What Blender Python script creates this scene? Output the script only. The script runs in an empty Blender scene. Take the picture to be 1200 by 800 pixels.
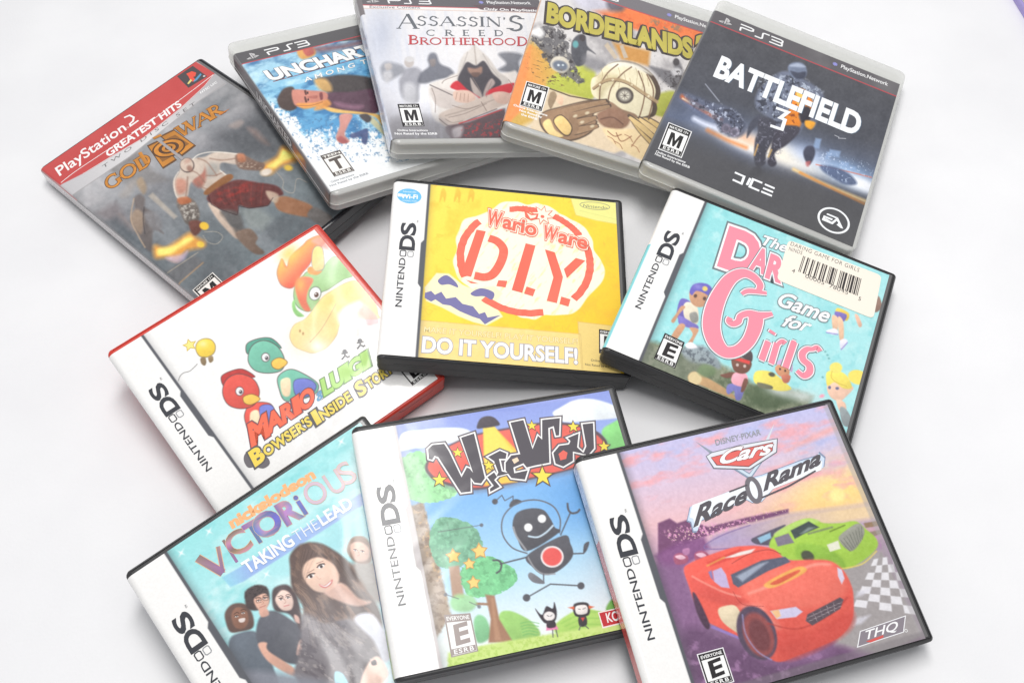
# A pile of game cases on a white tabletop, seen from above.
# 1 Blender unit = 10 cm; all case measurements below are in millimetres.
import bpy, bmesh, math, random
import numpy as np
from mathutils import Matrix, Vector
from mathutils.geometry import tessellate_polygon

U = 0.01
scene = bpy.context.scene
random.seed(7)

# ------------------------------------------------------------------ camera
FOCAL, PITCH, CAM_H, ROLL = 1199.644, 0.594254, 492.5415, -0.0753821   # focal in photo pixels (1200 wide)
cam_data = bpy.data.cameras.new('camera')
cam = bpy.data.objects.new('camera', cam_data)
scene.collection.objects.link(cam)
cam_data.sensor_width = 36.0
cam_data.lens = FOCAL / 1200.0 * 36.0
cam_data.clip_start = 0.05
cam_data.clip_end = 400.0
RC = Matrix.Rotation(PITCH, 3, 'X') @ Matrix.Rotation(ROLL, 3, 'Z')
cam.matrix_world = Matrix.Translation((0, 0, CAM_H * U)) @ RC.to_4x4()
cam_data.dof.use_dof = True
cam_data.dof.focus_distance = 5.75
cam_data.dof.aperture_fstop = 14.0
scene.camera = cam

# ------------------------------------------------------------------ world, lamps, exposure
world = bpy.data.worlds.new('World')
scene.world = world
world.use_nodes = True
wt = world.node_tree
bg = wt.nodes['Background']                            # a white room: a little brighter towards its far wall
wtc = wt.nodes.new('ShaderNodeTexCoord')
wsep = wt.nodes.new('ShaderNodeSeparateXYZ')
wmr = wt.nodes.new('ShaderNodeMapRange')
wmr.inputs['From Min'].default_value = 0.1
wmr.inputs['From Max'].default_value = 0.8
wmr.inputs['To Min'].default_value = 0.50
wmr.inputs['To Max'].default_value = 0.8
wt.links.new(wtc.outputs['Generated'], wsep.inputs['Vector'])
wt.links.new(wsep.outputs['Y'], wmr.inputs['Value'])
wt.links.new(wmr.outputs['Result'], bg.inputs['Strength'])
bg.inputs['Color'].default_value = (0.97, 0.975, 1.0, 1)

def area_lamp(name, loc, target, size, power, color=(1, 1, 1)):
    d = bpy.data.lights.new(name, 'AREA')
    d.shape = 'RECTANGLE'
    d.size, d.size_y = size
    d.energy = power
    d.color = color
    o = bpy.data.objects.new(name, d)
    scene.collection.objects.link(o)
    o.location = loc
    o.rotation_euler = (Vector(target) - Vector(loc)).to_track_quat('-Z', 'Y').to_euler()
    return o

area_lamp('softbox', (0.45, 4.2, 11.0), (0.45, 4.0, 0), (2.9, 8.0), 905, (1.0, 0.985, 0.965))

scene.view_settings.view_transform = 'Standard'
scene.view_settings.look = 'None'
scene.view_settings.exposure = 0.0
scene.view_settings.gamma = 1.0
scene.render.engine = 'CYCLES'
scene.cycles.max_bounces = 8
scene.cycles.diffuse_bounces = 5
scene.cycles.glossy_bounces = 3
scene.cycles.transmission_bounces = 4
scene.cycles.transparent_max_bounces = 8
scene.cycles.caustics_reflective = False
scene.cycles.caustics_refractive = False

# ------------------------------------------------------------------ materials
def s2l(c):
    c = np.asarray(c, dtype=np.float64) / 255.0
    return np.where(c <= 0.04045, c / 12.92, ((c + 0.055) / 1.055) ** 2.4)

def new_mat(name):
    m = bpy.data.materials.new(name)
    m.use_nodes = True
    return m, m.node_tree, m.node_tree.nodes['Principled BSDF']

def add_bump(nt, bsdf, scale, strength, distance, detail=3.0, sockets=('Normal',), distortion=0.0):
    tc = nt.nodes.new('ShaderNodeTexCoord')
    n = nt.nodes.new('ShaderNodeTexNoise')
    n.inputs['Scale'].default_value = scale
    n.inputs['Detail'].default_value = detail
    n.inputs['Distortion'].default_value = distortion
    b = nt.nodes.new('ShaderNodeBump')
    b.inputs['Strength'].default_value = strength
    b.inputs['Distance'].default_value = distance
    nt.links.new(tc.outputs['Object'], n.inputs['Vector'])
    nt.links.new(n.outputs['Fac'], b.inputs['Height'])
    for s in sockets:
        nt.links.new(b.outputs['Normal'], bsdf.inputs[s])
    return n

def print_material(name, coat_rough, wave):
    """Printed paper under a clear film: colour per vertex, glossy wavy coat."""
    m, nt, b = new_mat(name)
    a = nt.nodes.new('ShaderNodeAttribute')
    a.attribute_name = 'ink'
    tc = nt.nodes.new('ShaderNodeTexCoord')
    n2 = nt.nodes.new('ShaderNodeTexNoise')
    n2.inputs['Scale'].default_value = 90.0
    n2.inputs['Detail'].default_value = 2.0
    mix = nt.nodes.new('ShaderNodeMix')
    mix.data_type = 'RGBA'
    mix.blend_type = 'MULTIPLY'
    mix.inputs['Factor'].default_value = 0.015
    nt.links.new(tc.outputs['Object'], n2.inputs['Vector'])
    nt.links.new(a.outputs['Color'], mix.inputs['A'])
    nt.links.new(n2.outputs['Fac'], mix.inputs['B'])
    nt.links.new(mix.outputs['Result'], b.inputs['Base Color'])
    b.inputs['Roughness'].default_value = 0.55
    b.inputs['Specular IOR Level'].default_value = 0.2
    b.inputs['Coat Weight'].default_value = 0.78
    b.inputs['Coat Roughness'].default_value = coat_rough
    b.inputs['Coat IOR'].default_value = 1.5
    add_bump(nt, b, 1.8, wave, 0.035, 2.0, ('Coat Normal',), 1.2)
    return m

M = {}
M['print'] = print_material('printed_sleeve', 0.12, 0.26)
M['paper'], nt, b = new_mat('sticker_paper')
a = nt.nodes.new('ShaderNodeAttribute'); a.attribute_name = 'ink'
nt.links.new(a.outputs['Color'], b.inputs['Base Color'])
b.inputs['Roughness'].default_value = 0.6

def plastic(name, rgb, rough, coat=0.0, grain=0.25):
    m, nt, b = new_mat(name)
    tc = nt.nodes.new('ShaderNodeTexCoord')
    n = nt.nodes.new('ShaderNodeTexNoise')
    n.inputs['Scale'].default_value = 7.0
    n.inputs['Detail'].default_value = 6.0
    r = nt.nodes.new('ShaderNodeMapRange')
    r.inputs['To Min'].default_value = rough - 0.07
    r.inputs['To Max'].default_value = rough + 0.07
    nt.links.new(tc.outputs['Object'], n.inputs['Vector'])
    nt.links.new(n.outputs['Fac'], r.inputs['Value'])
    nt.links.new(r.outputs['Result'], b.inputs['Roughness'])
    b.inputs['Base Color'].default_value = (*rgb, 1)
    b.inputs['Coat Weight'].default_value = coat
    b.inputs['Coat Roughness'].default_value = 0.2
    add_bump(nt, b, 160.0, grain, 0.004, 2.0)
    return m

M['black'] = plastic('black_case_plastic', (0.032, 0.032, 0.034), 0.45)
M['gloss_black'] = plastic('glossy_black_plastic', (0.012, 0.013, 0.018), 0.25, 0.3, 0.1)
M['red'] = plastic('red_case_plastic', (0.62, 0.045, 0.028), 0.38)
M['film'] = plastic('clear_film_over_black', (0.13, 0.128, 0.128), 0.22, 0.6, 0.05)
M['red_film'] = plastic('clear_film_over_red', (0.62, 0.12, 0.09), 0.22, 0.6, 0.05)
M['purple'] = plastic('purple_case_plastic', (0.36, 0.30, 0.62), 0.35)
M['seam'] = plastic('dark_seam', (0.006, 0.006, 0.006), 0.6)

def frosted(name, rgb, clear):
    """Milky clear plastic: part of the light goes straight through, the rest scatters off its surface."""
    m, nt, b = new_mat(name)
    b.inputs['Base Color'].default_value = (*rgb, 1)
    b.inputs['Coat Weight'].default_value = 0.8
    b.inputs['Coat Roughness'].default_value = 0.08
    tc = nt.nodes.new('ShaderNodeTexCoord')
    n = nt.nodes.new('ShaderNodeTexNoise')
    n.inputs['Scale'].default_value = 3.0
    n.inputs['Detail'].default_value = 5.0
    r = nt.nodes.new('ShaderNodeMapRange')
    r.inputs['To Min'].default_value = 0.2
    r.inputs['To Max'].default_value = 0.42
    nt.links.new(tc.outputs['Object'], n.inputs['Vector'])
    nt.links.new(n.outputs['Fac'], r.inputs['Value'])
    nt.links.new(r.outputs['Result'], b.inputs['Roughness'])
    t = nt.nodes.new('ShaderNodeBsdfTransparent')
    t.inputs['Color'].default_value = (0.96, 0.965, 0.95, 1)
    mx = nt.nodes.new('ShaderNodeMixShader')
    mx.inputs['Fac'].default_value = clear
    out = nt.nodes['Material Output']
    nt.links.new(b.outputs['BSDF'], mx.inputs[1])
    nt.links.new(t.outputs['BSDF'], mx.inputs[2])
    nt.links.new(mx.outputs['Shader'], out.inputs['Surface'])
    return m
M['clear'] = frosted('milky_clear_plastic', (0.88, 0.88, 0.855), 0.50)
M['clear_base'] = frosted('milky_clear_tray_plastic', (0.84, 0.84, 0.82), 0.45)
M['tray'] = plastic('grey_disc_tray', (0.46, 0.46, 0.45), 0.4)

m, nt, b = new_mat('white_board')
tc = nt.nodes.new('ShaderNodeTexCoord')
n = nt.nodes.new('ShaderNodeTexNoise'); n.inputs['Scale'].default_value = 1.3; n.inputs['Detail'].default_value = 8.0
cr = nt.nodes.new('ShaderNodeValToRGB')
cr.color_ramp.elements[0].color = (0.80, 0.80, 0.815, 1); cr.color_ramp.elements[0].position = 0.3
cr.color_ramp.elements[1].color = (0.86, 0.86, 0.87, 1); cr.color_ramp.elements[1].position = 0.7
nt.links.new(tc.outputs['Object'], n.inputs['Vector'])
nt.links.new(n.outputs['Fac'], cr.inputs['Fac'])
nt.links.new(cr.outputs['Color'], b.inputs['Base Color'])
b.inputs['Roughness'].default_value = 0.45
b.inputs['Specular IOR Level'].default_value = 0.3
vo = nt.nodes.new('ShaderNodeTexVoronoi'); vo.inputs['Scale'].default_value = 2.6
vr = nt.nodes.new('ShaderNodeMapRange')
vr.inputs['From Min'].default_value = 0.012; vr.inputs['From Max'].default_value = 0.030
vr.inputs['To Min'].default_value = 0.42; vr.inputs['To Max'].default_value = 0.0
vw = nt.nodes.new('ShaderNodeTexNoise'); vw.inputs['Scale'].default_value = 0.9
vg = nt.nodes.new('ShaderNodeMath'); vg.operation = 'GREATER_THAN'; vg.inputs[1].default_value = 0.55
vm = nt.nodes.new('ShaderNodeMath'); vm.operation = 'MULTIPLY'
vx = nt.nodes.new('ShaderNodeMix'); vx.data_type = 'RGBA'
vx.inputs['B'].default_value = (0.30, 0.29, 0.28, 1)      # a few grains of dust
nt.links.new(tc.outputs['Object'], vo.inputs['Vector'])
nt.links.new(tc.outputs['Object'], vw.inputs['Vector'])
nt.links.new(vo.outputs['Distance'], vr.inputs['Value'])
nt.links.new(vw.outputs['Fac'], vg.inputs[0])
nt.links.new(vr.outputs['Result'], vm.inputs[0])
nt.links.new(vg.outputs['Value'], vm.inputs[1])
nt.links.new(vm.outputs['Value'], vx.inputs['Factor'])
nt.links.new(cr.outputs['Color'], vx.inputs['A'])
nt.links.new(vx.outputs['Result'], b.inputs['Base Color'])
add_bump(nt, b, 60.0, 0.15, 0.006, 4.0)
M['table'] = m

# ------------------------------------------------------------------ object helpers
def link(name, me, mat, parent=None):
    o = bpy.data.objects.new(name, me)
    scene.collection.objects.link(o)
    if mat is not None:
        me.materials.append(mat)
    if parent is not None:
        o.parent = parent
    return o

def mesh_obj(name, verts, faces, mat, parent=None, smooth=None):
    me = bpy.data.meshes.new(name)
    me.from_pydata([tuple(v) for v in verts], [], faces)
    me.update()
    if smooth is not None:
        me.polygons.foreach_set('use_smooth', [True] * len(me.polygons))
        me.set_sharp_from_angle(angle=math.radians(smooth))
    return link(name, me, mat, parent)

def ring(z, x0, x1, y0, y1, rc, seg=6):
    out = []
    for cx, cy, a0 in ((x1 - rc, y1 - rc, 0), (x0 + rc, y1 - rc, 90), (x0 + rc, y0 + rc, 180), (x1 - rc, y0 + rc, 270)):
        for k in range(seg + 1):
            a = math.radians(a0 + 90.0 * k / seg)
            out.append((cx + rc * math.cos(a), cy + rc * math.sin(a), z))
    return out

def loft(rings):
    verts = [v for r in rings for v in r]
    n = len(rings[0])
    faces = [tuple(reversed(range(n)))]
    for k in range(len(rings) - 1):
        for i in range(n):
            j = (i + 1) % n
            faces.append((k * n + i, k * n + j, (k + 1) * n + j, (k + 1) * n + i))
    faces.append(tuple(range((len(rings) - 1) * n, len(rings) * n)))
    return [tuple(c * U for c in v) for v in verts], faces

def slab_rings(W, H, z0, z1, rc, left_top=0.0, left_bot=0.0, bev_top=0.8, bev_bot=0.4, inset=0.0, seg=6):
    """Stack of rounded rectangles: a plate whose left edge can be rounder than the rest."""
    rs = []
    n = 5
    for k in range(n + 1):                           # bottom edge
        t = k / n
        a = math.pi / 2 * t
        l = max(left_bot, bev_bot); h = max(left_bot, bev_bot)
        z = z0 + h * math.sin(a)
        li = left_bot * (1 - math.sqrt(max(0, 1 - (1 - math.sin(a)) ** 2))) if left_bot else 0
        dz = z - z0
        oi = bev_bot * (1 - math.sqrt(max(0, 1 - (1 - min(1, dz / bev_bot)) ** 2))) if bev_bot else 0
        if not left_bot: li = oi
        rs.append(ring(z, -W / 2 + inset + li, W / 2 - inset - oi, -H / 2 + inset + oi, H / 2 - inset - oi, max(0.3, rc - oi), seg))
    h = max(left_top, bev_top)
    for k in range(n + 1):
        a = math.pi / 2 * k / n
        dz = h * math.cos(a)                        # distance below the top
        z = z1 - dz
        li = left_top * (1 - math.sqrt(max(0, 1 - (1 - min(1, dz / left_top)) ** 2))) if left_top else 0
        oi = bev_top * (1 - math.sqrt(max(0, 1 - (1 - min(1, dz / bev_top)) ** 2))) if bev_top else 0
        if not left_top: li = oi
        rs.append(ring(z, -W / 2 + inset + li, W / 2 - inset - oi, -H / 2 + inset + oi, H / 2 - inset - oi, max(0.3, rc - oi), seg))
    return rs

def box_mesh(x0, x1, y0, y1, z0, z1):
    v = [(x, y, z) for z in (z0, z1) for x, y in ((x0, y0), (x1, y0), (x1, y1), (x0, y1))]
    return [tuple(c * U for c in p) for p in v], [(3, 2, 1, 0), (4, 5, 6, 7), (0, 1, 5, 4), (1, 2, 6, 5), (2, 3, 7, 6), (3, 0, 4, 7)]

# ------------------------------------------------------------------ cases: sizes and resting poses (mm, radians)
def rot(rx, ry, rz):
    return np.array((Matrix.Rotation(rz, 3, 'Z') @ Matrix.Rotation(ry, 3, 'Y') @ Matrix.Rotation(rx, 3, 'X')))

RCN = np.array(RC)

class Case:
    """Where one case lies. u runs right and v runs down its front cover, in mm from the top left corner."""
    def __init__(self, W, H, T, pose, veil=0.035, gain=1.0):
        self.W, self.H, self.T = W, H, T
        self.R = rot(*pose[3:])
        self.c = np.array(pose[:3])
        self.pose = pose
        self.r = -1e6
        self.veil, self.gain = veil, gain
        o = (np.array([0, 0, CAM_H]) - self.c) @ self.R
        self.o = o
    def uv(self, x, y):                               # measured point of the photograph -> point of the cover (mm)
        x = np.asarray(x, float) - 600.0
        y = np.asarray(y, float) - 400.0
        d = np.stack([x / FOCAL, -y / FOCAL, -np.ones_like(x)], -1) @ RCN.T @ self.R
        t = (self.T / 2 - self.o[2]) / d[..., 2]
        return self.o[0] + t * d[..., 0] + self.W / 2, self.H / 2 - (self.o[1] + t * d[..., 1])
    def px(self, u, v):                               # the inverse
        P = np.stack([np.asarray(u, float) - self.W / 2, self.H / 2 - np.asarray(v, float), np.full(np.shape(u), self.T / 2)], -1)
        q = (P @ self.R.T + self.c - np.array([0, 0, CAM_H])) @ RCN
        return 600 + q[..., 0] / -q[..., 2] * FOCAL, 400 - q[..., 1] / -q[..., 2] * FOCAL
    def ink(self, c):                                 # photographed colour -> the ink's own colour, glare taken off
        return np.clip((s2l(c) - self.veil) / self.gain, 0.004, 0.92)
    def root(self, name, label, category, group=None):
        o = bpy.data.objects.new(name, None)
        scene.collection.objects.link(o)
        o.empty_display_size = 0.2
        m = Matrix(self.R.tolist()).to_4x4()
        m.translation = Vector((self.c + self.R @ np.array([0, 0, -self.T / 2])) * U)
        o.matrix_world = m
        o['label'] = label
        o['category'] = category
        if group: o['group'] = group
        self.empty = o
        return o

CASES = {
    'gow': Case(135.0, 190.0, 14.0, (-185.4306, 466.7624, 11.2721, -0.0328, -0.0227, 0.7723)),
    'unc': Case(135.0, 171.5, 14.0, (-81.303, 521.836, 22.2244, -0.0358, 0.1797, 0.473)),
    'ac': Case(135.0, 171.5, 14.0, (-13.8496, 537.8734, 28.2043, -0.0629, 0.2398, 0.1575)),
    'bor': Case(135.0, 171.5, 14.0, (87.6284, 519.4534, 27.5244, -0.0418, 0.256, -0.2748)),
    'bat': Case(135.0, 171.5, 14.0, (179.4243, 469.1835, 23.415, -0.0454, 0.1901, -0.4635)),
    'mar': Case(138.4, 124.5, 15.0, (-130.2817, 312.3761, 19.1207, 0.1745, -0.0183, 0.6146)),
    'war': Case(138.4, 124.5, 15.0, (-0.6907, 359.8312, 23.0887, 0.0403, 0.1756, -0.0713)),
    'dar': Case(138.4, 124.5, 15.0, (135.2405, 324.9592, 18.1405, 0.0, 0.1648, -0.4608)),
    'car': Case(138.4, 124.5, 15.0, (104.8353, 185.9199, 23.692, 0.1713, 0.089, 0.2107)),
    'wir': Case(138.4, 124.5, 15.0, (-6.6652, 206.696, 25.8365, 0.1451, 0.1386, 0.1816)),
    'vic': Case(138.4, 124.5, 15.0, (-102.6075, 183.6111, 16.2307, 0.1372, 0.0065, 0.6063)),
}

# ------------------------------------------------------------------ printing: flat colour fields, shapes and lettering
def _hash(ix, iy, seed):
    h = (ix.astype(np.int64) * 374761393 + iy.astype(np.int64) * 668265263 + seed * 1442695041) & 0xffffffff
    h = ((h ^ (h >> 13)) * 1274126177) & 0xffffffff
    return ((h ^ (h >> 16)) & 0xffff) / 65535.0

def vnoise(x, y, seed=0):
    ix, iy = np.floor(x), np.floor(y)
    fx, fy = x - ix, y - iy
    fx, fy = fx * fx * (3 - 2 * fx), fy * fy * (3 - 2 * fy)
    a, b = _hash(ix, iy, seed), _hash(ix + 1, iy, seed)
    c, d = _hash(ix, iy + 1, seed), _hash(ix + 1, iy + 1, seed)
    return (a + (b - a) * fx) * (1 - fy) + (c + (d - c) * fx) * fy

def fbm(x, y, seed=0, octs=4):
    s, a, t = 0, 1.0, 0
    for k in range(octs):
        s = s + a * vnoise(x * 2 ** k, y * 2 ** k, seed + 17 * k)
        t += a
        a *= 0.55
    return s / t

def smooth_loop(pts, n=6, closed=True):
    P = np.array(pts, float)
    out = []
    m = len(P)
    rng = range(m) if closed else range(m - 1)
    for i in rng:
        if closed:
            p0, p1, p2, p3 = P[i - 1], P[i], P[(i + 1) % m], P[(i + 2) % m]
        else:
            p0, p1, p2, p3 = P[max(i - 1, 0)], P[i], P[i + 1], P[min(i + 2, m - 1)]
        for k in range(n):
            t = k / n
            out.append(0.5 * ((2 * p1) + (p2 - p0) * t + (2 * p0 - 5 * p1 + 4 * p2 - p3) * t * t + (3 * p1 - p0 - 3 * p2 + p3) * t ** 3))
    if not closed: out.append(P[-1])
    return np.array(out)

class Sheet:
    """The printed insert: a fine mesh over the cover, down round the spine, inked vertex by vertex."""
    def __init__(self, case, s0, s1, v0, v1, step=0.36):
        self.case = case
        ns, nv = int((s1 - s0) / step) + 1, int((v1 - v0) / step) + 1
        self.s, self.v = np.meshgrid(np.linspace(s0, s1, ns), np.linspace(v0, v1, nv))
        self.X, self.Y = case.px(self.s, self.v)
        self.col = np.full(self.s.shape + (3,), 255.0)
    def blend(self, m, color, alpha=1.0):
        a = (m * alpha)[..., None]
        self.col = self.col * (1 - a) + np.asarray(color, float) * a
        return self
    def fill(self, color):
        self.col[:] = color
    def grad(self, stops, p0, p1, mask=None, alpha=1.0):
        p0, p1 = np.array(p0, float), np.array(p1, float)
        d = p1 - p0
        t = ((self.X - p0[0]) * d[0] + (self.Y - p0[1]) * d[1]) / (d @ d)
        ts = [s[0] for s in stops]
        c = np.stack([np.interp(t, ts, [s[1][k] for s in stops]) for k in range(3)], -1)
        m = np.ones_like(t) if mask is None else mask
        a = (m * alpha)[..., None]
        self.col = self.col * (1 - a) + c * a
    def _sub(self, x0, x1, y0, y1):
        ok = (self.X >= x0) & (self.X <= x1) & (self.Y >= y0) & (self.Y <= y1)
        rows = np.where(ok.any(1))[0]
        cols = np.where(ok.any(0))[0]
        if len(rows) == 0: return None
        return slice(rows[0], rows[-1] + 1), slice(cols[0], cols[-1] + 1)
    def pmask(self, pts, soft=0.7, smooth=False, local=False):
        P = smooth_loop(pts) if smooth else np.array(pts, float)
        m = np.zeros_like(self.X)
        XX, YY = (self.s, self.v) if local else (self.X, self.Y)
        pad = soft * 2 + 2
        ok = (XX >= P[:, 0].min() - pad) & (XX <= P[:, 0].max() + pad) & (YY >= P[:, 1].min() - pad) & (YY <= P[:, 1].max() + pad)
        if not ok.any(): return m
        rows = np.where(ok.any(1))[0]; cols = np.where(ok.any(0))[0]
        sl = (slice(rows[0], rows[-1] + 1), slice(cols[0], cols[-1] + 1))
        x, y = XX[sl], YY[sl]
        inside = np.zeros(x.shape, bool)
        d2 = np.full(x.shape, 1e9)
        n = len(P)
        for i in range(n):
            ax, ay = P[i]; bx, by = P[(i + 1) % n]
            dx, dy = bx - ax, by - ay
            L = dx * dx + dy * dy + 1e-12
            t = np.clip(((x - ax) * dx + (y - ay) * dy) / L, 0, 1)
            d2 = np.minimum(d2, (x - ax - t * dx) ** 2 + (y - ay - t * dy) ** 2)
            if ay != by:
                c = (ay > y) != (by > y)
                inside ^= c & (x < dx * (y - ay) / dy + ax)
        sd = np.sqrt(d2) * np.where(inside, 1, -1)
        m[sl] = np.clip(sd / (2 * soft) + 0.5, 0, 1)
        return m
    def poly(self, pts, color, soft=0.7, alpha=1.0, smooth=False, local=False):
        return self.blend(self.pmask(pts, soft, smooth, local), color, alpha)
    def blob(self, pts, color, soft=0.6, alpha=1.0):
        """An organic field of colour with brushed tone inside it."""
        m = self.pmask(pts, soft, True) * alpha
        P = np.array(pts, float)
        sz = max(4.0, float(np.ptp(P, axis=0).max()))
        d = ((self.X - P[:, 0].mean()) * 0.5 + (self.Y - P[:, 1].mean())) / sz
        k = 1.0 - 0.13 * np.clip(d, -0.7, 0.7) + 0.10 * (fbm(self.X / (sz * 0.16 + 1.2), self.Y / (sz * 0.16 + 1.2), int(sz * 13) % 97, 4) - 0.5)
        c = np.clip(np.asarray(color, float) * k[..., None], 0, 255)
        a = m[..., None]
        self.col = self.col * (1 - a) + c * a
        return self
    def emask(self, cx, cy, rx, ry, ang=0.0, soft=0.7):
        a = math.radians(ang)
        dx, dy = self.X - cx, self.Y - cy
        p = (dx * math.cos(a) + dy * math.sin(a)) / rx
        q = (-dx * math.sin(a) + dy * math.cos(a)) / ry
        r = np.sqrt(p * p + q * q)
        return np.clip((1 - r) * min(rx, ry) / (2 * soft) + 0.5, 0, 1)
    def ell(self, cx, cy, rx, ry, color, ang=0.0, soft=0.7, alpha=1.0):
        return self.blend(self.emask(cx, cy, rx, ry, ang, soft), color, alpha)
    def glow(self, cx, cy, rx, ry, color, ang=0.0, alpha=1.0, power=1.0):
        a = math.radians(ang)
        dx, dy = self.X - cx, self.Y - cy
        p = (dx * math.cos(a) + dy * math.sin(a)) / rx
        q = (-dx * math.sin(a) + dy * math.cos(a)) / ry
        return self.blend(np.exp(-(p * p + q * q) * power), color, alpha)
    def lmask(self, pts, w, soft=0.5, smooth=False):
        P = smooth_loop(pts, 6, False) if smooth else np.array(pts, float)
        d2 = np.full(self.X.shape, 1e9)
        pad = w + soft * 2 + 2
        ok = (self.X >= P[:, 0].min() - pad) & (self.X <= P[:, 0].max() + pad) & (self.Y >= P[:, 1].min() - pad) & (self.Y <= P[:, 1].max() + pad)
        m = np.zeros_like(self.X)
        if not ok.any(): return m
        rows = np.where(ok.any(1))[0]; cols = np.where(ok.any(0))[0]
        sl = (slice(rows[0], rows[-1] + 1), slice(cols[0], cols[-1] + 1))
        x, y = self.X[sl], self.Y[sl]
        d2 = np.full(x.shape, 1e9)
        for (ax, ay), (bx, by) in zip(P[:-1], P[1:]):
            dx, dy = bx - ax, by - ay
            t = np.clip(((x - ax) * dx + (y - ay) * dy) / (dx * dx + dy * dy + 1e-12), 0, 1)
            d2 = np.minimum(d2, (x - ax - t * dx) ** 2 + (y - ay - t * dy) ** 2)
        m[sl] = np.clip((w / 2 - np.sqrt(d2)) / (2 * soft) + 0.5, 0, 1)
        return m
    def line(self, pts, w, color, soft=0.5, alpha=1.0, smooth=False):
        return self.blend(self.lmask(pts, w, soft, smooth), color, alpha)
    def mottle(self, amount, scale, seed=1, mask=None, tint=(1, 1, 1), octs=4, ang=0.0, stretch=1.0):
        a = math.radians(ang)
        p = (self.X * math.cos(a) + self.Y * math.sin(a)) / (scale * stretch)
        q = (-self.X * math.sin(a) + self.Y * math.cos(a)) / scale
        n = (fbm(p, q, seed, octs) - 0.5) * 2 * amount
        if mask is not None: n = n * mask
        self.col = np.clip(self.col + n[..., None] * np.asarray(tint, float), 0, 255)
    def cloud(self, color, scale, seed, lo, hi, mask=None, alpha=1.0, ang=0.0, stretch=1.0, octs=4):
        a = math.radians(ang)
        p = (self.X * math.cos(a) + self.Y * math.sin(a)) / (scale * stretch)
        q = (-self.X * math.sin(a) + self.Y * math.cos(a)) / scale
        m = np.clip((fbm(p, q, seed, octs) - lo) / (hi - lo), 0, 1)
        if mask is not None: m = m * mask
        return self.blend(m, color, alpha)
    def band(self, u0, u1, v0, v1, color, soft=0.3, alpha=1.0):          # rectangle in cover millimetres
        m = np.clip((self.s - u0) / soft + 0.5, 0, 1) * np.clip((u1 - self.s) / soft + 0.5, 0, 1) * \
            np.clip((self.v - v0) / soft + 0.5, 0, 1) * np.clip((v1 - self.v) / soft + 0.5, 0, 1)
        return self.blend(m, color, alpha)
    def build(self, name, parent, r, lift=0.18, mat='print'):
        c = self.case
        g = (fbm(self.s * 1.4, self.v * 1.4, 77, 2) - 0.5) * 2
        self.col = np.clip(self.col * (1 + 0.018 * g[..., None]), 0, 255)       # grain of the print
        s, v = self.s, self.v
        R = r + lift
        x = np.where(s >= r, s, 0.0)
        z = np.where(s >= r, c.T + lift, 0.0)
        a = np.clip((r - s) / R, 0, math.pi / 2)
        arc = (s < r)
        x = np.where(arc, r - R * np.sin(a), x)
        z = np.where(arc, c.T - r + R * np.cos(a), z)
        down = np.maximum((r - s) - R * math.pi / 2, 0)
        z = z - down
        co = np.stack([(x - c.W / 2), (c.H / 2 - v), z], -1).reshape(-1, 3) * U
        nv, ns = s.shape
        idx = np.arange(nv * ns).reshape(nv, ns)
        f = np.stack([idx[:-1, :-1], idx[1:, :-1], idx[1:, 1:], idx[:-1, 1:]], -1).reshape(-1, 4)
        me = bpy.data.meshes.new(name)
        me.vertices.add(len(co)); me.vertices.foreach_set('co', co.astype(np.float32).ravel())
        me.loops.add(f.size); me.loops.foreach_set('vertex_index', f.astype(np.int32).ravel())
        me.polygons.add(len(f)); me.polygons.foreach_set('loop_start', np.arange(0, f.size, 4, dtype=np.int32))
        me.polygons.foreach_set('use_smooth', np.ones(len(f), bool))
        at = me.attributes.new('ink', 'FLOAT_COLOR', 'POINT')
        lin = c.ink(self.col.reshape(-1, 3))
        at.data.foreach_set('color', np.concatenate([lin, np.ones((len(lin), 1))], 1).astype(np.float32).ravel())
        me.update(); me.validate()
        return link(name, me, M[mat], parent)

_font_cache = {}
def font_mesh(text, bold=0.0, shear=0.0, space=1.0):
    """Triangles of a line of lettering in the built-in typeface; cap height scaled to 1, x starting at 0."""
    key = (text, bold, shear, space)
    if key in _font_cache: return _font_cache[key]
    def raw(t, off):
        cu = bpy.data.curves.new('lettering', 'FONT')
        cu.body = t; cu.size = 1.0; cu.offset = off; cu.shear = shear; cu.space_character = space
        cu.resolution_u = 4
        cu.fill_mode = 'FRONT'
        o = bpy.data.objects.new('lettering', cu)
        scene.collection.objects.link(o)
        dg = bpy.context.evaluated_depsgraph_get()
        me = o.evaluated_get(dg).to_mesh()
        me.calc_loop_triangles()
        v = np.array([tuple(q.co) for q in me.vertices]) if len(me.vertices) else np.zeros((0, 3))
        t3 = [tuple(q.vertices) for q in me.loop_triangles]
        o.evaluated_get(dg).to_mesh_clear()
        bpy.data.objects.remove(o); bpy.data.curves.remove(cu)
        return v, t3
    v0, _ = raw(text, 0.0)
    h, _ = raw('H', 0.0)
    cap = h[:, 1].max()
    v, t = raw(text, bold)
    lo, hi = v0.min(0) - 0.35, v0.max(0) + 0.35           # thickened outlines can throw a stray point: drop its faces
    ok = ((v >= lo) & (v <= hi)).all(1)
    t = [q for q in t if ok[list(q)].all()]
    v = np.clip(v, lo, hi)
    x0, x1 = v0[:, 0].min(), v0[:, 0].max()
    out = ((v[:, :2] - np.array([x0, 0])) / cap, t, (x1 - x0) / cap)
    _font_cache[key] = out
    return out

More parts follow.
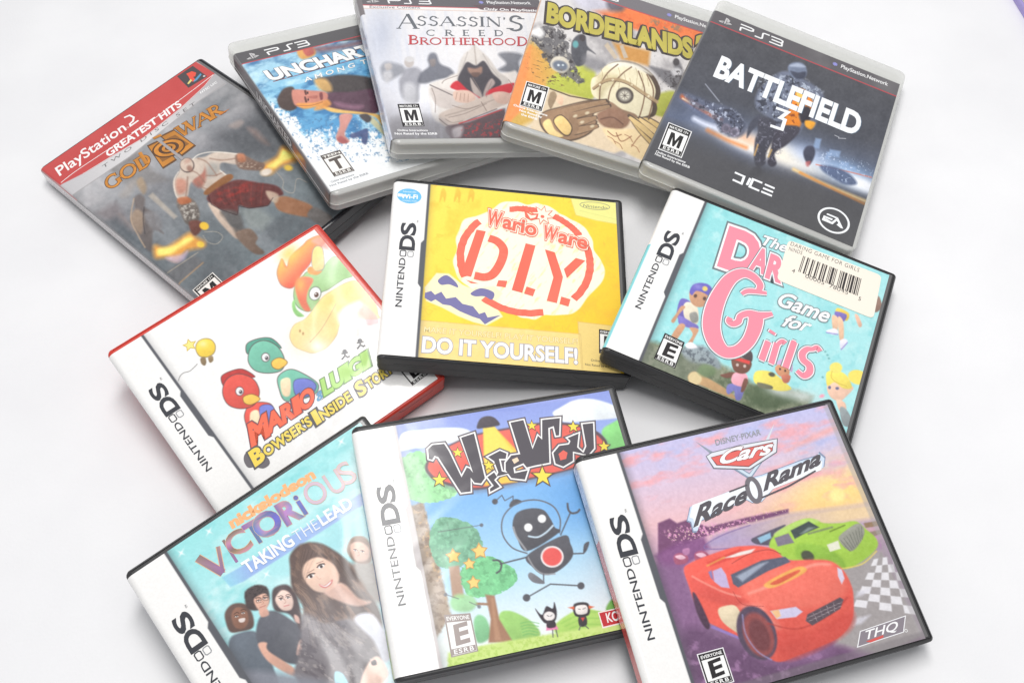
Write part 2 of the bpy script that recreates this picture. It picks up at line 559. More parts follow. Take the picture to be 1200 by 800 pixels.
class Decal:
    """Crisp printed shapes and lettering of one emblem, stacked in hair-thin layers on the cover."""
    STEP = 0.012
    def __init__(self, case, base=0.20, plane=None):
        self.c = case
        self.V, self.F, self.C = [], [], []
        self.z = base
    def P(self, p):
        u, v = self.c.uv(p[0], p[1])
        return np.array([float(u), float(v)])
    def _add(self, uv, tris, color):
        n0 = len(self.V)
        c = self.c
        self.z += self.STEP
        uv = np.asarray(uv, float)
        for q in uv:                                   # letters left of the crease follow the fold down the spine
            x, z = q[0], c.T + self.z
            if x < c.r:
                R = c.r + self.z
                a = min((c.r - x) / R, math.pi / 2)
                x, z = c.r - R * math.sin(a), c.T - c.r + R * math.cos(a) - max((c.r - q[0]) - R * math.pi / 2, 0)
            self.V.append(((x - c.W / 2) * U, (c.H / 2 - q[1]) * U, z * U))
        col = color(uv) if callable(color) else np.tile(np.asarray(color, float), (len(uv), 1))
        self.C.extend(c.ink(col))
        for t in tris:
            a, b, d = (uv[i] for i in t)
            area = (b[0] - a[0]) * (d[1] - a[1]) - (b[1] - a[1]) * (d[0] - a[0])
            t = t if area < 0 else (t[0], t[2], t[1])
            self.F.append(tuple(n0 + i for i in t))
    def polyl(self, loops, color):                    # loops in cover mm; first outline, then holes
        if not isinstance(loops[0][0], (list, tuple, np.ndarray)): loops = [loops]
        tl = [[Vector((p[0], p[1], 0)) for p in l] for l in loops]
        tris = tessellate_polygon(tl)
        self._add([p for l in loops for p in l], tris, color)
    def poly(self, pts, color, holes=(), smooth=False):   # measured points
        ls = [pts] + list(holes)
        if smooth: ls = [smooth_loop(l) for l in ls]
        self.polyl([[self.P(p) for p in l] for l in ls], color)
    def stroke(self, pts, w, color, closed=False, smooth=False, local=False, cap=True):
        """A line of width w (mm) through measured points."""
        P = np.array(pts if local else [self.P(p) for p in pts], float)
        P = np.concatenate([P, np.broadcast_to(np.asarray(w, float).reshape(-1, 1), (len(P), 1))], 1)
        if smooth: P = smooth_loop(P, 8, closed)
        ww = P[:, 2]; P = P[:, :2]
        n = len(P)
        L, Rr = [], []
        for i in range(n):
            if closed: a, b = P[i - 1], P[(i + 1) % n]
            else: a, b = P[max(i - 1, 0)], P[min(i + 1, n - 1)]
            d1 = P[i] - (P[i - 1] if (i or closed) else P[i]); d2 = (P[(i + 1) % n] if (i < n - 1 or closed) else P[i]) - P[i]
            n1 = np.linalg.norm(d1); n2 = np.linalg.norm(d2)
            t = (d1 / n1 if n1 > 0 else 0) + (d2 / n2 if n2 > 0 else 0)
            t = t / (np.linalg.norm(t) + 1e-9)
            nn = np.array([-t[1], t[0]])
            k = 1.0
            if n1 > 0 and n2 > 0:
                k = 1 / max(0.5, abs(nn @ np.array([-d1[1], d1[0]]) / n1))
            L.append(P[i] + nn * ww[i] / 2 * k); Rr.append(P[i] - nn * ww[i] / 2 * k)
        uv = L + Rr
        tris = []
        for i in range(n if closed else n - 1):
            j = (i + 1) % n
            tris += [(i, j, n + j), (i, n + j, n + i)]
        self._add(uv, tris, color)
    def multi(self, strokes, fill, outlines=()):
        """Several strokes (points, width mm, smooth) read as one letter: all outlines first, then the fill."""
        for extra, col in list(outlines) + [(0.0, fill)]:
            for pts, w, sm in strokes:
                self.stroke(pts, np.asarray(w, float) + extra, col, smooth=sm)
                self.z -= self.STEP * 0.9
            self.z += self.STEP
    def ell(self, p, rx, ry, color, ang=0.0, hole=None, n=28):           # measured centre, radii in mm
        c = self.P(p)
        a = math.radians(ang)
        def loop(f): return [(c[0] + f * rx * math.cos(t) * math.cos(a) - f * ry * math.sin(t) * math.sin(a),
                              c[1] + f * rx * math.cos(t) * math.sin(a) + f * ry * math.sin(t) * math.cos(a)) for t in np.linspace(0, 2 * math.pi, n, endpoint=False)]
        self.polyl([loop(1.0)] + ([loop(hole)] if hole else []), color)
    def star(self, p, r, color, inner=0.42, rot=0.0, n=5, outline=None):
        c = self.P(p)
        def loop(R): return [(c[0] + (R if k % 2 == 0 else R * inner) * math.sin(math.pi * k / n + rot), c[1] - (R if k % 2 == 0 else R * inner) * math.cos(math.pi * k / n + rot)) for k in range(2 * n)]
        if outline: self.polyl([loop(r * 1.32)], outline)
        self.polyl([loop(r)], color)
    def textl(self, text, A, B, Hh, color, bold=0.0, shear=0.0, space=1.0, outline=None, warp=None, shadow=None):
        """Lettering from A to B along its baseline, Hh at the cap line above A (all in cover mm)."""
        A, B, Hh = (np.asarray(q, float) for q in (A, B, Hh))
        def put(b, c, off=(0, 0)):
            v, t, w = font_mesh(text, b, shear, space)
            q = v / np.array([w, 1.0])
            if warp is not None: q = warp(q)
            self._add(A + np.outer(q[:, 0], B - A) + np.outer(q[:, 1], Hh - A) + np.array(off), t, c)
        if shadow: put(bold + (outline[0] if outline else 0), shadow[0], shadow[1])
        if outline is not None:
            for o in (outline if isinstance(outline, list) else [outline]):
                put(bold + o[0], o[1])
        put(bold, color)
    def text(self, text, a, b, h, color, **k):
        self.textl(text, self.P(a), self.P(b), self.P(h), color, **k)
    def skirt(self, loop, drop):
        """Gives the last shape a cut edge, drop mm high."""
        n0, n = len(self.V), len(loop)
        top = [self.V[n0 - n + k] for k in range(n)]
        self.V += top + [(x, y, z - drop * U) for x, y, z in top]
        self.C += [self.C[-1]] * (2 * n)
        for k in range(n):
            j = (k + 1) % n
            self.F.append((n0 + k, n0 + n + k, n0 + n + j, n0 + j))
    def build(self, name, parent, mat='print'):
        me = bpy.data.meshes.new(name)
        me.from_pydata(self.V, [], self.F)
        at = me.attributes.new('ink', 'FLOAT_COLOR', 'POINT')
        at.data.foreach_set('color', np.concatenate([np.array(self.C), np.ones((len(self.C), 1))], 1).astype(np.float32).ravel())
        me.update()
        return link(name, me, M[mat], parent)

# serif capitals drawn as thick and thin strokes in a unit-high box: (width, [strokes]); stroke = (points, thickness, serif at start, serif at end)
def arc(cx, cy, rx, ry, a0, a1, n=12):
    return [(cx + rx * math.cos(math.radians(a0 + (a1 - a0) * k / n)), cy + ry * math.sin(math.radians(a0 + (a1 - a0) * k / n))) for k in range(n + 1)]
TK, TN = 0.15, 0.055
SERIF = {
    'A': (0.86, [([(0.06, 0), (0.42, 1.0)], TN, 1, 0), ([(0.42, 1.0), (0.80, 0)], TK, 0, 1), ([(0.18, 0.36), (0.64, 0.36)], TN, 0, 0)]),
    'B': (0.62, [([(0.14, 0), (0.14, 1)], TK, 1, 1), ([(0.14, 0.97)] + arc(0.30, 0.76, 0.20, 0.21, 90, -90) + [(0.14, 0.55)], 0.09, 0, 0), ([(0.14, 0.53)] + arc(0.32, 0.28, 0.25, 0.25, 90, -90) + [(0.14, 0.03)], 0.10, 0, 0)]),
    'C': (0.80, [(arc(0.45, 0.5, 0.38, 0.48, 48, 312, 20), 0.10, 1, 0)]),
    'D': (0.82, [([(0.14, 0), (0.14, 1)], TK, 1, 1), ([(0.14, 0.97), (0.30, 0.97)] + arc(0.34, 0.5, 0.40, 0.47, 85, -85, 16) + [(0.30, 0.03), (0.14, 0.03)], 0.10, 0, 0)]),
    'E': (0.58, [([(0.14, 0), (0.14, 1)], TK, 1, 1), ([(0.14, 0.96), (0.52, 0.96)], TN + .02, 0, 1), ([(0.14, 0.52), (0.44, 0.52)], TN + .01, 0, 1), ([(0.14, 0.04), (0.54, 0.04)], TN + .02, 0, 1)]),
    'F': (0.56, [([(0.14, 0), (0.14, 1)], TK, 1, 1), ([(0.14, 0.96), (0.52, 0.96)], TN + .02, 0, 1), ([(0.14, 0.52), (0.44, 0.52)], TN + .01, 0, 1)]),
    'G': (0.86, [(arc(0.45, 0.5, 0.38, 0.48, 50, 320, 20), 0.10, 1, 0), ([(0.74, 0.06), (0.74, 0.44)], TK, 0, 1)]),
    'H': (0.86, [([(0.14, 0), (0.14, 1)], TK, 1, 1), ([(0.72, 0), (0.72, 1)], TK, 1, 1), ([(0.14, 0.52), (0.72, 0.52)], TN, 0, 0)]),
    'I': (0.30, [([(0.15, 0), (0.15, 1)], TK, 1, 1)]),
    'L': (0.58, [([(0.14, 0), (0.14, 1)], TK, 1, 1), ([(0.14, 0.04), (0.54, 0.04)], TN + .02, 0, 1)]),
    'N': (0.90, [([(0.12, 0), (0.12, 1)], TN, 1, 1), ([(0.10, 1.0), (0.76, 0)], TK, 0, 0), ([(0.76, 0), (0.76, 1)], TN, 0, 1)]),
    'O': (0.94, [(arc(0.47, 0.5, 0.39, 0.48, 0, 360, 28), 0.11, 0, 0)]),
    'R': (0.72, [([(0.14, 0), (0.14, 1)], TK, 1, 1), ([(0.14, 0.97)] + arc(0.32, 0.74, 0.22, 0.23, 90, -90) + [(0.14, 0.51)], 0.09, 0, 0), ([(0.30, 0.52), (0.68, 0.0)], TK, 0, 1)]),
    'S': (0.58, [([(0.48, 0.80)] + arc(0.30, 0.74, 0.18, 0.23, 40, 210, 8) + [(0.30, 0.52)] + arc(0.29, 0.26, 0.21, 0.25, 50, -150, 10), 0.10, 1, 1)]),
    'T': (0.72, [([(0.36, 0), (0.36, 1)], TK, 1, 0), ([(0.05, 0.95), (0.67, 0.95)], TN + .02, 1, 1)]),
    'U': (0.84, [([(0.14, 1.0), (0.14, 0.32)] + arc(0.42, 0.30, 0.28, 0.28, 180, 360, 10) + [(0.70, 1.0)], 0.10, 1, 1)]),
    'W': (1.16, [([(0.06, 1), (0.34, 0)], TK, 1, 0), ([(0.34, 0), (0.58, 0.9)], TN, 0, 0), ([(0.54, 1), (0.82, 0)], TK, 1, 0), ([(0.82, 0), (1.10, 1)], TN, 0, 1)]),
    "'": (0.20, [([(0.10, 1.0), (0.08, 0.76)], 0.09, 0, 0)]),
    ' ': (0.40, []),
}
def serif_layout(text, small=1.0, gap=0.06):
    """Placed strokes of a line of serif capitals; lower-case letters become small capitals."""
    x, out = 0.0, []
    for ch in text:
        k = 1.0 if (ch.isupper() or ch in " '") else small
        w, st = SERIF[ch.upper()]
        for pts, th, s0, s1 in st:
            out.append(([(x + px * k, py * k) for px, py in pts], th * (k + 1) / 2, s0, s1))
        x += (w + gap) * k
    return out, x - gap

def serif_text(D, text, a, b, h, color, small=1.0, gap=0.06, outline=None, weight=1.0, warp=None, local=False):
    A, B, Hh = ((np.asarray(q, float) if local else D.P(q)) for q in (a, b, h))
    strokes, w = serif_layout(text, small, gap)
    ex, ey = (B - A) / w, Hh - A
    unit = (np.linalg.norm(ex) + np.linalg.norm(ey)) / 2
    def M2(p):
        p = np.array(p, float)
        if warp is not None: p = warp(p / np.array([w, 1.0])) * np.array([w, 1.0])
        return A + ex * p[0] + ey * p[1]
    def draw(extra, col):
        for pts, th, s0, s1 in strokes:
            D.stroke([M2(p) for p in pts], th * unit * weight + extra, col, local=True)
            D.z -= D.STEP * 0.9
            for flag, p, q in ((s0, pts[0], pts[1]), (s1, pts[-1], pts[-2])):
                if flag:
                    d = np.array(q) - np.array(p)
                    hw = th * 0.5 * weight + 0.075
                    e = (hw, 0.0) if abs(d[1]) >= abs(d[0]) else (0.0, hw)
                    D.stroke([M2((p[0] - e[0], p[1] - e[1])), M2((p[0] + e[0], p[1] + e[1]))], 0.055 * unit + extra, col, local=True)
                    D.z -= D.STEP * 0.9
        D.z += D.STEP
    if outline:
        for wd, col in (outline if isinstance(outline, list) else [outline]): draw(wd, col)
    draw(0.0, color)

# ------------------------------------------------------------------ emblems that several covers share
INK, WHITE = (40, 38, 40), (250, 250, 248)

def rating_label(case, root, tl, tr, br, bl, letter, top, dark=(45, 42, 44), light=(246, 246, 244), edge=None, foot=True, name='rating_label'):
    D = Decal(case)
    q = [D.P(p) for p in (tl, tr, br, bl)]
    def L(x, y):                                       # 0..1 across, 0..1 down the label
        return (q[0] * (1 - x) + q[1] * x) * (1 - y) + (q[3] * (1 - x) + q[2] * x) * y
    def quad(x0, y0, x1, y1, c): D.polyl([[L(x0, y0), L(x1, y0), L(x1, y1), L(x0, y1)]], c)
    if edge: quad(-0.04, -0.03, 1.04, 1.03, edge)
    quad(0, 0, 1, 1, dark)
    quad(0.035, 0.025, 0.965, 0.16, dark)
    D.textl(top, L(0.08, 0.145), L(0.92, 0.145), L(0.08, 0.055), light, bold=0.02)
    quad(0.06, 0.19, 0.95, 0.975, light)
    if foot:
        quad(0.06, 0.82, 0.94, 0.965, dark)
        D.textl('ESRB', L(0.14, 0.945), L(0.86, 0.945), L(0.14, 0.845), light, bold=0.02, space=1.25)
    lw = {'M': (0.24, 0.77), 'T': (0.24, 0.78), 'E': (0.29, 0.75)}[letter]
    y1, y0 = (0.74, 0.28) if foot else (0.9, 0.26)
    if letter == 'M':
        D.polyl([L(0.22 + 0.57 * x, 0.27 + 0.48 * y) for x, y in ((0, 0), (0.30, 0), (0.5, 0.56), (0.70, 0), (1, 0), (1, 1), (0.76, 1), (0.76, 0.36), (0.57, 1), (0.43, 1), (0.24, 0.36), (0.24, 1), (0, 1))], dark)
    else: D.textl(letter, L(lw[0], y1), L(lw[1], y1 - 0.03), L(lw[0] + 0.02, y0), dark, bold={'M': 0.012, 'T': 0.04, 'E': 0.035}[letter])
    return D.build(name, root)

def ds_banner(case, root, text='NINTENDO'):
    """Rotated wordmark on the white strip: NINTENDO with two squares, then DS."""
    D = Decal(case)
    c = (62, 64, 70)
    D.textl('NINTEND', (10.7, 91.6), (10.7, 58.6), (7.2, 91.6), c, bold=0.014)
    def box(u0, u1, v0, v1, w, col):
        r = 0.6
        p = [(u0 + r, v0), (u1 - r, v0), (u1, v0 + r), (u1, v1 - r), (u1 - r, v1), (u0 + r, v1), (u0, v1 - r), (u0, v0 + r)]
        D.stroke(p, w, col, closed=True, local=True)
    box(7.4, 10.6, 53.3, 57.3, 0.62, c)
    box(11.7, 14.8, 53.5, 57.2, 0.5, (150, 152, 156))
    D.textl('D', (15.0, 52.3), (15.0, 42.6), (6.9, 52.3), c, bold=0.035)
    D.textl('S', (15.0, 41.6), (15.0, 33.6), (6.9, 41.6), c, bold=0.03)
    D.textl('TM', (16.4, 32.6), (16.4, 31.0), (15.4, 32.6), c, bold=0.0)
    return D.build('console_wordmark', root)

def ds_strip(S, white=(243, 242, 240), bar=(92, 94, 100), shade=0.55):
    """White strip, dark bar with its notch and the soft printed shadow beside it."""
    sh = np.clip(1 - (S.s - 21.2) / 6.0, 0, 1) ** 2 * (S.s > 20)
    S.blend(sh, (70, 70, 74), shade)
    S.band(-40, 20.9, -5, 200, white, 0.4)
    pts = [(20.3, -5), (21.8, -5), (21.8, 130), (20.3, 130), (20.3, 77.5), (18.6, 75.0), (18.6, 46.8), (20.3, 44.3)]
    S.poly(pts, bar, 0.25, local=True)

def console_band(case, root, S, v_line=27.7, v_top=10, grey=(92, 90, 92)):
    """Dark band with its red line over the top of the disc covers."""
    S.band(-1.5, 140, v_top, v_line, grey, 0.3)
    S.band(-1.5, 140, v_line - 0.45, v_line + 0.45, (196, 78, 84), 0.3)

def ps_mark(D, u, v, s, c):
    """The standing P over a lying S, as an emblem s mm high."""
    D.polyl([(u - 0.12 * s, v - 0.5 * s), (u + 0.10 * s, v - 0.44 * s), (u + 0.34 * s, v - 0.25 * s), (u + 0.32 * s, v + 0.06 * s), (u + 0.08 * s, v + 0.04 * s), (u + 0.08 * s, v - 0.28 * s), (u + 0.03 * s, v - 0.30 * s), (u + 0.03 * s, v + 0.46 * s), (u - 0.12 * s, v + 0.40 * s)], c)
    D.polyl([(u - 0.2 * s, v + 0.10 * s), (u - 0.2 * s, v + 0.22 * s), (u - 0.46 * s, v + 0.33 * s), (u - 0.2 * s, v + 0.32 * s), (u - 0.2 * s, v + 0.42 * s), (u - 0.52 * s, v + 0.44 * s), (u - 0.68 * s, v + 0.32 * s)], c)
    D.polyl([(u + 0.10 * s, v + 0.14 * s), (u + 0.46 * s, v + 0.08 * s), (u + 0.66 * s, v + 0.2 * s), (u + 0.10 * s, v + 0.44 * s), (u + 0.10 * s, v + 0.32 * s), (u + 0.42 * s, v + 0.2 * s), (u + 0.10 * s, v + 0.26 * s)], c)

def ps3_word(D, P0, ex, ey, c, w=0.085):
    """Wordmark of three open stroked characters; P0 lower left, ex along, ey up (mm vectors for the whole word)."""
    P0, ex, ey = (np.asarray(q, float) for q in (P0, ex, ey))
    t = np.linalg.norm(ey) * 0.17
    def st(pts, sm=False): D.stroke([P0 + ex * x + ey * y for x, y in pts], t, c, local=True)
    st([(0.0, 0.93), (0.25, 0.93), (0.30, 0.86), (0.30, 0.60), (0.25, 0.52), (0.05, 0.52), (0.02, 0.46), (0.02, 0.0)])
    st([(0.36, 0.06), (0.50, 0.06), (0.53, 0.14), (0.53, 0.84), (0.57, 0.93), (0.68, 0.93)])
    st([(0.72, 0.93), (0.95, 0.93), (0.99, 0.86), (0.99, 0.60), (0.95, 0.5), (0.74, 0.5)])
    st([(0.95, 0.5), (0.99, 0.42), (0.99, 0.14), (0.95, 0.06), (0.70, 0.06)])

# ------------------------------------------------------------------ case bodies
def ds_case(key, name, label, group, body='black', film='film'):
    c = CASES[key]
    root = c.root(name, label, 'game case', group)
    W, H, T = c.W, c.H, c.T
    rl = c.r = 3.2
    rs = slab_rings(W, H, 7.7, T, 2.2, left_top=rl, bev_top=0.9, bev_bot=0.15)
    def top(z, i):
        return ring(z, -W / 2 + rl + 0.2, W / 2 - i, -H / 2 + i, H / 2 - i, max(0.3, 2.2 - i))
    rs += [top(T, 1.15), top(T - 0.55, 1.25), top(T - 0.55, 1.6), top(T - 0.05, 1.75)]
    lid = mesh_obj('lid', *loft(rs), M[body], root, 35)
    rs = slab_rings(W, H, 0.0, 7.45, 2.2, left_bot=rl, bev_top=0.15, bev_bot=1.0, inset=0.15)
    mesh_obj('base', *loft(rs), M[body], root, 35)
    rs = slab_rings(W, H, 7.3, 7.9, 2.0, bev_top=0.02, bev_bot=0.02, inset=0.6)
    mesh_obj('seam', *loft(rs), M['seam'], root, 35)
    # clasp line pressed into the front edge
    for x0, sgn in ((-W / 2 + 9, 1), (W / 2 - 9, -1)):
        pl = [(x0, 9.3), (x0 + sgn * 20, 9.3), (x0 + sgn * 23, 11.6)]
        v, f = [], []
        for (ax, az), (bx, bz) in zip(pl[:-1], pl[1:]):
            n0 = len(v)
            dx, dz = bx - ax, bz - az
            L = math.hypot(dx, dz); nx, nz = -dz / L * 0.16, dx / L * 0.16
            for yy in (-H / 2 - 0.03, -H / 2 + 0.5):
                v += [(ax + nx, yy, az + nz), (ax - nx, yy, az - nz), (bx - nx, yy, bz - nz), (bx + nx, yy, bz + nz)]
            f += [(n0, n0 + 1, n0 + 2, n0 + 3), (n0 + 7, n0 + 6, n0 + 5, n0 + 4), (n0, n0 + 4, n0 + 5, n0 + 1), (n0 + 1, n0 + 5, n0 + 6, n0 + 2), (n0 + 2, n0 + 6, n0 + 7, n0 + 3), (n0 + 3, n0 + 7, n0 + 4, n0)]
        mesh_obj('clasp_line', [tuple(q * U for q in p) for p in v], f, M['seam'], root)
    # clear sleeve left bare beside the paper
    mesh_obj('sleeve_film', *box_mesh(W / 2 - 5.2, W / 2 - 2.5, -H / 2 + 2.4, H / 2 - 2.4, T - 0.3, T + 0.1), M[film], root)
    S = Sheet(c, -10.5, W - 4.2, 3.1, H - 1.9)
    return c, root, S, rl

def disc_case(key, name, label, group):
    c = CASES[key]
    root = c.root(name, label, 'game case', group)
    c.r = 2.2
    W, H, T = c.W, c.H, c.T
    rs = slab_rings(W, H, 5.1, T, 5.5, left_top=2.2, bev_top=1.6, bev_bot=0.3)
    mesh_obj('lid', *loft(rs), M['clear'], root, 40)
    rs = slab_rings(W, H, 4.75, 5.25, 5.8, bev_top=0.2, bev_bot=0.2, inset=-0.35)
    mesh_obj('lip', *loft(rs), M['clear'], root, 40)
    rs = slab_rings(W, H, 0.0, 4.9, 5.5, left_bot=1.5, bev_top=0.1, bev_bot=1.2, inset=0.1)
    mesh_obj('base', *loft(rs), M['clear_base'], root, 40)
    mesh_obj('disc_tray', *loft(slab_rings(W - 14, H - 24, 2.0, T - 2.2, 4.0, bev_top=0.8, bev_bot=0.8)), M['tray'], root, 40)
    mesh_obj('inner_wall', *loft(slab_rings(W - 5.0, H - 4.4, T - 4.4, T - 3.2, 4.0, bev_top=0.3, bev_bot=0.3)), M['clear'], root, 40)
    S = Sheet(c, -11.0, W - 2.6, 14.8, H - 3.0)
    return c, root, S, 2.2

# ------------------------------------------------------------------ setting
me = bpy.data.meshes.new('table_top')
bm = bmesh.new()
bmesh.ops.create_cube(bm, size=1.0)
for v in bm.verts:
    v.co = Vector((v.co.x * 60.0, v.co.y * 60.0 + 6.0, (v.co.z - 0.5) * 0.3 - 0.001))
bm.to_mesh(me); bm.free()
o = link('table_top', me, M['table'])
o['kind'] = 'structure'
o['label'] = 'plain white matt table top under the pile'

def Z(x0, y0, f, *pts):                                # points measured in an enlargement of the photograph
    return [(x0 + a / f, y0 + b / f) for a, b in pts]
def zz(x0, y0, f):
    return lambda *p: (Z(x0, y0, f, *p) if isinstance(p[0], (tuple, list)) else (x0 + p[0] / f, y0 + p[1] / f))

DISC_GROUP = 'clear plastic disc cases leaning in a row'
CARD_GROUP = 'small cartridge game cases in front'

# ================================================================== black disc case with the red band
def build_red_band_case():
    c = CASES['gow']
    c.veil = 0.026
    root = c.root('game_case', 'tall black disc case with a red banner and a bare-backed fighter in a red kilt', 'game case')
    W, H, T = c.W, c.H, c.T
    c.r = 2.0
    rs = slab_rings(W, H, 7.2, T, 3.0, left_top=2.0, bev_top=1.0, bev_bot=0.2)
    rs += [ring(T, -W / 2 + 2.2, W / 2 - 1.6, -H / 2 + 1.4, H / 2 - 1.0, 2.0), ring(T - 0.5, -W / 2 + 2.2, W / 2 - 1.8, -H / 2 + 1.6, H / 2 - 1.2, 2.0),
           ring(T - 0.5, -W / 2 + 2.2, W / 2 - 2.3, -H / 2 + 2.0, H / 2 - 1.4, 2.0), ring(T - 0.05, -W / 2 + 2.2, W / 2 - 2.6, -H / 2 + 2.3, H / 2 - 1.6, 2.0)]
    mesh_obj('lid', *loft(rs), M['gloss_black'], root, 35)
    mesh_obj('base', *loft(slab_rings(W, H, 0.0, 6.9, 3.0, left_bot=2.0, bev_top=0.2, bev_bot=1.0, inset=0.2)), M['gloss_black'], root, 35)
    mesh_obj('seam', *loft(slab_rings(W, H, 6.8, 7.3, 2.5, bev_top=0.02, bev_bot=0.02, inset=0.7)), M['seam'], root, 35)
    mesh_obj('sleeve_film', *box_mesh(W / 2 - 5.0, W / 2 - 2.9, -H / 2 + 2.6, H / 2 - 1.8, T - 0.3, T + 0.1), M['film'], root)
    S = Sheet(c, -11.0, W - 4.6, 1.6, H - 2.6, 0.5)
    A, B, C = zz(40, 60, 5), zz(100, 190, 5), zz(220, 120, 5)
    S.grad([(0, (204, 202, 204)), (0.16, (190, 188, 190)), (0.34, (140, 140, 144)), (0.6, (122, 128, 132)), (1, (120, 134, 138))], (165, 140), (300, 330))
    S.cloud((96, 100, 104), 34, 3, 0.35, 0.72, alpha=0.75, ang=-35, stretch=2.2)
    S.cloud((158, 162, 166), 22, 8, 0.5, 0.85, alpha=0.6, ang=40, stretch=2.5)
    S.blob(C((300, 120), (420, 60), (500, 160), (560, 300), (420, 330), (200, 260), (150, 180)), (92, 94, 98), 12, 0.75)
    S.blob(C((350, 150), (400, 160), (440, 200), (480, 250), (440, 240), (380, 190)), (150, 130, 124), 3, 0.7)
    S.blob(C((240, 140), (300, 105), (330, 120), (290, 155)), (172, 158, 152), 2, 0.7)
    # ruined columns
    for pts, col in (((420, 640), (520, 560), (700, 610), (640, 690)), (150, 146, 146)), (((430, 690), (600, 600), (700, 700), (800, 760), (560, 800)), (128, 124, 122)):
        S.poly(A(*pts), col, 3, 0.6)
    S.poly(B((370, 200), (395, 180), (540, 320), (520, 335)), (186, 176, 164), 1.2, 0.8)
    S.poly(B((180, 310), (200, 295), (300, 400), (280, 410)), (160, 152, 146), 1.2, 0.7)
    S.poly(B((60, 300), (180, 235), (300, 420), (160, 360)), (128, 120, 122), 4, 0.7)
    S.poly(B((120, 350), (185, 320), (430, 560), (340, 520)), (88, 96, 102), 4, 0.6)
    S.poly(B((470, 640), (640, 545), (700, 590), (540, 715)), (112, 112, 114), 2, 0.85)
    S.line(B((480, 650), (660, 530)), 1.0, (176, 166, 150), 0.6, 0.8)
    S.line(B((545, 715), (690, 590)), 1.4, (190, 150, 110), 0.8, 0.7)
    S.poly(B((900, 280), (1010, 260), (1100, 330), (1040, 400), (960, 390)), (150, 156, 152), 4, 0.6)
    # stone figure at the left
    S.blob(B((285, 215), (320, 190), (350, 215), (350, 265), (400, 300), (420, 370), (460, 420), (400, 400), (390, 520), (350, 500), (310, 420), (265, 340), (290, 280)), (112, 104, 102), 1.6, 0.9)
    S.blob(B((268, 335), (290, 280), (330, 290), (345, 340), (330, 420), (300, 400)), (168, 146, 126), 1.8, 0.8)
    S.blob(B((350, 300), (400, 290), (440, 330), (450, 390), (400, 400), (360, 350)), (136, 134, 136), 2, 0.8)
    S.blob(B((300, 120), (330, 90), (360, 150), (340, 190)), (176, 150, 120), 1.8, 0.7)
    S.blob(B((250, 130), (300, 105), (260, 200), (200, 200)), (178, 170, 164), 3, 0.6)
    # flames and blades
    for P, pts in ((B, ((410, 560), (405, 490), (470, 500), (540, 460), (610, 415), (650, 440), (700, 470), (690, 500), (600, 520), (540, 580), (470, 560))), (C, ((440, 420), (440, 370), (520, 320), (560, 260), (640, 330), (600, 360), (540, 380), (490, 420)))):
        S.blob(P(*pts), (236, 166, 80), 3.4, 0.95)
    for P, pts in ((B, ((430, 545), (430, 510), (520, 490), (600, 440), (630, 455), (560, 500), (500, 540))), (C, ((470, 375), (530, 330), (560, 280), (620, 320), (560, 350), (510, 385)))):
        S.blob(P(*pts), (252, 238, 130), 2.2, 1.0)
    S.blob(B((470, 560), (560, 540), (600, 520), (580, 570), (530, 590)), (196, 180, 210), 2.2, 0.7)
    # bare-backed figure, seen from behind
    skin, dark = (206, 190, 176), (120, 98, 90)
    S.blob(C((100, 320), (170, 292), (300, 305), (330, 330), (290, 365), (200, 355), (190, 400), (230, 440), (110, 520), (70, 480), (30, 470), (-20, 420), (10, 340)), skin, 1.2)
    S.blob(C((40, 380), (90, 370), (110, 430), (80, 500), (30, 470)), (176, 108, 94), 2.2, 0.8)
    S.blob(C((120, 360), (180, 360), (170, 420), (120, 440)), (160, 160, 156), 3, 0.7)
    S.blob(B((575, -10), (620, 10), (690, 0), (690, 60), (620, 120), (600, 200), (560, 230), (530, 190), (515, 120), (550, 60)), skin, 1.2)
    S.blob(B((540, 100), (590, 110), (590, 170), (550, 190), (530, 150)), (196, 132, 112), 2.0, 0.75)
    for p in (((60, 330), (110, 350), (150, 400), (170, 430)), ((20, 400), (60, 420), (100, 470)), ((130, 330), (200, 340), (280, 330)), ((110, 430), (160, 430), (210, 410)), ((60, 470), (90, 500), (120, 510))):
        S.line(C(*p), 1.4, (150, 118, 104), 0.9, 0.75, True)
    for p in (((20, 350), (60, 310), (150, 292), (290, 304)), ((190, 400), (235, 435))): S.line(C(*p), 1.2, (246, 238, 226), 0.6, 0.8, True)
    for p in (((545, 60), (520, 110), (530, 190), (560, 230)),): S.line(B(*p), 1.2, (244, 232, 218), 0.6, 0.8, True)
    S.line(B((600, 90), (596, 150), (590, 200)), 1.6, (140, 104, 92), 1.0, 0.7, True)
    S.ell(219.5, 194, 8.4, 8.8, (92, 80, 78), -35); S.ell(219, 193.5, 7.4, 8.0, (214, 194, 178), -35); S.ell(222.5, 198, 3.2, 4.2, (150, 112, 98), -35, 1.2, 0.8)
    S.ell(220, 189, 4, 2.5, (190, 150, 134), -35, 1.5, 0.7)
    S.blob(C((280, 315), (330, 310), (400, 345), (450, 360), (440, 395), (390, 400), (300, 385)), (128, 104, 92), 1.2)
    S.blob(C((290, 305), (330, 305), (340, 345), (300, 350)), (190, 126, 96), 1.4, 0.9)
    S.cloud((176, 156, 140), 2.2, 5, 0.45, 0.75, S.pmask(C((290, 350), (400, 350), (440, 395), (300, 385)), 1.5))
    S.blob(B((535, 230), (610, 210), (655, 250), (670, 320), (640, 370), (590, 360), (560, 300)), (112, 104, 98), 1.2)
    S.cloud((186, 180, 172), 2.2, 6, 0.45, 0.7, S.pmask(B((540, 240), (650, 240), (670, 320), (590, 350)), 1.5))
    S.blob(B((540, 215), (600, 205), (620, 235), (560, 250)), (186, 112, 76), 1.2, 0.9)
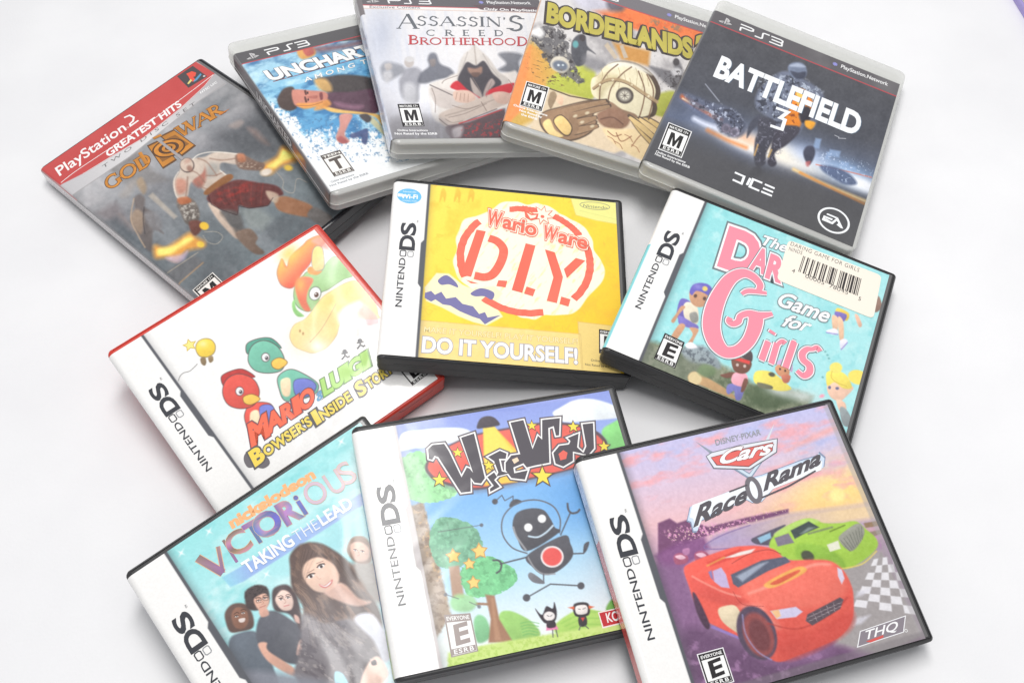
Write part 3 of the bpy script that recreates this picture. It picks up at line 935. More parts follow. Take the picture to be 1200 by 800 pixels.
    S.blob(B((610, 350), (670, 345), (690, 380), (650, 430), (620, 410)), (112, 74, 66), 1.2)
    S.ell(*B(697, 375), 5.5, 4.5, (232, 190, 70), 20); S.ell(*B(675, 483), 4.5, 3.4, (232, 196, 80), 20)
    S.ell(*C(460, 410), 7, 4, (226, 214, 200), -15, 1.2); S.ell(*C(590, 385), 5, 3.4, (226, 190, 80), 10, 1.2)
    S.blob(C((100, 520), (230, 425), (262, 450), (130, 540)), (146, 100, 66), 0.9)
    kilt = C((120, 545), (270, 458), (400, 470), (520, 490), (560, 540), (500, 560), (470, 605), (360, 620), (300, 605), (290, 660), (200, 630), (140, 600))
    S.blob(kilt, (104, 62, 60), 1.2)
    S.cloud((172, 62, 56), 7, 12, 0.45, 0.75, S.pmask(C((140, 550), (270, 465), (420, 480), (400, 560), (220, 600)), 4), 0.9, -20, 2)
    S.blob(C((120, 590), (200, 640), (250, 720), (320, 760), (290, 800), (240, 760), (170, 680)), (196, 176, 160), 1.1)
    S.blob(C((190, 640), (290, 640), (330, 740), (300, 780), (250, 720)), (96, 92, 90), 2, 0.8)
    S.blob(B((880, 420), (960, 390), (1010, 440), (1000, 480), (1050, 530), (1000, 540), (930, 490)), (122, 104, 92), 1.2)
    S.blob(C((510, 570), (560, 550), (640, 570), (730, 610), (720, 670), (620, 660), (530, 630)), (156, 112, 84), 1.3)
    S.blob(C((460, 520), (530, 540), (520, 590), (480, 570)), (206, 186, 164), 1.3, 0.8)
    S.blob(C((700, 660), (740, 615), (800, 640), (850, 680), (800, 730), (740, 700)), (104, 100, 98), 1.2)
    for P, pts in ((B, ((700, 410), (770, 410), (805, 440), (770, 480), (720, 470), (690, 430))), (C, ((520, 410), (560, 460), (560, 510), (620, 530), (640, 450), (700, 470)))):
        S.line(P(*pts), 0.8, (176, 168, 156), 0.4, 0.8, True)
    S.line(C((120, 545), (140, 600), (200, 632), (290, 662), (300, 608), (360, 622), (470, 606), (500, 560)), 0.8, (62, 48, 50), 0.4, 0.8)
    for k in range(9): S.line(C((170 + k * 34, 500 - k * 3), (190 + k * 30, 560), (220 + k * 26, 600)), 0.9, (74, 44, 46) if k % 2 else (186, 84, 74), 0.8, 0.35, True)
    S.line(B((285, 215), (268, 335), (310, 430), (350, 500)), 1.2, (206, 176, 146), 0.7, 0.8, True); S.line(B((345, 265), (340, 340), (350, 420)), 1.0, (66, 62, 66), 0.6, 0.8, True)
    S.mottle(11, 4, 4, octs=4)
    # silver strip and red banner
    strip = A((60, 800), (170, 880), (280, 805), (560, 620), (970, 292), (1130, 192), (1060, 130), (700, 300))
    S.grad([(0, (198, 196, 198)), (0.5, (226, 224, 224)), (1, (180, 178, 180))], A(200, 800), A(1100, 170), S.pmask(strip, 0.6))
    S.line(A((225, 845), (560, 620), (970, 292), (1120, 190)), 0.7, (168, 164, 164), 0.4)
    low = A((152, 786), (300, 712), (430, 632), (640, 510), (860, 335), (1000, 205), (1052, 140))
    S.poly(A((30, 690), (940, 60), (1062, 128)) + low[::-1], (202, 84, 82), 0.45)
    S.mottle(7, 26, 9, S.pmask(A((30, 690), (940, 60), (1062, 128)) + low[::-1]), octs=3)
    # spine of the sleeve
    sp = np.clip(0.6 - S.s, 0, 1)
    S.blend(sp, (212, 208, 208))
    S.blend(np.clip(1 - abs(S.s + 0.4) / 0.7, 0, 1) * (S.v < 44), (176, 84, 84), 0.9)
    S.blend(np.clip(1 - abs(S.s + 0.4) / 0.8, 0, 1) * (S.v >= 44), (112, 112, 114), 0.9)
    S.blend(np.clip((-2.2 - S.s) / 0.4, 0, 1) * (S.v > 3) * (S.v < 26), (228, 220, 222), 0.8)
    sheet = S.build('cover_sheet', root, 2.0)
    D = Decal(c)
    w = (250, 246, 244)
    D.stroke(A((158, 772), (240, 708), (380, 614), (640, 442), (860, 283), (1050, 140)), 0.5, w, smooth=True)
    D.stroke(low, 0.35, (236, 222, 220))
    D.text('PlayStation', A(152, 733), A(543, 462), A(122, 688), w, bold=0.012)
    D.stroke(A((528, 392), (560, 378), (585, 390), (580, 412), (562, 428), (566, 440), (612, 408)), 1.35, w)
    D.ell(A(549, 450), 0.8, 0.8, (236, 200, 196), hole=0.6)
    D.text('GREATEST HITS', A(437, 622), A(866, 322), A(417, 590), w, bold=0.03)
    D.build('banner_lettering', sheet)
    D = Decal(c)
    D.text('T W O   D I S C   S E T', A(406, 690), A(948, 312), A(398, 674), (120, 116, 116))
    D.build('small_print', sheet)
    D = Decal(c)
    D.text('NTSC U/C', A(978, 252), A(1074, 187), A(972, 242), (250, 250, 248), bold=0.02)
    D.build('small_print', sheet)
    D = Decal(c)
    D.poly(A((838, 150), (930, 88), (1015, 150), (905, 217)), (84, 78, 80))
    D.poly(A((892, 135), (925, 120), (950, 128), (945, 148), (932, 155), (948, 170), (930, 182), (915, 172), (905, 150)), (236, 92, 74))
    D.poly(A((898, 192), (918, 165), (926, 175), (906, 196)), (232, 214, 130)); D.poly(A((934, 178), (975, 132), (982, 140), (955, 172), (938, 182)), (96, 160, 196))
    D.ell(A(997, 149), 0.9, 0.9, (210, 200, 200))
    D.build('maker_emblem', sheet)
    D = Decal(c)
    gold = lambda uv: np.array([(222, 150, 70)]) * (0.72 + 0.4 * fbm(uv[:, 0] / 2.2, uv[:, 1] / 2.2, 5))[:, None]
    serif_text(D, 'GOD', A(436, 818), A(694, 655), A(404, 756), gold, small=1.0, gap=0.04, outline=(1.0, (112, 82, 60)), weight=1.35)
    serif_text(D, 'WAR', A(858, 512), A(1112, 362), A(828, 452), gold, small=1.0, gap=-0.08, outline=(1.0, (112, 82, 60)), weight=1.3)
    D.poly(A((1080, 372), (1150, 338), (1130, 352), (1090, 378)), (206, 128, 70))
    for q in (((662, 556), (732, 522), (838, 640), (756, 692)), ((738, 500), (818, 460), (950, 556), (868, 618))):
        D.poly(A(*q), (112, 82, 58)); cx = sum(p[0] for p in q) / 4; cy = sum(p[1] for p in q) / 4
        D.poly(A(*[(cx + (x - cx) * 0.88, cy + (y - cy) * 0.88) for x, y in q]), gold)
        D.poly(A(*[(cx + (x - cx) * 0.62, cy + (y - cy) * 0.55) for x, y in q]), (150, 104, 60))
    D.ell(A(790, 570), 11.0, 8.6, (96, 70, 54), 38); D.ell(A(790, 570), 9.8, 7.5, gold, 38, hole=0.70); D.ell(A(790, 570), 4.6, 3.6, gold, 38, hole=0.55); D.ell(A(790, 570), 1.4, 1.2, (228, 168, 90), 38)
    D.poly(A((705, 520), (752, 498), (742, 488), (694, 510)), gold)
    D.poly(A((722, 528), (738, 520), (880, 632), (866, 642)), (168, 162, 162))
    D.poly(A((610, 600), (630, 592), (672, 660), (650, 668)), gold)
    D.build('title_lettering', sheet)
    rating_label(c, sheet, (227, 340), (249, 320.5), (267, 338), (245, 358), 'M', 'MATURE 17+', light=(240, 238, 232), edge=(236, 234, 228))

# ================================================================== clear disc cases
_bat = CASES['bat']
_F = zz(800, 0, 4.444)
def _bm(p):
    u, v = _bat.uv(*_F(*p)); return np.array([float(u), float(v)])
MARK, WORD0, WORD1, WORDH = _bm((226, 113)), _bm((294, 160)), _bm((516, 248)), _bm((303, 126))
NET0, NET1, NETH, ICON = _bm((823, 355)), _bm((1066, 450)), _bm((828, 338)), _bm((793, 336))

def band_lettering(c, sheet, network=True, light=(240, 240, 240)):
    D = Decal(c)
    ps_mark(D, MARK[0], MARK[1], 7.0, (196, 194, 194))
    ps3_word(D, WORD0, WORD1 - WORD0, WORDH - WORD0, light)
    D.build('console_wordmark', sheet)
    if network:
        D = Decal(c)
        D.textl('PlayStation.Network', NET0, NET1, NETH, light, bold=0.015)
        D.build('network_wordmark', sheet)
        D = Decal(c)
        for k in range(4):
            a = k * math.pi / 4
            d = np.array([math.cos(a), math.sin(a)]) * 1.7
            D.stroke([ICON - d, ICON + d], 0.8, (150, 150, 214), local=True)
        D.build('network_emblem', sheet)

def small_lines(c, sheet, lines, color, bold=0.01):
    for t, a, b, h in lines:
        D = Decal(c)
        D.text(t, a, b, h, color, bold=bold)
        D.build('small_print', sheet)

def build_blue_case():
    c, root, S, r = disc_case('unc', 'game_case', 'clear disc case with a blue water cover and a man falling sideways', DISC_GROUP)
    c.veil = 0.017
    D_, E_ = zz(260, 20, 5), zz(300, 100, 6.6667)
    S.grad([(0, (176, 216, 234)), (0.25, (126, 190, 224)), (0.55, (92, 158, 206)), (0.8, (120, 170, 206)), (1, (220, 228, 232))], (330, 60), (440, 225))
    S.cloud((52, 104, 156), 9, 21, 0.42, 0.72, alpha=0.8, ang=-12, stretch=2.2)
    S.cloud((196, 232, 244), 8, 33, 0.52, 0.8, alpha=0.9, ang=-20, stretch=2.0)
    u = S.s; v = S.v
    foam = np.clip((v - 105) / 60 - u / 130 + 0.35, 0, 1)
    foam = np.maximum(foam, np.clip((16 - u) / 16, 0, 1) * np.clip((v - 60) / 40, 0, 1))
    foam = np.maximum(foam, np.clip((v - 138) / 26, 0, 1))
    n = fbm(S.X / 4.5, S.Y / 4.5, 44, 5)
    S.blend(np.clip((foam * 1.25 - (1 - n)) * 5 + 0.4, 0, 1), (240, 242, 242))
    S.cloud((90, 130, 170), 2.6, 51, 0.6, 0.72, (foam > 0.1) * (foam < 0.9), 0.7)
    S.blob(D_((440, 205), (480, 188), (540, 185), (545, 225), (470, 250)), (226, 170, 100), 1.2)
    S.blob(D_((475, 195), (525, 180), (540, 215), (500, 232)), (196, 104, 96), 1.2)
    S.blob(D_((530, 180), (700, 160), (840, 130), (850, 160), (720, 190), (560, 210)), (150, 96, 92), 3, 0.7)
    # the falling man
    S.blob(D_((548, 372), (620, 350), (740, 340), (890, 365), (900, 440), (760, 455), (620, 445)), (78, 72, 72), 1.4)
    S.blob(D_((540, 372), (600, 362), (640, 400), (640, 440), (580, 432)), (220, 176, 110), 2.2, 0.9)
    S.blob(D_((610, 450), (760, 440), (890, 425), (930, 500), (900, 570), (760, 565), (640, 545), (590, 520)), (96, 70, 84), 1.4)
    S.blob(D_((660, 500), (760, 515), (830, 520), (800, 545), (690, 530)), (150, 110, 130), 2, 0.8)
    S.blob(D_((585, 522), (700, 545), (830, 560), (930, 580), (940, 640), (900, 590), (820, 572), (650, 560)), (228, 186, 112), 1.0)
    S.blob(D_((600, 480), (640, 510), (600, 540), (540, 545)), (232, 160, 86), 1.6, 0.9)
    S.blob(D_((325, 490), (340, 450), (370, 418), (420, 415), (430, 480), (440, 530), (400, 552), (345, 535)), (84, 70, 66), 1.2)
    S.blob(D_((410, 440), (430, 426), (520, 432), (600, 440), (622, 465), (600, 500), (520, 528), (440, 525), (415, 490)), (206, 138, 122), 1.0)
    S.blob(D_((440, 510), (540, 505), (610, 490), (560, 525), (480, 540)), (238, 164, 84), 1.4, 0.95)
    S.blob(D_((482, 434), (494, 431), (498, 455), (489, 458)), (96, 62, 58), 0.5, 0.9); S.blob(D_((482, 472), (492, 470), (500, 498), (490, 502)), (96, 62, 58), 0.5, 0.9)
    for p in ((503, 446), (506, 486)): S.ell(*D_(*p), 0.9, 1.5, (58, 44, 46), 0, 0.4)
    S.line(D_((440, 520), (520, 520), (590, 500)), 0.8, (150, 92, 76), 0.6, 0.7, True)
    S.blob(D_((504, 468), (556, 462), (552, 480), (506, 476)), (176, 108, 96), 0.6, 0.8)
    S.blob(D_((572, 450), (588, 446), (592, 480), (578, 486)), (120, 66, 70), 0.7, 0.85)
    S.blob(D_((692, 575), (765, 575), (738, 640), (720, 690), (748, 730), (700, 742), (668, 710), (690, 640)), (204, 146, 136), 1.0)
    S.blob(D_((700, 700), (740, 735), (700, 742), (675, 715)), (168, 92, 92), 1.0, 0.8)
    S.blob(D_((805, 580), (850, 570), (880, 600), (850, 620)), (84, 78, 80), 1.0)
    S.blob(D_((750, 690), (800, 672), (850, 655), (858, 700), (845, 748), (820, 735), (815, 705), (765, 712)), (74, 84, 124), 1.0, 0.9)
    S.poly(D_((880, 580), (935, 640), (960, 700), (930, 680), (870, 620)), (214, 200, 150), 1.2, 0.8)
    S.mottle(7, 3, 14, octs=3)
    S.poly(D_((640, 150), (830, 100), (900, 90), (900, 150), (830, 135)), (96, 86, 88), 0.6)
    console_band(c, root, S)
    sp = np.clip((0.9 - S.s) / 0.5, 0, 1)
    S.blend(sp, (112, 110, 112))
    S.blend(sp * np.clip((S.v - 112) / 4, 0, 1) * np.clip((136 - S.v) / 4, 0, 1) * np.clip(-S.s / 3, 0, 1), (206, 122, 84), 0.8)
    S.blend(np.clip(1 - abs(S.s - 0.8) / 0.6, 0, 1), (150, 148, 148), 0.7)
    sheet = S.build('cover_sheet', root, r)
    band_lettering(c, sheet, False)
    D = Decal(c)
    D.stroke(D_((300, 382), (600, 300), (880, 222)), 0.55, (150, 62, 66))
    D.text('UNCHARTED', D_(290, 374), D_(1040, 172), D_(248, 322), (246, 246, 244), bold=0.045, outline=(0.02, (120, 120, 128)), shadow=((86, 88, 100), (0.7, 0.8)))
    D.text('A M O N G  T H I E V E S', D_(488, 384), D_(1120, 190), D_(480, 360), (250, 248, 244), bold=0.01, outline=(0.015, (150, 130, 120)))
    D.textl('UNCHARTED', (-7.6, 56), (-7.6, 112), (-2.2, 56), (226, 226, 226), bold=0.03, outline=(0.02, (84, 82, 84)))
    D.build('title_lettering', sheet)
    rating_label(c, sheet, E_(500, 553), E_(655, 506), E_(772, 670), E_(612, 718), 'T', 'TEEN', dark=(96, 88, 84), light=(244, 242, 236))
    small_lines(c, sheet, [('Online Interactions', E_(590, 765), E_(770, 705), E_(580, 752)), ('Not Rated by the ESRB', E_(582, 795), E_(880, 695), E_(572, 782))], (120, 122, 130))

def build_white_robe_case():
    c, root, S, r = disc_case('ac', 'game_case', 'clear disc case with a pale cover and a white hooded figure crossing his arms', DISC_GROUP)
    c.veil = 0.017
    G = zz(410, 0, 5)
    S.grad([(0, (236, 234, 234)), (0.45, (222, 223, 230)), (0.72, (182, 182, 190)), (1, (132, 130, 134))], (520, 30), (520, 165))
    S.glow(*G(430, 560), 42, 26, (240, 240, 244), 0, 0.95)
    S.glow(*G(180, 200), 22, 40, (188, 194, 210), 10, 0.8)
    S.cloud((212, 216, 228), 5, 61, 0.45, 0.8, alpha=0.6, ang=82, stretch=6)
    S.glow(*G(760, 330), 60, 18, (244, 242, 240), 0, 0.6)
    g = (136, 138, 146)
    S.blob(G((178, 400), (205, 366), (250, 368), (310, 388), (325, 425), (290, 445), (230, 475), (195, 465)), g, 2.2, 0.75)
    S.blob(G((205, 380), (240, 375), (245, 405), (215, 415)), (198, 190, 186), 1.4, 0.8)
    S.blob(G((195, 430), (240, 420), (250, 460), (210, 490)), (214, 212, 214), 2, 0.7)
    S.blob(G((300, 450), (325, 405), (395, 398), (425, 440), (405, 520), (395, 600), (310, 575), (288, 490)), (150, 150, 158), 2.0, 0.85)
    S.blob(G((320, 500), (380, 500), (390, 600), (320, 600)), (206, 206, 210), 3, 0.8)
    S.ell(*G(347, 368), 5.6, 6.2, (196, 188, 184), 0, 1.0); S.ell(*G(350, 350), 5.4, 3.4, (214, 212, 212), 0, 1.0)
    S.blob(G((455, 350), (470, 316), (505, 318), (530, 375), (590, 405), (610, 450), (520, 470), (440, 492), (398, 480), (415, 430), (462, 392)), (112, 114, 124), 1.6, 0.9)
    S.blob(G((468, 355), (500, 350), (500, 385), (478, 392)), (150, 138, 134), 1.2, 0.7)
    S.blob(G((870, 410), (915, 375), (870, 320), (940, 308), (1010, 325), (990, 370), (1000, 430), (910, 425)), (112, 114, 122), 2.0, 0.9)
    robe, sh = (222, 216, 210), (150, 140, 136)
    S.blob(G((465, 500), (560, 462), (640, 430), (900, 430), (980, 430), (980, 620), (880, 640), (560, 720), (490, 690), (470, 600)), robe, 1.6)
    S.blob(G((480, 560), (520, 610), (500, 690), (480, 640)), (236, 234, 234), 3, 0.8)
    S.blob(G((625, 470), (640, 380), (665, 325), (705, 290), (728, 262), (765, 295), (820, 350), (870, 420), (930, 470), (900, 510), (760, 500), (640, 500)), (212, 206, 200), 1.2)
    S.line(G((728, 265), (735, 330), (740, 380)), 1.2, (172, 160, 152), 0.9, 0.8)
    S.line(G((690, 310), (670, 370), (640, 440)), 1.0, (176, 168, 164), 0.9, 0.7); S.line(G((780, 320), (820, 390), (870, 450)), 1.0, (176, 168, 164), 0.9, 0.7)
    S.blob(G((632, 478), (660, 405), (688, 366), (738, 386), (785, 360), (835, 430), (888, 492), (810, 550), (740, 590), (690, 540)), (78, 74, 80), 1.0)
    S.blob(G((692, 400), (735, 404), (772, 394), (772, 430), (740, 442), (702, 430)), (160, 128, 114), 1.3)
    S.blob(G((712, 430), (760, 428), (750, 452), (722, 452)), (110, 88, 82), 1.0)
    S.blob(G((705, 460), (735, 500), (775, 560), (760, 590), (720, 540)), (176, 164, 158), 1.0)
    S.blob(G((830, 462), (800, 500), (780, 560), (790, 592), (820, 530), (850, 490)), (166, 152, 148), 1.0)
    for p in (((588, 512), (630, 476), (690, 528), (770, 580), (730, 575), (690, 595), (640, 540)), ((815, 530), (960, 488), (945, 545), (860, 560), (800, 590))):
        S.blob(G(*p), (196, 52, 62), 0.9)
    S.blob(G((470, 520), (540, 520), (640, 550), (700, 545), (755, 580), (700, 625), (570, 640), (500, 610)), (206, 196, 190), 1.2)
    S.line(G((470, 500), (600, 560)), 1.3, (120, 112, 112), 0.6, 0.9)
    S.blob(G((605, 545), (640, 530), (700, 535), (735, 570), (725, 605), (660, 605), (615, 590)), (216, 186, 170), 0.9)
    for k in range(4): S.line(G((628 + k * 22, 545 + k * 3), (620 + k * 24, 585 + k * 5)), 0.6, (150, 116, 104), 0.4, 0.8)
    S.blob(G((520, 690), (550, 655), (690, 605), (850, 545), (920, 550), (930, 600), (850, 640), (720, 690), (600, 742), (545, 735)), (192, 178, 168), 1.0)
    S.line(G((525, 700), (600, 744), (720, 695), (860, 640)), 1.0, (96, 84, 82), 0.7, 0.9, True)
    S.line(G((560, 680), (700, 640), (860, 580)), 1.2, (150, 136, 128), 0.9, 0.7, True); S.line(G((770, 600), (800, 650)), 0.9, (120, 104, 98), 0.6, 0.8)
    S.blob(G((835, 550), (900, 540), (945, 560), (920, 610), (860, 600)), (202, 172, 158), 0.9)
    S.blob(G((560, 748), (700, 715), (880, 645), (910, 660), (900, 800), (640, 830)), (92, 76, 80), 1.4)
    S.blob(G((600, 760), (660, 742), (650, 800), (610, 810)), (216, 214, 216), 2, 0.6)
    S.line(G((640, 725), (760, 690), (890, 645)), 1.3, (186, 64, 66), 0.6, 0.9, True)
    S.cloud((176, 62, 66), 2.6, 71, 0.55, 0.75, S.pmask(G((660, 740), (890, 700), (880, 800), (650, 800)), 2), 0.9)
    for p in (((480, 520), (500, 580), (500, 660)), ((540, 490), (560, 470), (630, 445)), ((600, 620), (680, 640), (760, 620)), ((580, 690), (680, 665), (800, 610)), ((560, 700), (600, 720), (660, 710)), ((930, 470), (960, 520), (960, 590)), ((720, 460), (745, 500), (770, 545)), ((830, 480), (815, 520), (800, 570))):
        S.line(G(*p), 0.9, (138, 124, 118), 0.5, 0.75, True)
    S.blob(G((250, 700), (480, 690), (600, 760), (560, 830), (200, 830)), (128, 126, 130), 6, 0.7)
    S.mottle(5, 3, 15, octs=3)
    S.band(-1, 140, 27.7, 31.6, (238, 236, 234), 0.3); S.band(-1, 140, 31.4, 32.0, (214, 178, 160), 0.3)
    console_band(c, root, S, grey=(104, 100, 104))
    S.poly(G((715, 32), (1250, 50), (1250, 84), (800, 64), (765, 58)), (104, 86, 90), 0.5)
    sp = np.clip((1.0 - S.s) / 0.6, 0, 1)
    S.blend(sp, (216, 219, 230)); S.cloud((186, 190, 206), 7, 81, 0.45, 0.7, sp, 0.8)
    S.blend(np.clip((3.2 - S.s) / 0.4, 0, 1) * (S.v < 39), (124, 118, 120))
    sheet = S.build('cover_sheet', root, r)
    band_lettering(c, sheet)
    ink = (104, 108, 114)
    D = Decal(c)
    serif_text(D, 'A', G(278, 169), G(396, 170), G(280, 84), ink, gap=0.0)
    serif_text(D, "SSASSIN'", G(388, 152), G(918, 160), G(390, 96), ink, gap=0.08)
    serif_text(D, 'S', G(920, 182), G(1018, 184), G(922, 94), ink, gap=0.0)
    serif_text(D, 'CREED', G(446, 212), G(900, 214), G(446, 178), ink, gap=0.82)
    serif_text(D, 'B', G(342, 263), G(402, 263), G(342, 210), (192, 70, 76), gap=0.0)
    serif_text(D, 'ROTHERHOO', G(408, 264), G(975, 268), G(408, 224), (192, 70, 76), gap=0.03)
    serif_text(D, 'D', G(978, 272), G(1040, 272), G(978, 220), (192, 70, 76), gap=0.0)
    D.build('title_lettering', sheet)
    rating_label(c, sheet, G(278, 612), G(405, 610), G(438, 742), G(310, 745), 'M', 'MATURE 17+')
    small_lines(c, sheet, [('Online Interactions', G(280, 771), G(457, 771), G(278, 760)), ('Not Rated by the ESRB', G(264, 791), G(512, 791), G(262, 779)),], (246, 246, 246), 0.02)
    small_lines(c, sheet, [('Exclusive Content', G(116, 50), G(412, 54), G(116, 36))], (140, 140, 146), 0.012)
    small_lines(c, sheet, [('Only On PlayStation', G(785, 62), G(1120, 72), G(785, 49))], (246, 244, 244), 0.03)

def build_mask_case():
    c, root, S, r = disc_case('bor', 'game_case', 'clear disc case with an orange and green cover under olive block lettering', DISC_GROUP)
    c.veil = 0.019
    I, J = zz(600, 0, 5), zz(580, 60, 5)
    S.fill((222, 218, 216))
    S.cloud((150, 146, 148), 22, 91, 0.45, 0.75, alpha=0.7)
    S.poly(I((120, 230), (230, 330), (420, 480), (480, 560), (300, 640), (-60, 800), (-60, 500)), (214, 176, 96), 4)
    S.grad([(0, (244, 150, 92)), (1, (206, 190, 92))], I(30, 560), I(330, 520), S.pmask(I((100, 260), (240, 330), (430, 470), (480, 560), (350, 570), (210, 510), (0, 700), (-60, 800), (-60, 500)), 2))
    S.poly(I((60, 380), (110, 270), (90, 420), (0, 690), (-60, 760), (-40, 600)), (244, 152, 92), 2.0)
    S.blob(I((230, 450), (350, 400), (400, 380), (470, 410), (490, 450), (470, 580), (340, 560), (210, 520)), (190, 196, 86), 2.2)
    S.blob(I((840, 580), (880, 545), (960, 548), (920, 690), (830, 672)), (176, 180, 84), 2.0)
    S.poly(I((590, 250), (810, 300), (800, 390), (640, 350)), (208, 152, 84), 2.5)
    S.poly(I((470, 62), (640, 40), (900, 100), (1200, 190), (1180, 300), (700, 170)), (242, 132, 78), 2.0)
    S.cloud((214, 104, 66), 6, 97, 0.5, 0.7, S.pmask(I((470, 62), (640, 40), (900, 100), (1200, 190), (1180, 300), (700, 170)), 2), 0.5)
    S.cloud((150, 128, 106), 5, 99, 0.56, 0.62, S.pmask(I((820, 110), (1000, 150), (960, 220), (800, 180)), 3), 0.8)
    S.blob(I((360, -30), (560, 0), (640, 50), (460, 70), (380, 30)), (206, 204, 216), 5)
    S.blob(I((560, 10), (660, 30), (640, 70), (570, 60)), (90, 86, 96), 3, 0.8)
    # smoke, wreckage, small far figures
    n = fbm(S.X / 6, S.Y / 6, 101, 5)
    deb = S.pmask(I((100, 230), (180, 160), (290, 160), (340, 240), (360, 330), (420, 480), (380, 500), (230, 400), (150, 280)), 4)
    S.blend(np.clip((deb - 0.55 + (n - 0.5) * 1.6) * 6, 0, 1), (112, 110, 112), 0.92)
    S.cloud((66, 62, 64), 3.2, 103, 0.52, 0.66, deb, 0.8); S.cloud((196, 190, 180), 3.6, 104, 0.6, 0.72, deb, 0.8)
    S.blob(I((110, 190), (160, 160), (190, 200), (160, 225)), (240, 238, 236), 2.2)
    S.blob(I((225, 370), (255, 335), (310, 340), (338, 390), (300, 430), (240, 410)), (214, 206, 190), 0.9); S.ell(*I(282, 388), 9, 6, (118, 126, 140), 15, 1.2)
    S.ell(*I(272, 384), 1.4, 1.2, (226, 236, 240)); S.ell(*I(298, 384), 1.2, 1.0, (226, 236, 240))
    S.blob(I((350, 250), (390, 205), (430, 215), (440, 270), (490, 320), (440, 300), (430, 370), (380, 390), (350, 330)), (92, 92, 98), 1.0)
    S.ell(*I(412, 225), 3.6, 4.0, (80, 74, 76)); S.ell(*I(372, 262), 3.4, 4.2, (110, 170, 172), 0, 1.0)
    S.blob(I((430, 330), (560, 370), (520, 420), (430, 400)), (140, 138, 142), 4, 0.8)
    S.poly(I((540, 270), (560, 250), (620, 340), (600, 350)), (206, 190, 168), 0.8); S.poly(I((630, 270), (650, 265), (680, 340), (655, 345)), (200, 186, 168), 0.8)
    S.blob(I((800, 390), (860, 400), (950, 420), (940, 370), (960, 350), (990, 380), (1000, 450), (970, 530), (900, 490), (860, 450)), (120, 118, 122), 1.6, 0.9)
    S.ell(*I(962, 366), 3.6, 4.4, (84, 80, 82)); S.ell(*I(965, 425), 6, 5, (206, 204, 206), 0, 1.4)
    S.cloud((80, 76, 78), 3, 107, 0.54, 0.66, S.pmask(I((860, 440), (1010, 400), (990, 560), (880, 520)), 3), 0.9)
    S.cloud((120, 96, 70), 1.8, 108, 0.66, 0.7, S.pmask(I((80, 320), (300, 420), (300, 540), (220, 500), (90, 420)), 3), 0.9, 15, 2.5)
    # domed stone shape with its round vent, and a pair of gloved hands
    out = (92, 78, 68)
    dome = I((492, 575), (468, 520), (475, 460), (515, 435), (560, 380), (640, 358), (740, 378), (825, 440), (868, 520), (862, 580), (845, 600), (850, 640), (828, 685), (740, 700), (690, 675), (600, 640))
    S.poly(I((210, 520), (470, 590), (560, 600), (620, 640), (900, 690), (880, 800), (600, 900), (100, 760)), (226, 206, 176), 1.5)
    S.line(I((205, 515), (340, 565), (480, 590)), 1.4, out, 0.5)
    S.blob(dome, out, 0.7)
    S.blob([(668.5 + (x - 668.5) * 0.945, 106 + (y - 106) * 0.945) for x, y in dome], (234, 224, 192), 0.8)
    S.blob(I((560, 378), (640, 362), (740, 382), (820, 440), (760, 420), (660, 390), (590, 400)), (246, 242, 228), 2, 0.9)
    S.blob(I((500, 440), (600, 440), (640, 470), (560, 520), (520, 580), (500, 540)), (196, 182, 140), 2.5, 0.6)
    for p in (((512, 590), (520, 500), (560, 430), (620, 380)), ((560, 610), (580, 520), (640, 440), (700, 395)), ((745, 690), (770, 600), (775, 520), (740, 420)), ((800, 690), (822, 600), (826, 520), (790, 440))):
        S.line(I(*p), 1.6, (126, 98, 78), 0.5, 0.9, True)
    S.line(I((478, 520), (560, 470), (660, 480), (760, 540), (850, 600)), 3.6, (176, 150, 116), 0.7, 0.9, True); S.line(I((478, 528), (560, 480), (660, 490), (758, 552), (846, 612)), 0.8, (110, 86, 70), 0.4, 0.9, True)
    for p in ((515, 498), (590, 470), (700, 500), (800, 566)): S.ell(*I(*p), 1.3, 1.3, (232, 220, 190), 0, 0.4)
    S.blob(I((520, 600), (580, 600), (640, 640), (720, 670), (735, 700), (670, 705), (580, 670)), (150, 122, 100), 0.8)
    for k in range(9): S.line(I((520 + k * 34, 400 + (k % 3) * 30), (530 + k * 34, 440 + (k % 3) * 34), (522 + k * 34, 470 + (k % 4) * 20)), 0.6, (178, 158, 122), 0.35, 0.8, True)
    S.ell(*I(660, 562), 10.5, 9.6, (96, 88, 82), 15); S.ell(*I(660, 562), 7.6, 6.9, (150, 144, 134), 15); S.ell(*I(660, 562), 5.6, 5.0, (212, 206, 190), 15); S.ell(*I(660, 562), 1.6, 1.5, (110, 100, 92), 15)
    for k in range(8):
        a = k * math.pi / 4
        S.line([(732 + 2 * math.cos(a), 112.4 + 2 * math.sin(a)), (732 + 5 * math.cos(a), 112.4 + 4.6 * math.sin(a))], 0.6, (120, 112, 100), 0.35)
    S.blob(I((500, 670), (560, 640), (640, 650), (690, 700), (660, 750), (580, 760), (510, 720)), (150, 116, 96), 1.4); S.line(I((520, 700), (590, 690), (650, 730)), 1.2, (104, 76, 66), 0.7, 0.9, True)
    S.blob(I((530, 760), (640, 760), (760, 760), (880, 820), (820, 950), (640, 880)), (232, 208, 164), 1.5)
    for p in (((610, 780), (640, 830), (700, 800)), ((700, 860), (760, 790), (830, 800)), ((560, 770), (600, 800), (640, 790))): S.line(I(*p), 1.0, (140, 92, 70), 0.5, 0.9, True)
    glove = I((180, 660), (290, 625), (440, 590), (540, 585), (572, 605), (500, 640), (475, 690), (500, 720), (450, 790), (330, 830), (210, 790), (160, 720))
    S.blob(glove, out, 0.8); S.blob([(666 + (x - 666) * 0.95, 139.5 + (y - 139.5) * 0.93) for x, y in glove], (160, 130, 104), 0.8)
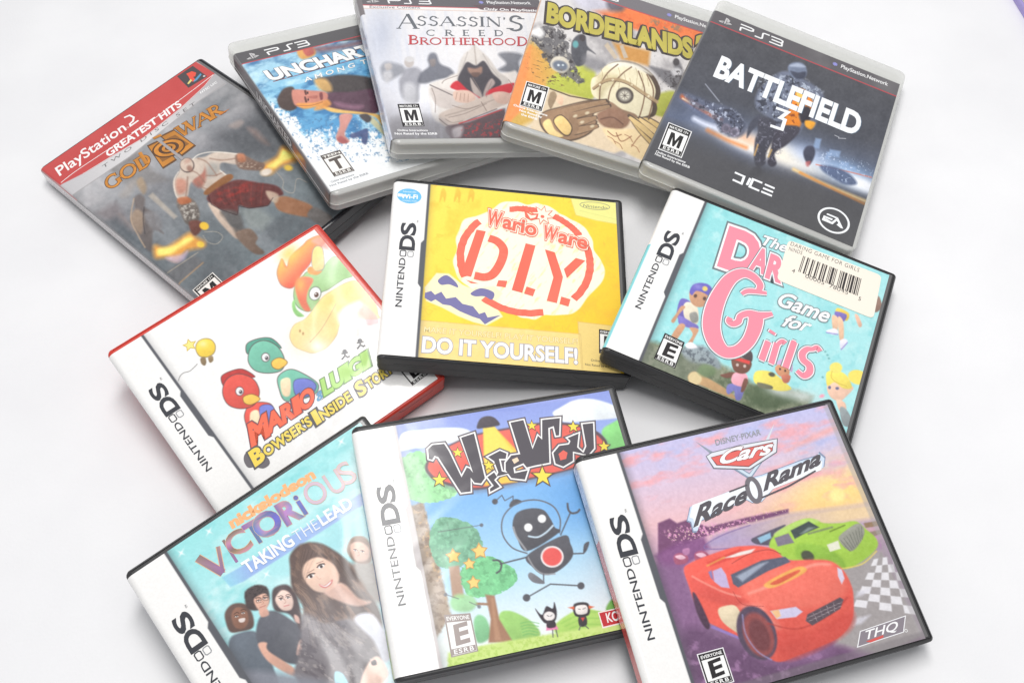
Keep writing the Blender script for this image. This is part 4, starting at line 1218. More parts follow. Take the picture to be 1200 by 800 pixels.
    def finger(a, e, w, col=(166, 136, 108)):
        (ax, ay), (ex, ey) = I(a, e)
        n = np.array([ay - ey, ex - ax]); n = n / np.linalg.norm(n) * w
        P = [(ax + n[0], ay + n[1]), ((ax + ex) / 2 + n[0] * 1.1, (ay + ey) / 2 + n[1] * 1.1), (ex + n[0] * 0.6, ey + n[1] * 0.6), (ex + (ex - ax) * 0.05, ey + (ey - ay) * 0.05), (ex - n[0] * 0.6, ey - n[1] * 0.6), ((ax + ex) / 2 - n[0] * 1.1, (ay + ey) / 2 - n[1] * 1.1), (ax - n[0], ay - n[1])]
        S.blob(P, out, 0.5); q = np.mean(P, 0); S.blob([(q[0] + (x - q[0]) * 0.93, q[1] + (y - q[1]) * 0.84) for x, y in P], col, 0.5)
    finger((290, 660), (545, 592), 3.6); finger((330, 690), (568, 622), 3.8); finger((360, 730), (492, 690), 4.0); finger((350, 775), (500, 740), 4.0)
    S.blob(I((220, 690), (300, 640), (370, 680), (390, 760), (330, 810), (220, 790)), (160, 130, 104), 0.8)
    S.blob(I((240, 710), (290, 674), (352, 742), (336, 796), (292, 786)), out, 0.6); S.blob(I((246, 712), (290, 680), (346, 742), (332, 790), (294, 780)), (236, 202, 136), 0.6); S.blob(I((180, 730), (220, 700), (250, 760), (300, 800), (230, 800)), (240, 212, 150), 0.8)
    for p in ((370, 682), (440, 664), (410, 718), (470, 742)): S.ell(*I(*p), 2.6, 1.6, (212, 196, 166), -20, 0.6)
    S.blob(I((210, 600), (225, 545), (250, 540), (262, 570), (240, 620), (225, 640)), (160, 138, 112), 0.7); S.blob(I((260, 590), (275, 560), (300, 580), (290, 620)), (240, 200, 170), 0.8)
    hand = I((680, 672), (730, 690), (800, 690), (870, 730), (890, 800), (850, 880), (760, 800), (700, 720))
    S.blob(hand, out, 0.7); S.blob([(757 + (x - 757) * 0.93, 150 + (y - 150) * 0.93) for x, y in hand], (204, 176, 122), 0.7)
    finger((880, 850), (690, 684), 3.6, (212, 184, 130)); finger((910, 830), (748, 694), 3.4, (218, 190, 138)); finger((930, 800), (806, 700), 3.2, (206, 178, 124))
    for p in ((560, 800), (600, 830), (660, 790), (700, 850)): S.line(I(p, (p[0] + 30, p[1] + 16), (p[0] + 46, p[1] + 44)), 0.8, (150, 96, 72), 0.4, 0.8, True)
    S.mottle(8, 3, 16, octs=3)
    console_band(c, root, S, grey=(124, 120, 124))
    sp = np.clip((0.6 - S.s) / 0.5, 0, 1)
    S.blend(sp, (206, 150, 110), 0.8)
    sheet = S.build('cover_sheet', root, r)
    band_lettering(c, sheet)
    D = Decal(c)
    gold = lambda uv: np.array([(196, 184, 90)]) * (0.9 + 0.2 * fbm(uv[:, 0] / 5, uv[:, 1] / 5, 6))[:, None]
    for off in ((0, 0), (-0.9, 0.9)):
        D.textl('BORDERLANDS', D.P(I(207, 128)) + np.array(off), D.P(I(1052, 340)) + np.array(off), D.P(I(216, 24)) + np.array(off), (78, 72, 70), bold=0.11)
    D.text('BORDERLANDS', I(207, 128), I(1052, 340), I(216, 24), gold, bold=0.055, outline=(0.012, (110, 100, 62)))
    D.text('2', I(1072, 338), I(1150, 356), I(1086, 212), gold, bold=0.05, outline=(0.05, (78, 72, 70)))
    D.build('title_lettering', sheet)
    rating_label(c, sheet, I(88, 482), I(213, 517), I(172, 655), I(48, 618), 'M', 'MATURE 17+', edge=(240, 238, 234))
    small_lines(c, sheet, [('Online Interactions', I(8, 622), I(205, 684), I(11, 611)), ('Not Rated by', I(42, 652), I(174, 694), I(45, 641)), ('the ESRB', I(52, 676), I(146, 706), I(55, 665))], (246, 244, 240), 0.03)

def build_soldier_case():
    c, root, S, r = disc_case('bat', 'game_case', 'clear disc case with a dark cover and a soldier walking out of orange light', DISC_GROUP)
    c.veil = 0.021
    F, K, L = zz(800, 0, 4.4444), zz(750, 130, 5), zz(840, 120, 5.3333)
    S.grad([(0, (84, 84, 88)), (0.45, (82, 84, 92)), (0.62, (96, 104, 124)), (0.78, (84, 84, 90)), (1, (88, 88, 90))], (940, 40), (880, 250))
    S.mottle(9, 14, 111, octs=5)
    S.glow(*K(560, 160), 56, 15, (120, 136, 176), 24, 0.8)
    S.glow(*K(640, 190), 34, 10, (250, 246, 240), 24, 1.0); S.glow(*K(850, 260), 32, 11, (255, 246, 226), 24, 1.0)
    S.glow(*K(960, 290), 34, 10, (240, 240, 246), 22, 0.9); S.glow(*L(800, 440), 40, 13, (150, 186, 230), 20, 0.9); S.glow(*L(880, 520), 26, 6, (236, 242, 250), 22, 0.9)
    S.glow(*F(90, 560), 26, 6, (130, 140, 180), 24, 0.7)
    S.glow(*K(600, 190), 40, 7, (252, 250, 246), 22, 1.0); S.glow(*K(880, 270), 40, 9, (255, 244, 220), 24, 1.0); S.glow(*L(900, 500), 30, 7, (250, 250, 252), 22, 0.9); S.glow(*L(560, 330), 26, 14, (176, 196, 236), 20, 0.6)
    for p, w, col, so in ((((0, 505), (90, 560), (200, 625)), 4.5, (232, 112, 60), 2.5), (((0, 515), (60, 545), (150, 590)), 1.6, (250, 226, 190), 1.0), (((60, 620), (120, 650), (180, 672)), 5, (226, 232, 250), 2.6), (((130, 680), (230, 730), (330, 770)), 4, (236, 150, 90), 2.4)):
        S.line(F(*p), w, col, so, 0.95, True)
    S.line(L((480, 420), (600, 480), (760, 550), (930, 620)), 3.4, (250, 214, 150), 1.8, 0.95, True); S.line(L((520, 440), (700, 530), (930, 640)), 2.0, (232, 140, 60), 1.5, 0.9, True)
    S.line(L((620, 390), (800, 430), (965, 470)), 1.0, (222, 110, 84), 0.7, 0.9, True)
    S.glow(*K(620, 165), 20, 7, (236, 160, 110), 24, 0.5)
    # skyline, wrecks, a far soldier
    for x, y, w, h in ((635, 225, 18, 60), (740, 295, 34, 40), (800, 370, 26, 26), (700, 310, 14, 44), (850, 400, 18, 20)):
        S.poly(L((x - w, y), (x + w, y + w * 0.35), (x + w - h * 0.25, y + h + w * 0.35), (x - w - h * 0.25, y + h)), (150, 176, 214), 1.2, 0.75)
    S.cloud((206, 220, 240), 1.6, 117, 0.66, 0.72, S.pmask(L((640, 300), (970, 400), (960, 480), (640, 400)), 4), 0.9)
    S.blob(L((540, 310), (565, 275), (605, 280), (612, 330), (580, 390), (550, 360)), (74, 76, 92), 1.2)
    S.blob(L((555, 375), (585, 370), (575, 400), (560, 400)), (196, 110, 110), 1.2, 0.8)
    S.blob(L((650, 395), (740, 405), (830, 450), (875, 510), (800, 515), (720, 470), (660, 430)), (84, 98, 130), 1.6, 0.9)
    S.cloud((190, 206, 232), 2.4, 118, 0.6, 0.7, S.pmask(L((650, 395), (830, 450), (875, 515), (720, 480)), 2), 0.8)
    tank = F((0, 490), (60, 500), (130, 530), (240, 560), (300, 600), (330, 680), (280, 720), (200, 690), (150, 600), (60, 560))
    S.blob(tank, (98, 104, 124), 2, 0.85); S.cloud((196, 204, 224), 3.2, 119, 0.56, 0.68, S.pmask(tank, 3), 0.85); S.cloud((62, 64, 76), 3.6, 120, 0.54, 0.66, S.pmask(tank, 3), 0.8)
    S.line(F((118, 440), (190, 530)), 1.2, (166, 170, 184), 0.6, 0.9)
    for x, y in ((225, 670), (270, 690)): S.ell(*F(x, y), 5.6, 5.6, (150, 138, 156), 0, 1.2, 0.6); S.ell(*F(x, y), 3.0, 3.0, (92, 90, 104), 0, 1.0, 0.7)
    # the soldier
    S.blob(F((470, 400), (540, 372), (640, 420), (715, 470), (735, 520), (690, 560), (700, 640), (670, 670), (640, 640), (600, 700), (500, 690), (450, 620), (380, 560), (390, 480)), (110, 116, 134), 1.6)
    S.cloud((196, 206, 222), 3.0, 123, 0.55, 0.68, S.pmask(F((400, 400), (600, 390), (730, 480), (700, 560), (480, 620), (390, 560)), 3), 0.8)
    S.cloud((58, 60, 70), 3.6, 124, 0.55, 0.66, S.pmask(F((400, 400), (600, 390), (700, 560), (480, 660), (380, 560)), 3), 0.8)
    S.blob(F((548, 350), (575, 328), (620, 330), (645, 360), (640, 400), (600, 415), (560, 395)), (122, 132, 154), 1.2)
    S.blob(F((560, 372), (600, 380), (640, 376), (632, 408), (590, 410)), (76, 80, 96), 1.0); S.blob(F((556, 345), (600, 332), (640, 350), (600, 352)), (190, 200, 220), 1.2, 0.8)
    S.blob(F((565, 475), (600, 462), (645, 480), (690, 560), (680, 580), (640, 560), (605, 600), (615, 650), (570, 700), (535, 700), (530, 620), (560, 560)), (234, 140, 52), 1.6)
    S.blob(F((590, 480), (625, 480), (640, 530), (600, 550)), (252, 216, 120), 2.0, 0.8)
    S.cloud((120, 60, 30), 3.0, 127, 0.55, 0.65, S.pmask(F((565, 475), (690, 560), (605, 620), (540, 700)), 2), 0.7)
    S.blob(F((610, 570), (660, 560), (665, 620), (620, 640)), (60, 58, 66), 1.4); S.blob(F((640, 630), (690, 640), (670, 675), (640, 660)), (240, 168, 60), 1.2)
    S.blob(K((690, 40), (790, 60), (782, 160), (740, 250), (735, 310), (690, 330), (668, 290), (672, 180), (690, 120)), (74, 74, 84), 1.2)
    S.blob(K((800, 100), (920, 90), (930, 130), (860, 200), (790, 250), (800, 310), (770, 330), (745, 300), (765, 220)), (72, 70, 80), 1.2)
    S.cloud((140, 140, 156), 2.4, 128, 0.58, 0.7, S.pmask(K((680, 40), (920, 100), (790, 300), (680, 300)), 2), 0.6)
    S.line(K((670, 260), (690, 200)), 1.6, (244, 190, 110), 1.0, 0.8); S.line(K((752, 270), (770, 230)), 1.6, (244, 200, 120), 1.0, 0.8)
    S.blob(K((640, 360), (690, 320), (715, 350), (700, 380), (650, 385)), (66, 66, 72), 2.0, 0.8)
    S.blob(K((640, 80), (700, 20), (690, 80), (655, 120), (625, 160)), (78, 80, 92), 1.2)
    S.mottle(6, 2.5, 17, octs=3)
    S.grad([(0, (86, 86, 88)), (1, (86, 86, 88))], (0, 0), (1, 0), S.pmask(K((-40, 260), (100, 60), (420, 140), (560, 260), (700, 330), (1000, 420), (1400, 560), (1400, 800), (800, 700), (300, 420)), 9), 0.6)
    console_band(c, root, S, grey=(100, 97, 100))
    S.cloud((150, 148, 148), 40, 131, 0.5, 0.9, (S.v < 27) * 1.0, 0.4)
    sp = np.clip((1.4 - S.s) / 0.6, 0, 1)
    S.blend(sp, (112, 112, 114))
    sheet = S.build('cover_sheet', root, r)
    band_lettering(c, sheet)
    D = Decal(c)
    w = (244, 246, 248)
    D.text('BATTLEFIELD', F(164, 396), F(905, 706), F(206, 299), w, bold=0.04, shadow=((90, 110, 130), (0.5, 0.1)))
    D.stroke(F((486, 564), (548, 586), (508, 616), (532, 626), (516, 676), (456, 656)), 2.4, w)
    D.stroke(F((790, 706), (812, 716), (812, 722), (850, 724)), 0.7, (170, 172, 180))
    D.build('title_lettering', sheet)
    D = Decal(c)
    for p in (((555, 362), (610, 386), (594, 428), (542, 404)), ((646, 396), (626, 436)), ((716, 424), (662, 402), (642, 446), (698, 470)), ((731, 432), (788, 456)), ((720, 454), (779, 478)), ((709, 474), (772, 500))):
        D.stroke(K(*p), 1.5, w)
    D.build('studio_wordmark', sheet)
    D = Decal(c)
    e = zz(960, 240, 11.94)
    D.ell((976.8, 258.6), 9.9, 9.9, w, 0, hole=0.87, n=48)
    D.poly(e((112, 122), (248, 178), (236, 196), (98, 138)), w); D.poly(e((62, 150), (190, 202), (176, 222), (84, 186), (76, 196), (36, 212)), w)
    D.poly(e((40, 196), (100, 196), (172, 244), (258, 178), (334, 338), (300, 330), (240, 282), (266, 262), (244, 226), (184, 278), (36, 216)), w)
    D.build('maker_emblem', sheet)
    rating_label(c, sheet, K(170, 74), K(298, 126), K(240, 272), K(112, 222), 'M', 'MATURE 17+', edge=(240, 240, 240))
    small_lines(c, sheet, [('Online Interactions', K(92, 244), K(264, 308), K(96, 233)), ('Not Rated by the ESRB', K(86, 258), K(288, 338), K(90, 247))], (240, 240, 240), 0.025)

# ================================================================== small cartridge cases
def build_red_edged_case():
    c, root, S, r = ds_case('mar', 'game_case', 'small red-edged game case with a mostly white cover', CARD_GROUP, 'red', 'red_film')
    c.veil = 0.010
    N, O, Q = zz(120, 370, 5), zz(310, 260, 6.6667), zz(240, 370, 4.2105)
    S.fill((243, 242, 240))
    grey = (150, 148, 150)
    # big loose brush shapes: an orange flame, a green ribbon and a tan rounded mass
    def outlined(pts, col, o=grey, k=0.8):
        S.blob(pts, o, 0.6); cx, cy = np.mean(pts, 0)
        P = np.array(pts, float); d = P - [cx, cy]; L = np.linalg.norm(d, axis=1, keepdims=True)
        S.blob(P - d / L * k, col, 0.6)
    flame = O((95, 400), (120, 310), (138, 290), (172, 352), (200, 270), (300, 180), (340, 140), (430, 105), (480, 150), (400, 250), (350, 340), (290, 410), (240, 500), (190, 522), (125, 490))
    outlined(flame, (240, 132, 104))
    fm = S.pmask(flame, 3, True)
    S.grad([(0, (248, 206, 110)), (0.5, (244, 160, 112)), (1, (232, 96, 84))], O(170, 290), O(300, 420), fm * S.pmask(flame, 1.0, True), 0.9)
    S.glow(*O(190, 250), 12, 9, (250, 214, 116), -40, 0.8)
    outlined(O((330, 390), (300, 420), (250, 470), (225, 560), (240, 640), (290, 690), (360, 700), (420, 640), (440, 560), (500, 530), (620, 450), (690, 420), (640, 340), (560, 270), (500, 300), (430, 400), (370, 400)), (172, 212, 150), (110, 140, 110))
    S.blob(O((240, 480), (300, 430), (380, 450), (340, 540), (330, 620), (360, 690), (310, 690), (260, 600)), (238, 128, 100), 1.0)
    S.glow(*O(280, 490), 6, 9, (250, 190, 110), 0, 0.8)
    S.blob(O((215, 640), (235, 610), (250, 680), (310, 735), (260, 740), (225, 700)), (150, 206, 130), 0.8)
    outlined(O((372, 240), (400, 190), (450, 200), (470, 300), (460, 370), (400, 390), (370, 350)), (246, 222, 150))
    S.blob(O((335, 370), (365, 350), (400, 385), (450, 385), (410, 415), (350, 405)), (240, 160, 90), 0.7)
    S.blob(O((365, 150), (440, 120), (520, 230), (480, 215), (430, 190)), (242, 176, 162), 2.0, 0.8)
    body = [O(*p) for p in ((440, 600), (520, 540), (650, 470), (740, 470), (860, 620), (890, 720), (880, 760))] + [Q(*p) for p in ((690, 20), (650, 100), (600, 160), (540, 185), (490, 175), (440, 150), (418, 100), (440, 45), (500, 10))]
    outlined(body, (248, 222, 156), (196, 176, 140))
    S.glow(*Q(520, 100), 20, 15, (250, 226, 170), -30, 0.8); S.glow(*O(560, 600), 18, 9, (246, 206, 120), -30, 0.8); S.glow(*Q(560, 150), 14, 8, (252, 246, 238), 0, 0.7)
    S.blob(O((735, 640), (780, 640), (880, 740), (880, 800), (780, 800), (730, 700)), (240, 172, 178), 1.5, 0.7)
    S.blob(O((590, 700), (720, 620), (760, 640), (740, 720), (790, 800), (700, 900), (590, 800)), (246, 240, 238), 2.5, 0.85)
    # plain round toy shapes in red, green and blue
    outlined(N((545, 190), (560, 150), (600, 132), (640, 140), (664, 175), (655, 220), (610, 245), (565, 235)), (246, 212, 84), (140, 120, 70))
    S.glow(*N(590, 165), 5, 4, (252, 238, 170), 0, 0.8)
    S.blob(N((575, 250), (600, 240), (610, 270), (600, 292), (580, 280)), (140, 120, 92), 0.6); S.blob(N((620, 245), (645, 235), (650, 262), (630, 275)), (150, 128, 96), 0.6)
    S.line(N((556, 282), (540, 300), (510, 325), (475, 335), (455, 355), (446, 380)), 0.7, (90, 88, 88), 0.4, 0.9, True)
    dark = (92, 74, 76)
    def bird(body, wing, belly, head, crest, beak, eye, col, col2):
        outlined(Q(*body), col, dark); outlined(Q(*wing), (118, 128, 204), (84, 84, 120)); S.blob(Q(*belly), (246, 222, 186), 0.8)
        outlined(Q(*crest), col2, dark); outlined(Q(*head), col, dark)
        outlined(Q(*beak), (246, 200, 96), (130, 100, 60))
        x, y = Q(*eye); S.ell(x, y, 5.0, 5.4, dark, 0); S.ell(x, y, 4.2, 4.6, (250, 250, 250), 0); S.ell(x + 1.2, y + 0.8, 2.0, 2.3, (70, 60, 64), 0); S.ell(x + 0.6, y, 0.7, 0.7, (250, 250, 250), 0, 0.4)
    bird(((196, 480), (230, 430), (320, 430), (350, 480), (345, 545), (290, 575), (225, 575), (200, 530)), ((270, 450), (330, 440), (352, 500), (330, 560), (285, 540)), ((225, 480), (265, 470), (270, 550), (230, 560)),
         ((86, 380), (105, 315), (165, 285), (240, 310), (272, 375), (245, 440), (180, 460), (115, 440)), ((95, 350), (80, 300), (130, 270), (190, 262), (250, 300), (200, 310), (140, 325)), ((190, 400), (235, 385), (275, 410), (230, 440), (195, 430)), (172, 372), (222, 92, 82), (188, 66, 64))
    bird(((360, 300), (420, 262), (490, 285), (560, 335), (548, 385), (470, 415), (395, 420), (366, 365)), ((440, 320), (510, 310), (552, 345), (520, 395), (450, 395)), ((375, 320), (420, 310), (420, 390), (385, 390)),
         ((212, 220), (230, 150), (290, 120), (360, 150), (395, 215), (380, 270), (310, 285), (245, 270)), ((210, 190), (205, 140), (260, 112), (330, 110), (380, 160), (320, 150), (260, 165)), ((330, 225), (370, 205), (410, 230), (370, 265), (335, 255)), (300, 205), (122, 190, 166), (92, 160, 140))
    x, y = O(395, 560)
    S.ell(x, y, 7.2, 8.4, (110, 120, 106), 20); S.ell(x, y, 6.2, 7.4, (250, 250, 248), 20); S.ell(x + 1.6, y + 1.6, 2.6, 3.0, (96, 70, 60), 20); S.ell(x + 0.8, y + 0.6, 0.8, 0.8, (250, 250, 250), 0, 0.4)
    S.line([O(560, 640), Q(580, 60), Q(520, 130)], 0.8, (196, 170, 130), 0.5, 0.9, True)
    for p in ((470, 75), (485, 88)): S.ell(*Q(*p), 1.0, 1.6, (170, 130, 90), 0, 0.6, 0.9)
    S.mottle(3, 2.5, 18, octs=2)
    S.glow(*O(520, 330), 22, 14, (246, 246, 244), -35, 0.25)
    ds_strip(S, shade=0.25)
    sheet = S.build('cover_sheet', root, r)
    ds_banner(c, sheet)
    D = Decal(c)
    D.star(N(512, 172), 3.1, (250, 232, 140), inner=0.5, rot=0.3, outline=(214, 186, 90))
    D.build('star_print', sheet)
    D = Decal(c)
    row = [(ch, Q(x, y), Q(x + w, y - w * 0.66), Q(x - 14 * s, y - 78 * s)) for ch, x, y, s, w in (('M', 236, 640, 1.3, 80), ('A', 318, 578, 1.05, 66), ('R', 390, 530, 1.0, 50), ('I', 452, 488, 1.0, 17), ('O', 478, 470, 1.0, 64))]
    for bo, col in ((0.10, (118, 92, 100)), (0.065, (208, 84, 70)), (0.045, (240, 116, 88))):
        for ch, a, b_, hh in row: D.text(ch, a, b_, hh, col, bold=bo); D.z -= D.STEP * 0.9
        D.z += D.STEP * 1.2
    D.text('&', Q(556, 424), Q(594, 398), Q(548, 384), (120, 170, 206), bold=0.03, outline=(0.04, (110, 116, 130)))
    row = [(ch, Q(x, y), Q(x + w, y - w * 0.64), Q(x - 17, y - 72)) for ch, x, y, w in (('L', 592, 392, 40), ('U', 636, 362, 52), ('I', 698, 322, 16), ('G', 722, 308, 58), ('I', 792, 262, 18))]
    for bo, col in ((0.10, (128, 150, 116)), (0.06, (140, 194, 100)), (0.04, (180, 222, 128))):
        for ch, a, b_, hh in row: D.text(ch, a, b_, hh, col, bold=bo); D.z -= D.STEP * 0.9
        D.z += D.STEP * 1.2
    for x, y in ((690, 195), (766, 142)):                # two small running silhouettes
        D.ell(Q(x, y - 18), 1.3, 1.3, (104, 104, 108)); D.stroke(Q((x, y - 14), (x + 2, y + 2), (x - 14, y + 22)), 0.9, (104, 104, 108)); D.stroke(Q((x + 2, y + 2), (x + 16, y + 10), (x + 26, y + 4)), 0.9, (104, 104, 108)); D.stroke(Q((x - 16, y - 8), (x, y - 8), (x + 18, y - 14)), 0.7, (104, 104, 108))
    out = [(0.075, (96, 94, 96))]
    D.poly(Q((195, 690), (215, 665), (250, 650), (310, 700), (320, 730), (290, 752), (250, 745), (215, 748), (195, 720)), (112, 108, 112), smooth=True)
    D.text('B', Q(252, 740), Q(298, 706), Q(220, 676), (244, 216, 92), bold=0.05, outline=out)
    for t, a, b in (("OWSER'S", (306, 694), (532, 536)), ('I', (558, 534), (572, 524)), ('NSIDE', (584, 516), (728, 414)), ('S', (768, 398), (800, 374)), ('TORY', (812, 362), (930, 276))):
        big = 8 if len(t) == 1 else 0
        D.text(t, Q(*a), Q(*b), Q(a[0] - 22 - big, a[1] - 40 - big * 2), (240, 216, 100), bold=0.04, outline=out, space=1.05)
    D.build('title_lettering', sheet)
    rating_label(c, sheet, (468.5, 434), (488, 419.5), (503, 437.5), (483.5, 452), 'E', 'EVERYONE')

def build_yellow_case():
    c, root, S, r = ds_case('war', 'game_case', 'small black game case with a yellow cover and a red circular D.I.Y. stamp', CARD_GROUP)
    c.veil = 0.010
    R, S2, T = zz(440, 205, 5), zz(540, 205, 5.7143), zz(480, 310, 4.4444)
    S.grad([(0, (253, 226, 96)), (0.5, (253, 219, 72)), (1, (250, 204, 56))], (520, 220), (700, 400))
    S.cloud((246, 190, 66), 16, 141, 0.5, 0.85, alpha=0.6)
    rnd = random.Random(3)
    for k in range(60):                                  # faint doodles all over the ground colour
        u, v = rnd.uniform(22, 132), rnd.uniform(4, 100)
        x, y = c.px(u, v)
        q = [(x + rnd.uniform(-6, 6), y + rnd.uniform(-5, 5)) for _ in range(rnd.randint(3, 6))]
        S.line(q, 0.6, (244, 186, 70), 0.35, 0.55, True)
    for dx in (0, 17, 33):
        S.blob(R((385 + dx * 5, 95), (400 + dx * 5, 80), (415 + dx * 5, 110), (405 + dx * 5, 160), (395 + dx * 5, 130), (375 + dx * 5, 160)), (240, 180, 70), 0.7, 0.7)
    ang = np.arctan2(S.Y - 305, S.X - 618)
    rag = 1 + 0.035 * np.sin(ang * 9) + 0.05 * (vnoise(ang * 7 + 40, ang * 0, 5) - 0.5)
    a = math.radians(13)
    p = ((S.X - 618) * math.cos(a) + (S.Y - 305) * math.sin(a)) / (88 * rag); q = (-(S.X - 618) * math.sin(a) + (S.Y - 305) * math.cos(a)) / (67 * rag)
    m = np.clip((1 - np.sqrt(p * p + q * q)) * 60, 0, 1)
    S.blend(m, (252, 246, 224))
    S.cloud((252, 232, 150), 3, 147, 0.62, 0.75, m, 0.6, -50, 5)
    cream = T((78, 120), (140, 45), (205, 48), (275, 105), (330, 128), (440, 112), (484, 150), (440, 205), (486, 272), (400, 318), (330, 300), (250, 268), (170, 225), (85, 190))
    S.poly(cream, (250, 240, 200), 0.7)
    S.poly(T((30, 288), (890, 362), (902, 560), (0, 500)), (246, 218, 140), 0.6); S.poly(T((876, 298), (1100, 325), (1100, 580), (896, 555)), (240, 212, 132), 0.6)
    S.line(T((30, 288), (890, 362), (902, 545)), 0.6, (206, 176, 110), 0.35, 0.8); S.line(T((896, 545), (876, 298), (1060, 320)), 0.6, (206, 176, 110), 0.35, 0.8)
    S.cloud((250, 228, 160), 9, 149, 0.5, 0.8, S.pmask(T((30, 288), (890, 362), (902, 560), (0, 500)), 2), 0.6)
    S.poly(S2((733, 150), (1045, 178), (1050, 332), (905, 306), (770, 270)), (240, 236, 146), 0.6); S.line(S2((733, 150), (770, 270), (905, 306), (1050, 332)), 0.5, (206, 200, 110), 0.35, 0.8)
    S.line(S2((795, 240), (1045, 300)), 0.5, (204, 214, 130), 0.4, 0.7)
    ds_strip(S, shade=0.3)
    sp = np.clip((-3.5 - S.s) / 0.4, 0, 1)
    S.blend(sp * (S.v > 46), (222, 190, 130))
    S.cloud((150, 110, 90), 2, 151, 0.5, 0.6, sp * (S.v > 46), 0.6)
    sheet = S.build('cover_sheet', root, r)
    ds_banner(c, sheet)
    D = Decal(c)
    D.ell(R(198, 125), 7.2, 5.6, (112, 190, 240), n=36)
    D.text('Wi-Fi', R(150, 138), R(246, 142), R(152, 114), (250, 250, 252), bold=0.03)
    D.text('Nintendo', R(162, 103), R(238, 107), R(163, 94), (226, 240, 250)); D.text('CONNECTION', R(154, 156), R(242, 160), R(155, 148), (226, 240, 250))
    D.build('wireless_emblem', sheet)
    red = lambda uv: np.array([(238, 116, 96)]) + (fbm(uv[:, 0] * 1.3, uv[:, 1] * 1.3, 8)[:, None] - 0.5) * 26
    D = Decal(c)
    def ringpt(t, k=1.0):
        a_, f_ = math.radians(t), math.radians(10)
        x, y = 76.5 * k * math.cos(a_), 60.5 * k * math.sin(a_)
        return (615.5 + x * math.cos(f_) - y * math.sin(f_), 306 + x * math.sin(f_) + y * math.cos(f_))
    for t0, t1, w in ((150, 217, 4.4), (66, 122, 4.4), (-30, 34, 4.4), (248, 274, 4.0), (288, 318, 4.2)):
        ts = np.linspace(t0, t1, 22)
        D.stroke([ringpt(t, 1 + rnd.uniform(-0.006, 0.006)) for t in ts], w, red)
    D.poly(R((530, 615), (605, 638), (560, 636)), red)
    for pts in (((592, 322), (646, 332), (560, 598), (500, 586)), ((720, 618), (772, 622), (762, 660), (708, 652)), ((880, 402), (937, 416), (860, 692), (798, 675)), ((885, 655), (937, 672), (922, 712), (870, 696)), ((993, 438), (1050, 455), (1098, 600), (1062, 752), (1003, 738), (1042, 602)), ((1088, 714), (1142, 730), (1130, 772), (1078, 756))):
        D.poly(R(*pts), red)
    D.stroke(R((664, 372), (715, 392), (750, 440), (735, 510), (690, 580), (640, 600), (580, 590)), 5.2, red, smooth=True)
    D.poly(S2((690, 632), (770, 558), (832, 576), (710, 692)), red)
    row = [('W', S2(172, 332), S2(262, 354), S2(190, 238)), ('ario', S2(280, 356), S2(498, 410), S2(294, 268)), ('W', S2(546, 424), S2(632, 446), S2(564, 340)), ('are', S2(652, 452), S2(838, 500), S2(666, 366))]
    for bo, col in ((0.115, (238, 116, 96)), (0.075, (252, 240, 222)), (0.032, red)):
        for t, a_, b_, hh in row: D.text(t, a_, b_, hh, col, bold=bo); D.z -= D.STEP * 0.9
        D.z += D.STEP * 1.2
    D.star(S2(546, 272), 7.6, (238, 116, 96), inner=0.5, rot=0.2, n=8); D.star(S2(546, 272), 6.4, (252, 244, 222), inner=0.5, rot=0.2, n=8); D.ell(S2(546, 282), 1.2, 1.2, red)
    D.poly(S2((424, 236), (470, 262), (520, 262), (512, 296), (470, 308), (432, 286)), red); D.poly(S2((440, 256), (472, 274), (506, 272), (498, 288), (466, 296)), (252, 240, 220))
    D.build('title_lettering', sheet)
    D = Decal(c)                                          # purple zigzag ribbon on a torn cream scrap
    pur = (124, 120, 168)
    D.poly(T((80, 148), (112, 138), (132, 158), (165, 142), (190, 178), (240, 170), (275, 205), (330, 218), (362, 258), (392, 248), (406, 276), (474, 264), (392, 312), (366, 284), (328, 272), (262, 244), (212, 214), (172, 208), (134, 182), (112, 194), (78, 174)), pur)
    D.poly(T((148, 82), (190, 56), (236, 88), (252, 120), (206, 104), (164, 106)), pur, smooth=True); D.poly(T((318, 150), (372, 124), (438, 146), (428, 184), (388, 166), (340, 166)), pur, smooth=True)
    D.build('zigzag_ribbon', sheet)
    D = Decal(c)
    D.text('MAKE IT YOURSELF! PLAY IT YOURSELF!', T(74, 352), T(874, 416), T(78, 324), (250, 232, 176), bold=0.012, outline=(0.022, (182, 150, 88)))
    D.text('DO IT YOURSELF!', T(66, 454), T(872, 516), T(72, 378), (250, 248, 244), bold=0.03, outline=(0.035, (172, 168, 178)))
    D.build('slogan_lettering', sheet)
    D = Decal(c)
    D.text('Nintendo', S2(818, 217), S2(980, 232), S2(821, 197), (150, 152, 120), bold=0.01)
    p = [D.P(S2(897 + 100 * math.cos(t) / max(1, 1) * (1.0 if abs(math.cos(t)) > 0.75 else 1.0), 209 + 9 * math.cos(t) + 24 * math.sin(t))) for t in np.linspace(0, 2 * math.pi, 36, endpoint=False)]
    D.stroke(p, 0.4, (150, 152, 130), closed=True, local=True)
    D.build('maker_emblem', sheet)
    rating_label(c, sheet, T(986, 336), T(1084, 350), T(1082, 478), T(986, 462), 'E', 'EVERYONE')
    small_lines(c, sheet, [('Online Interactions', T(944, 503), T(1084, 516), T(944, 492)), ('Not Rated by the ESRB', T(914, 525), T(1084, 542), T(914, 514))], (110, 100, 80))

def kid(S, pts, col): S.blob(pts, col, 0.7)

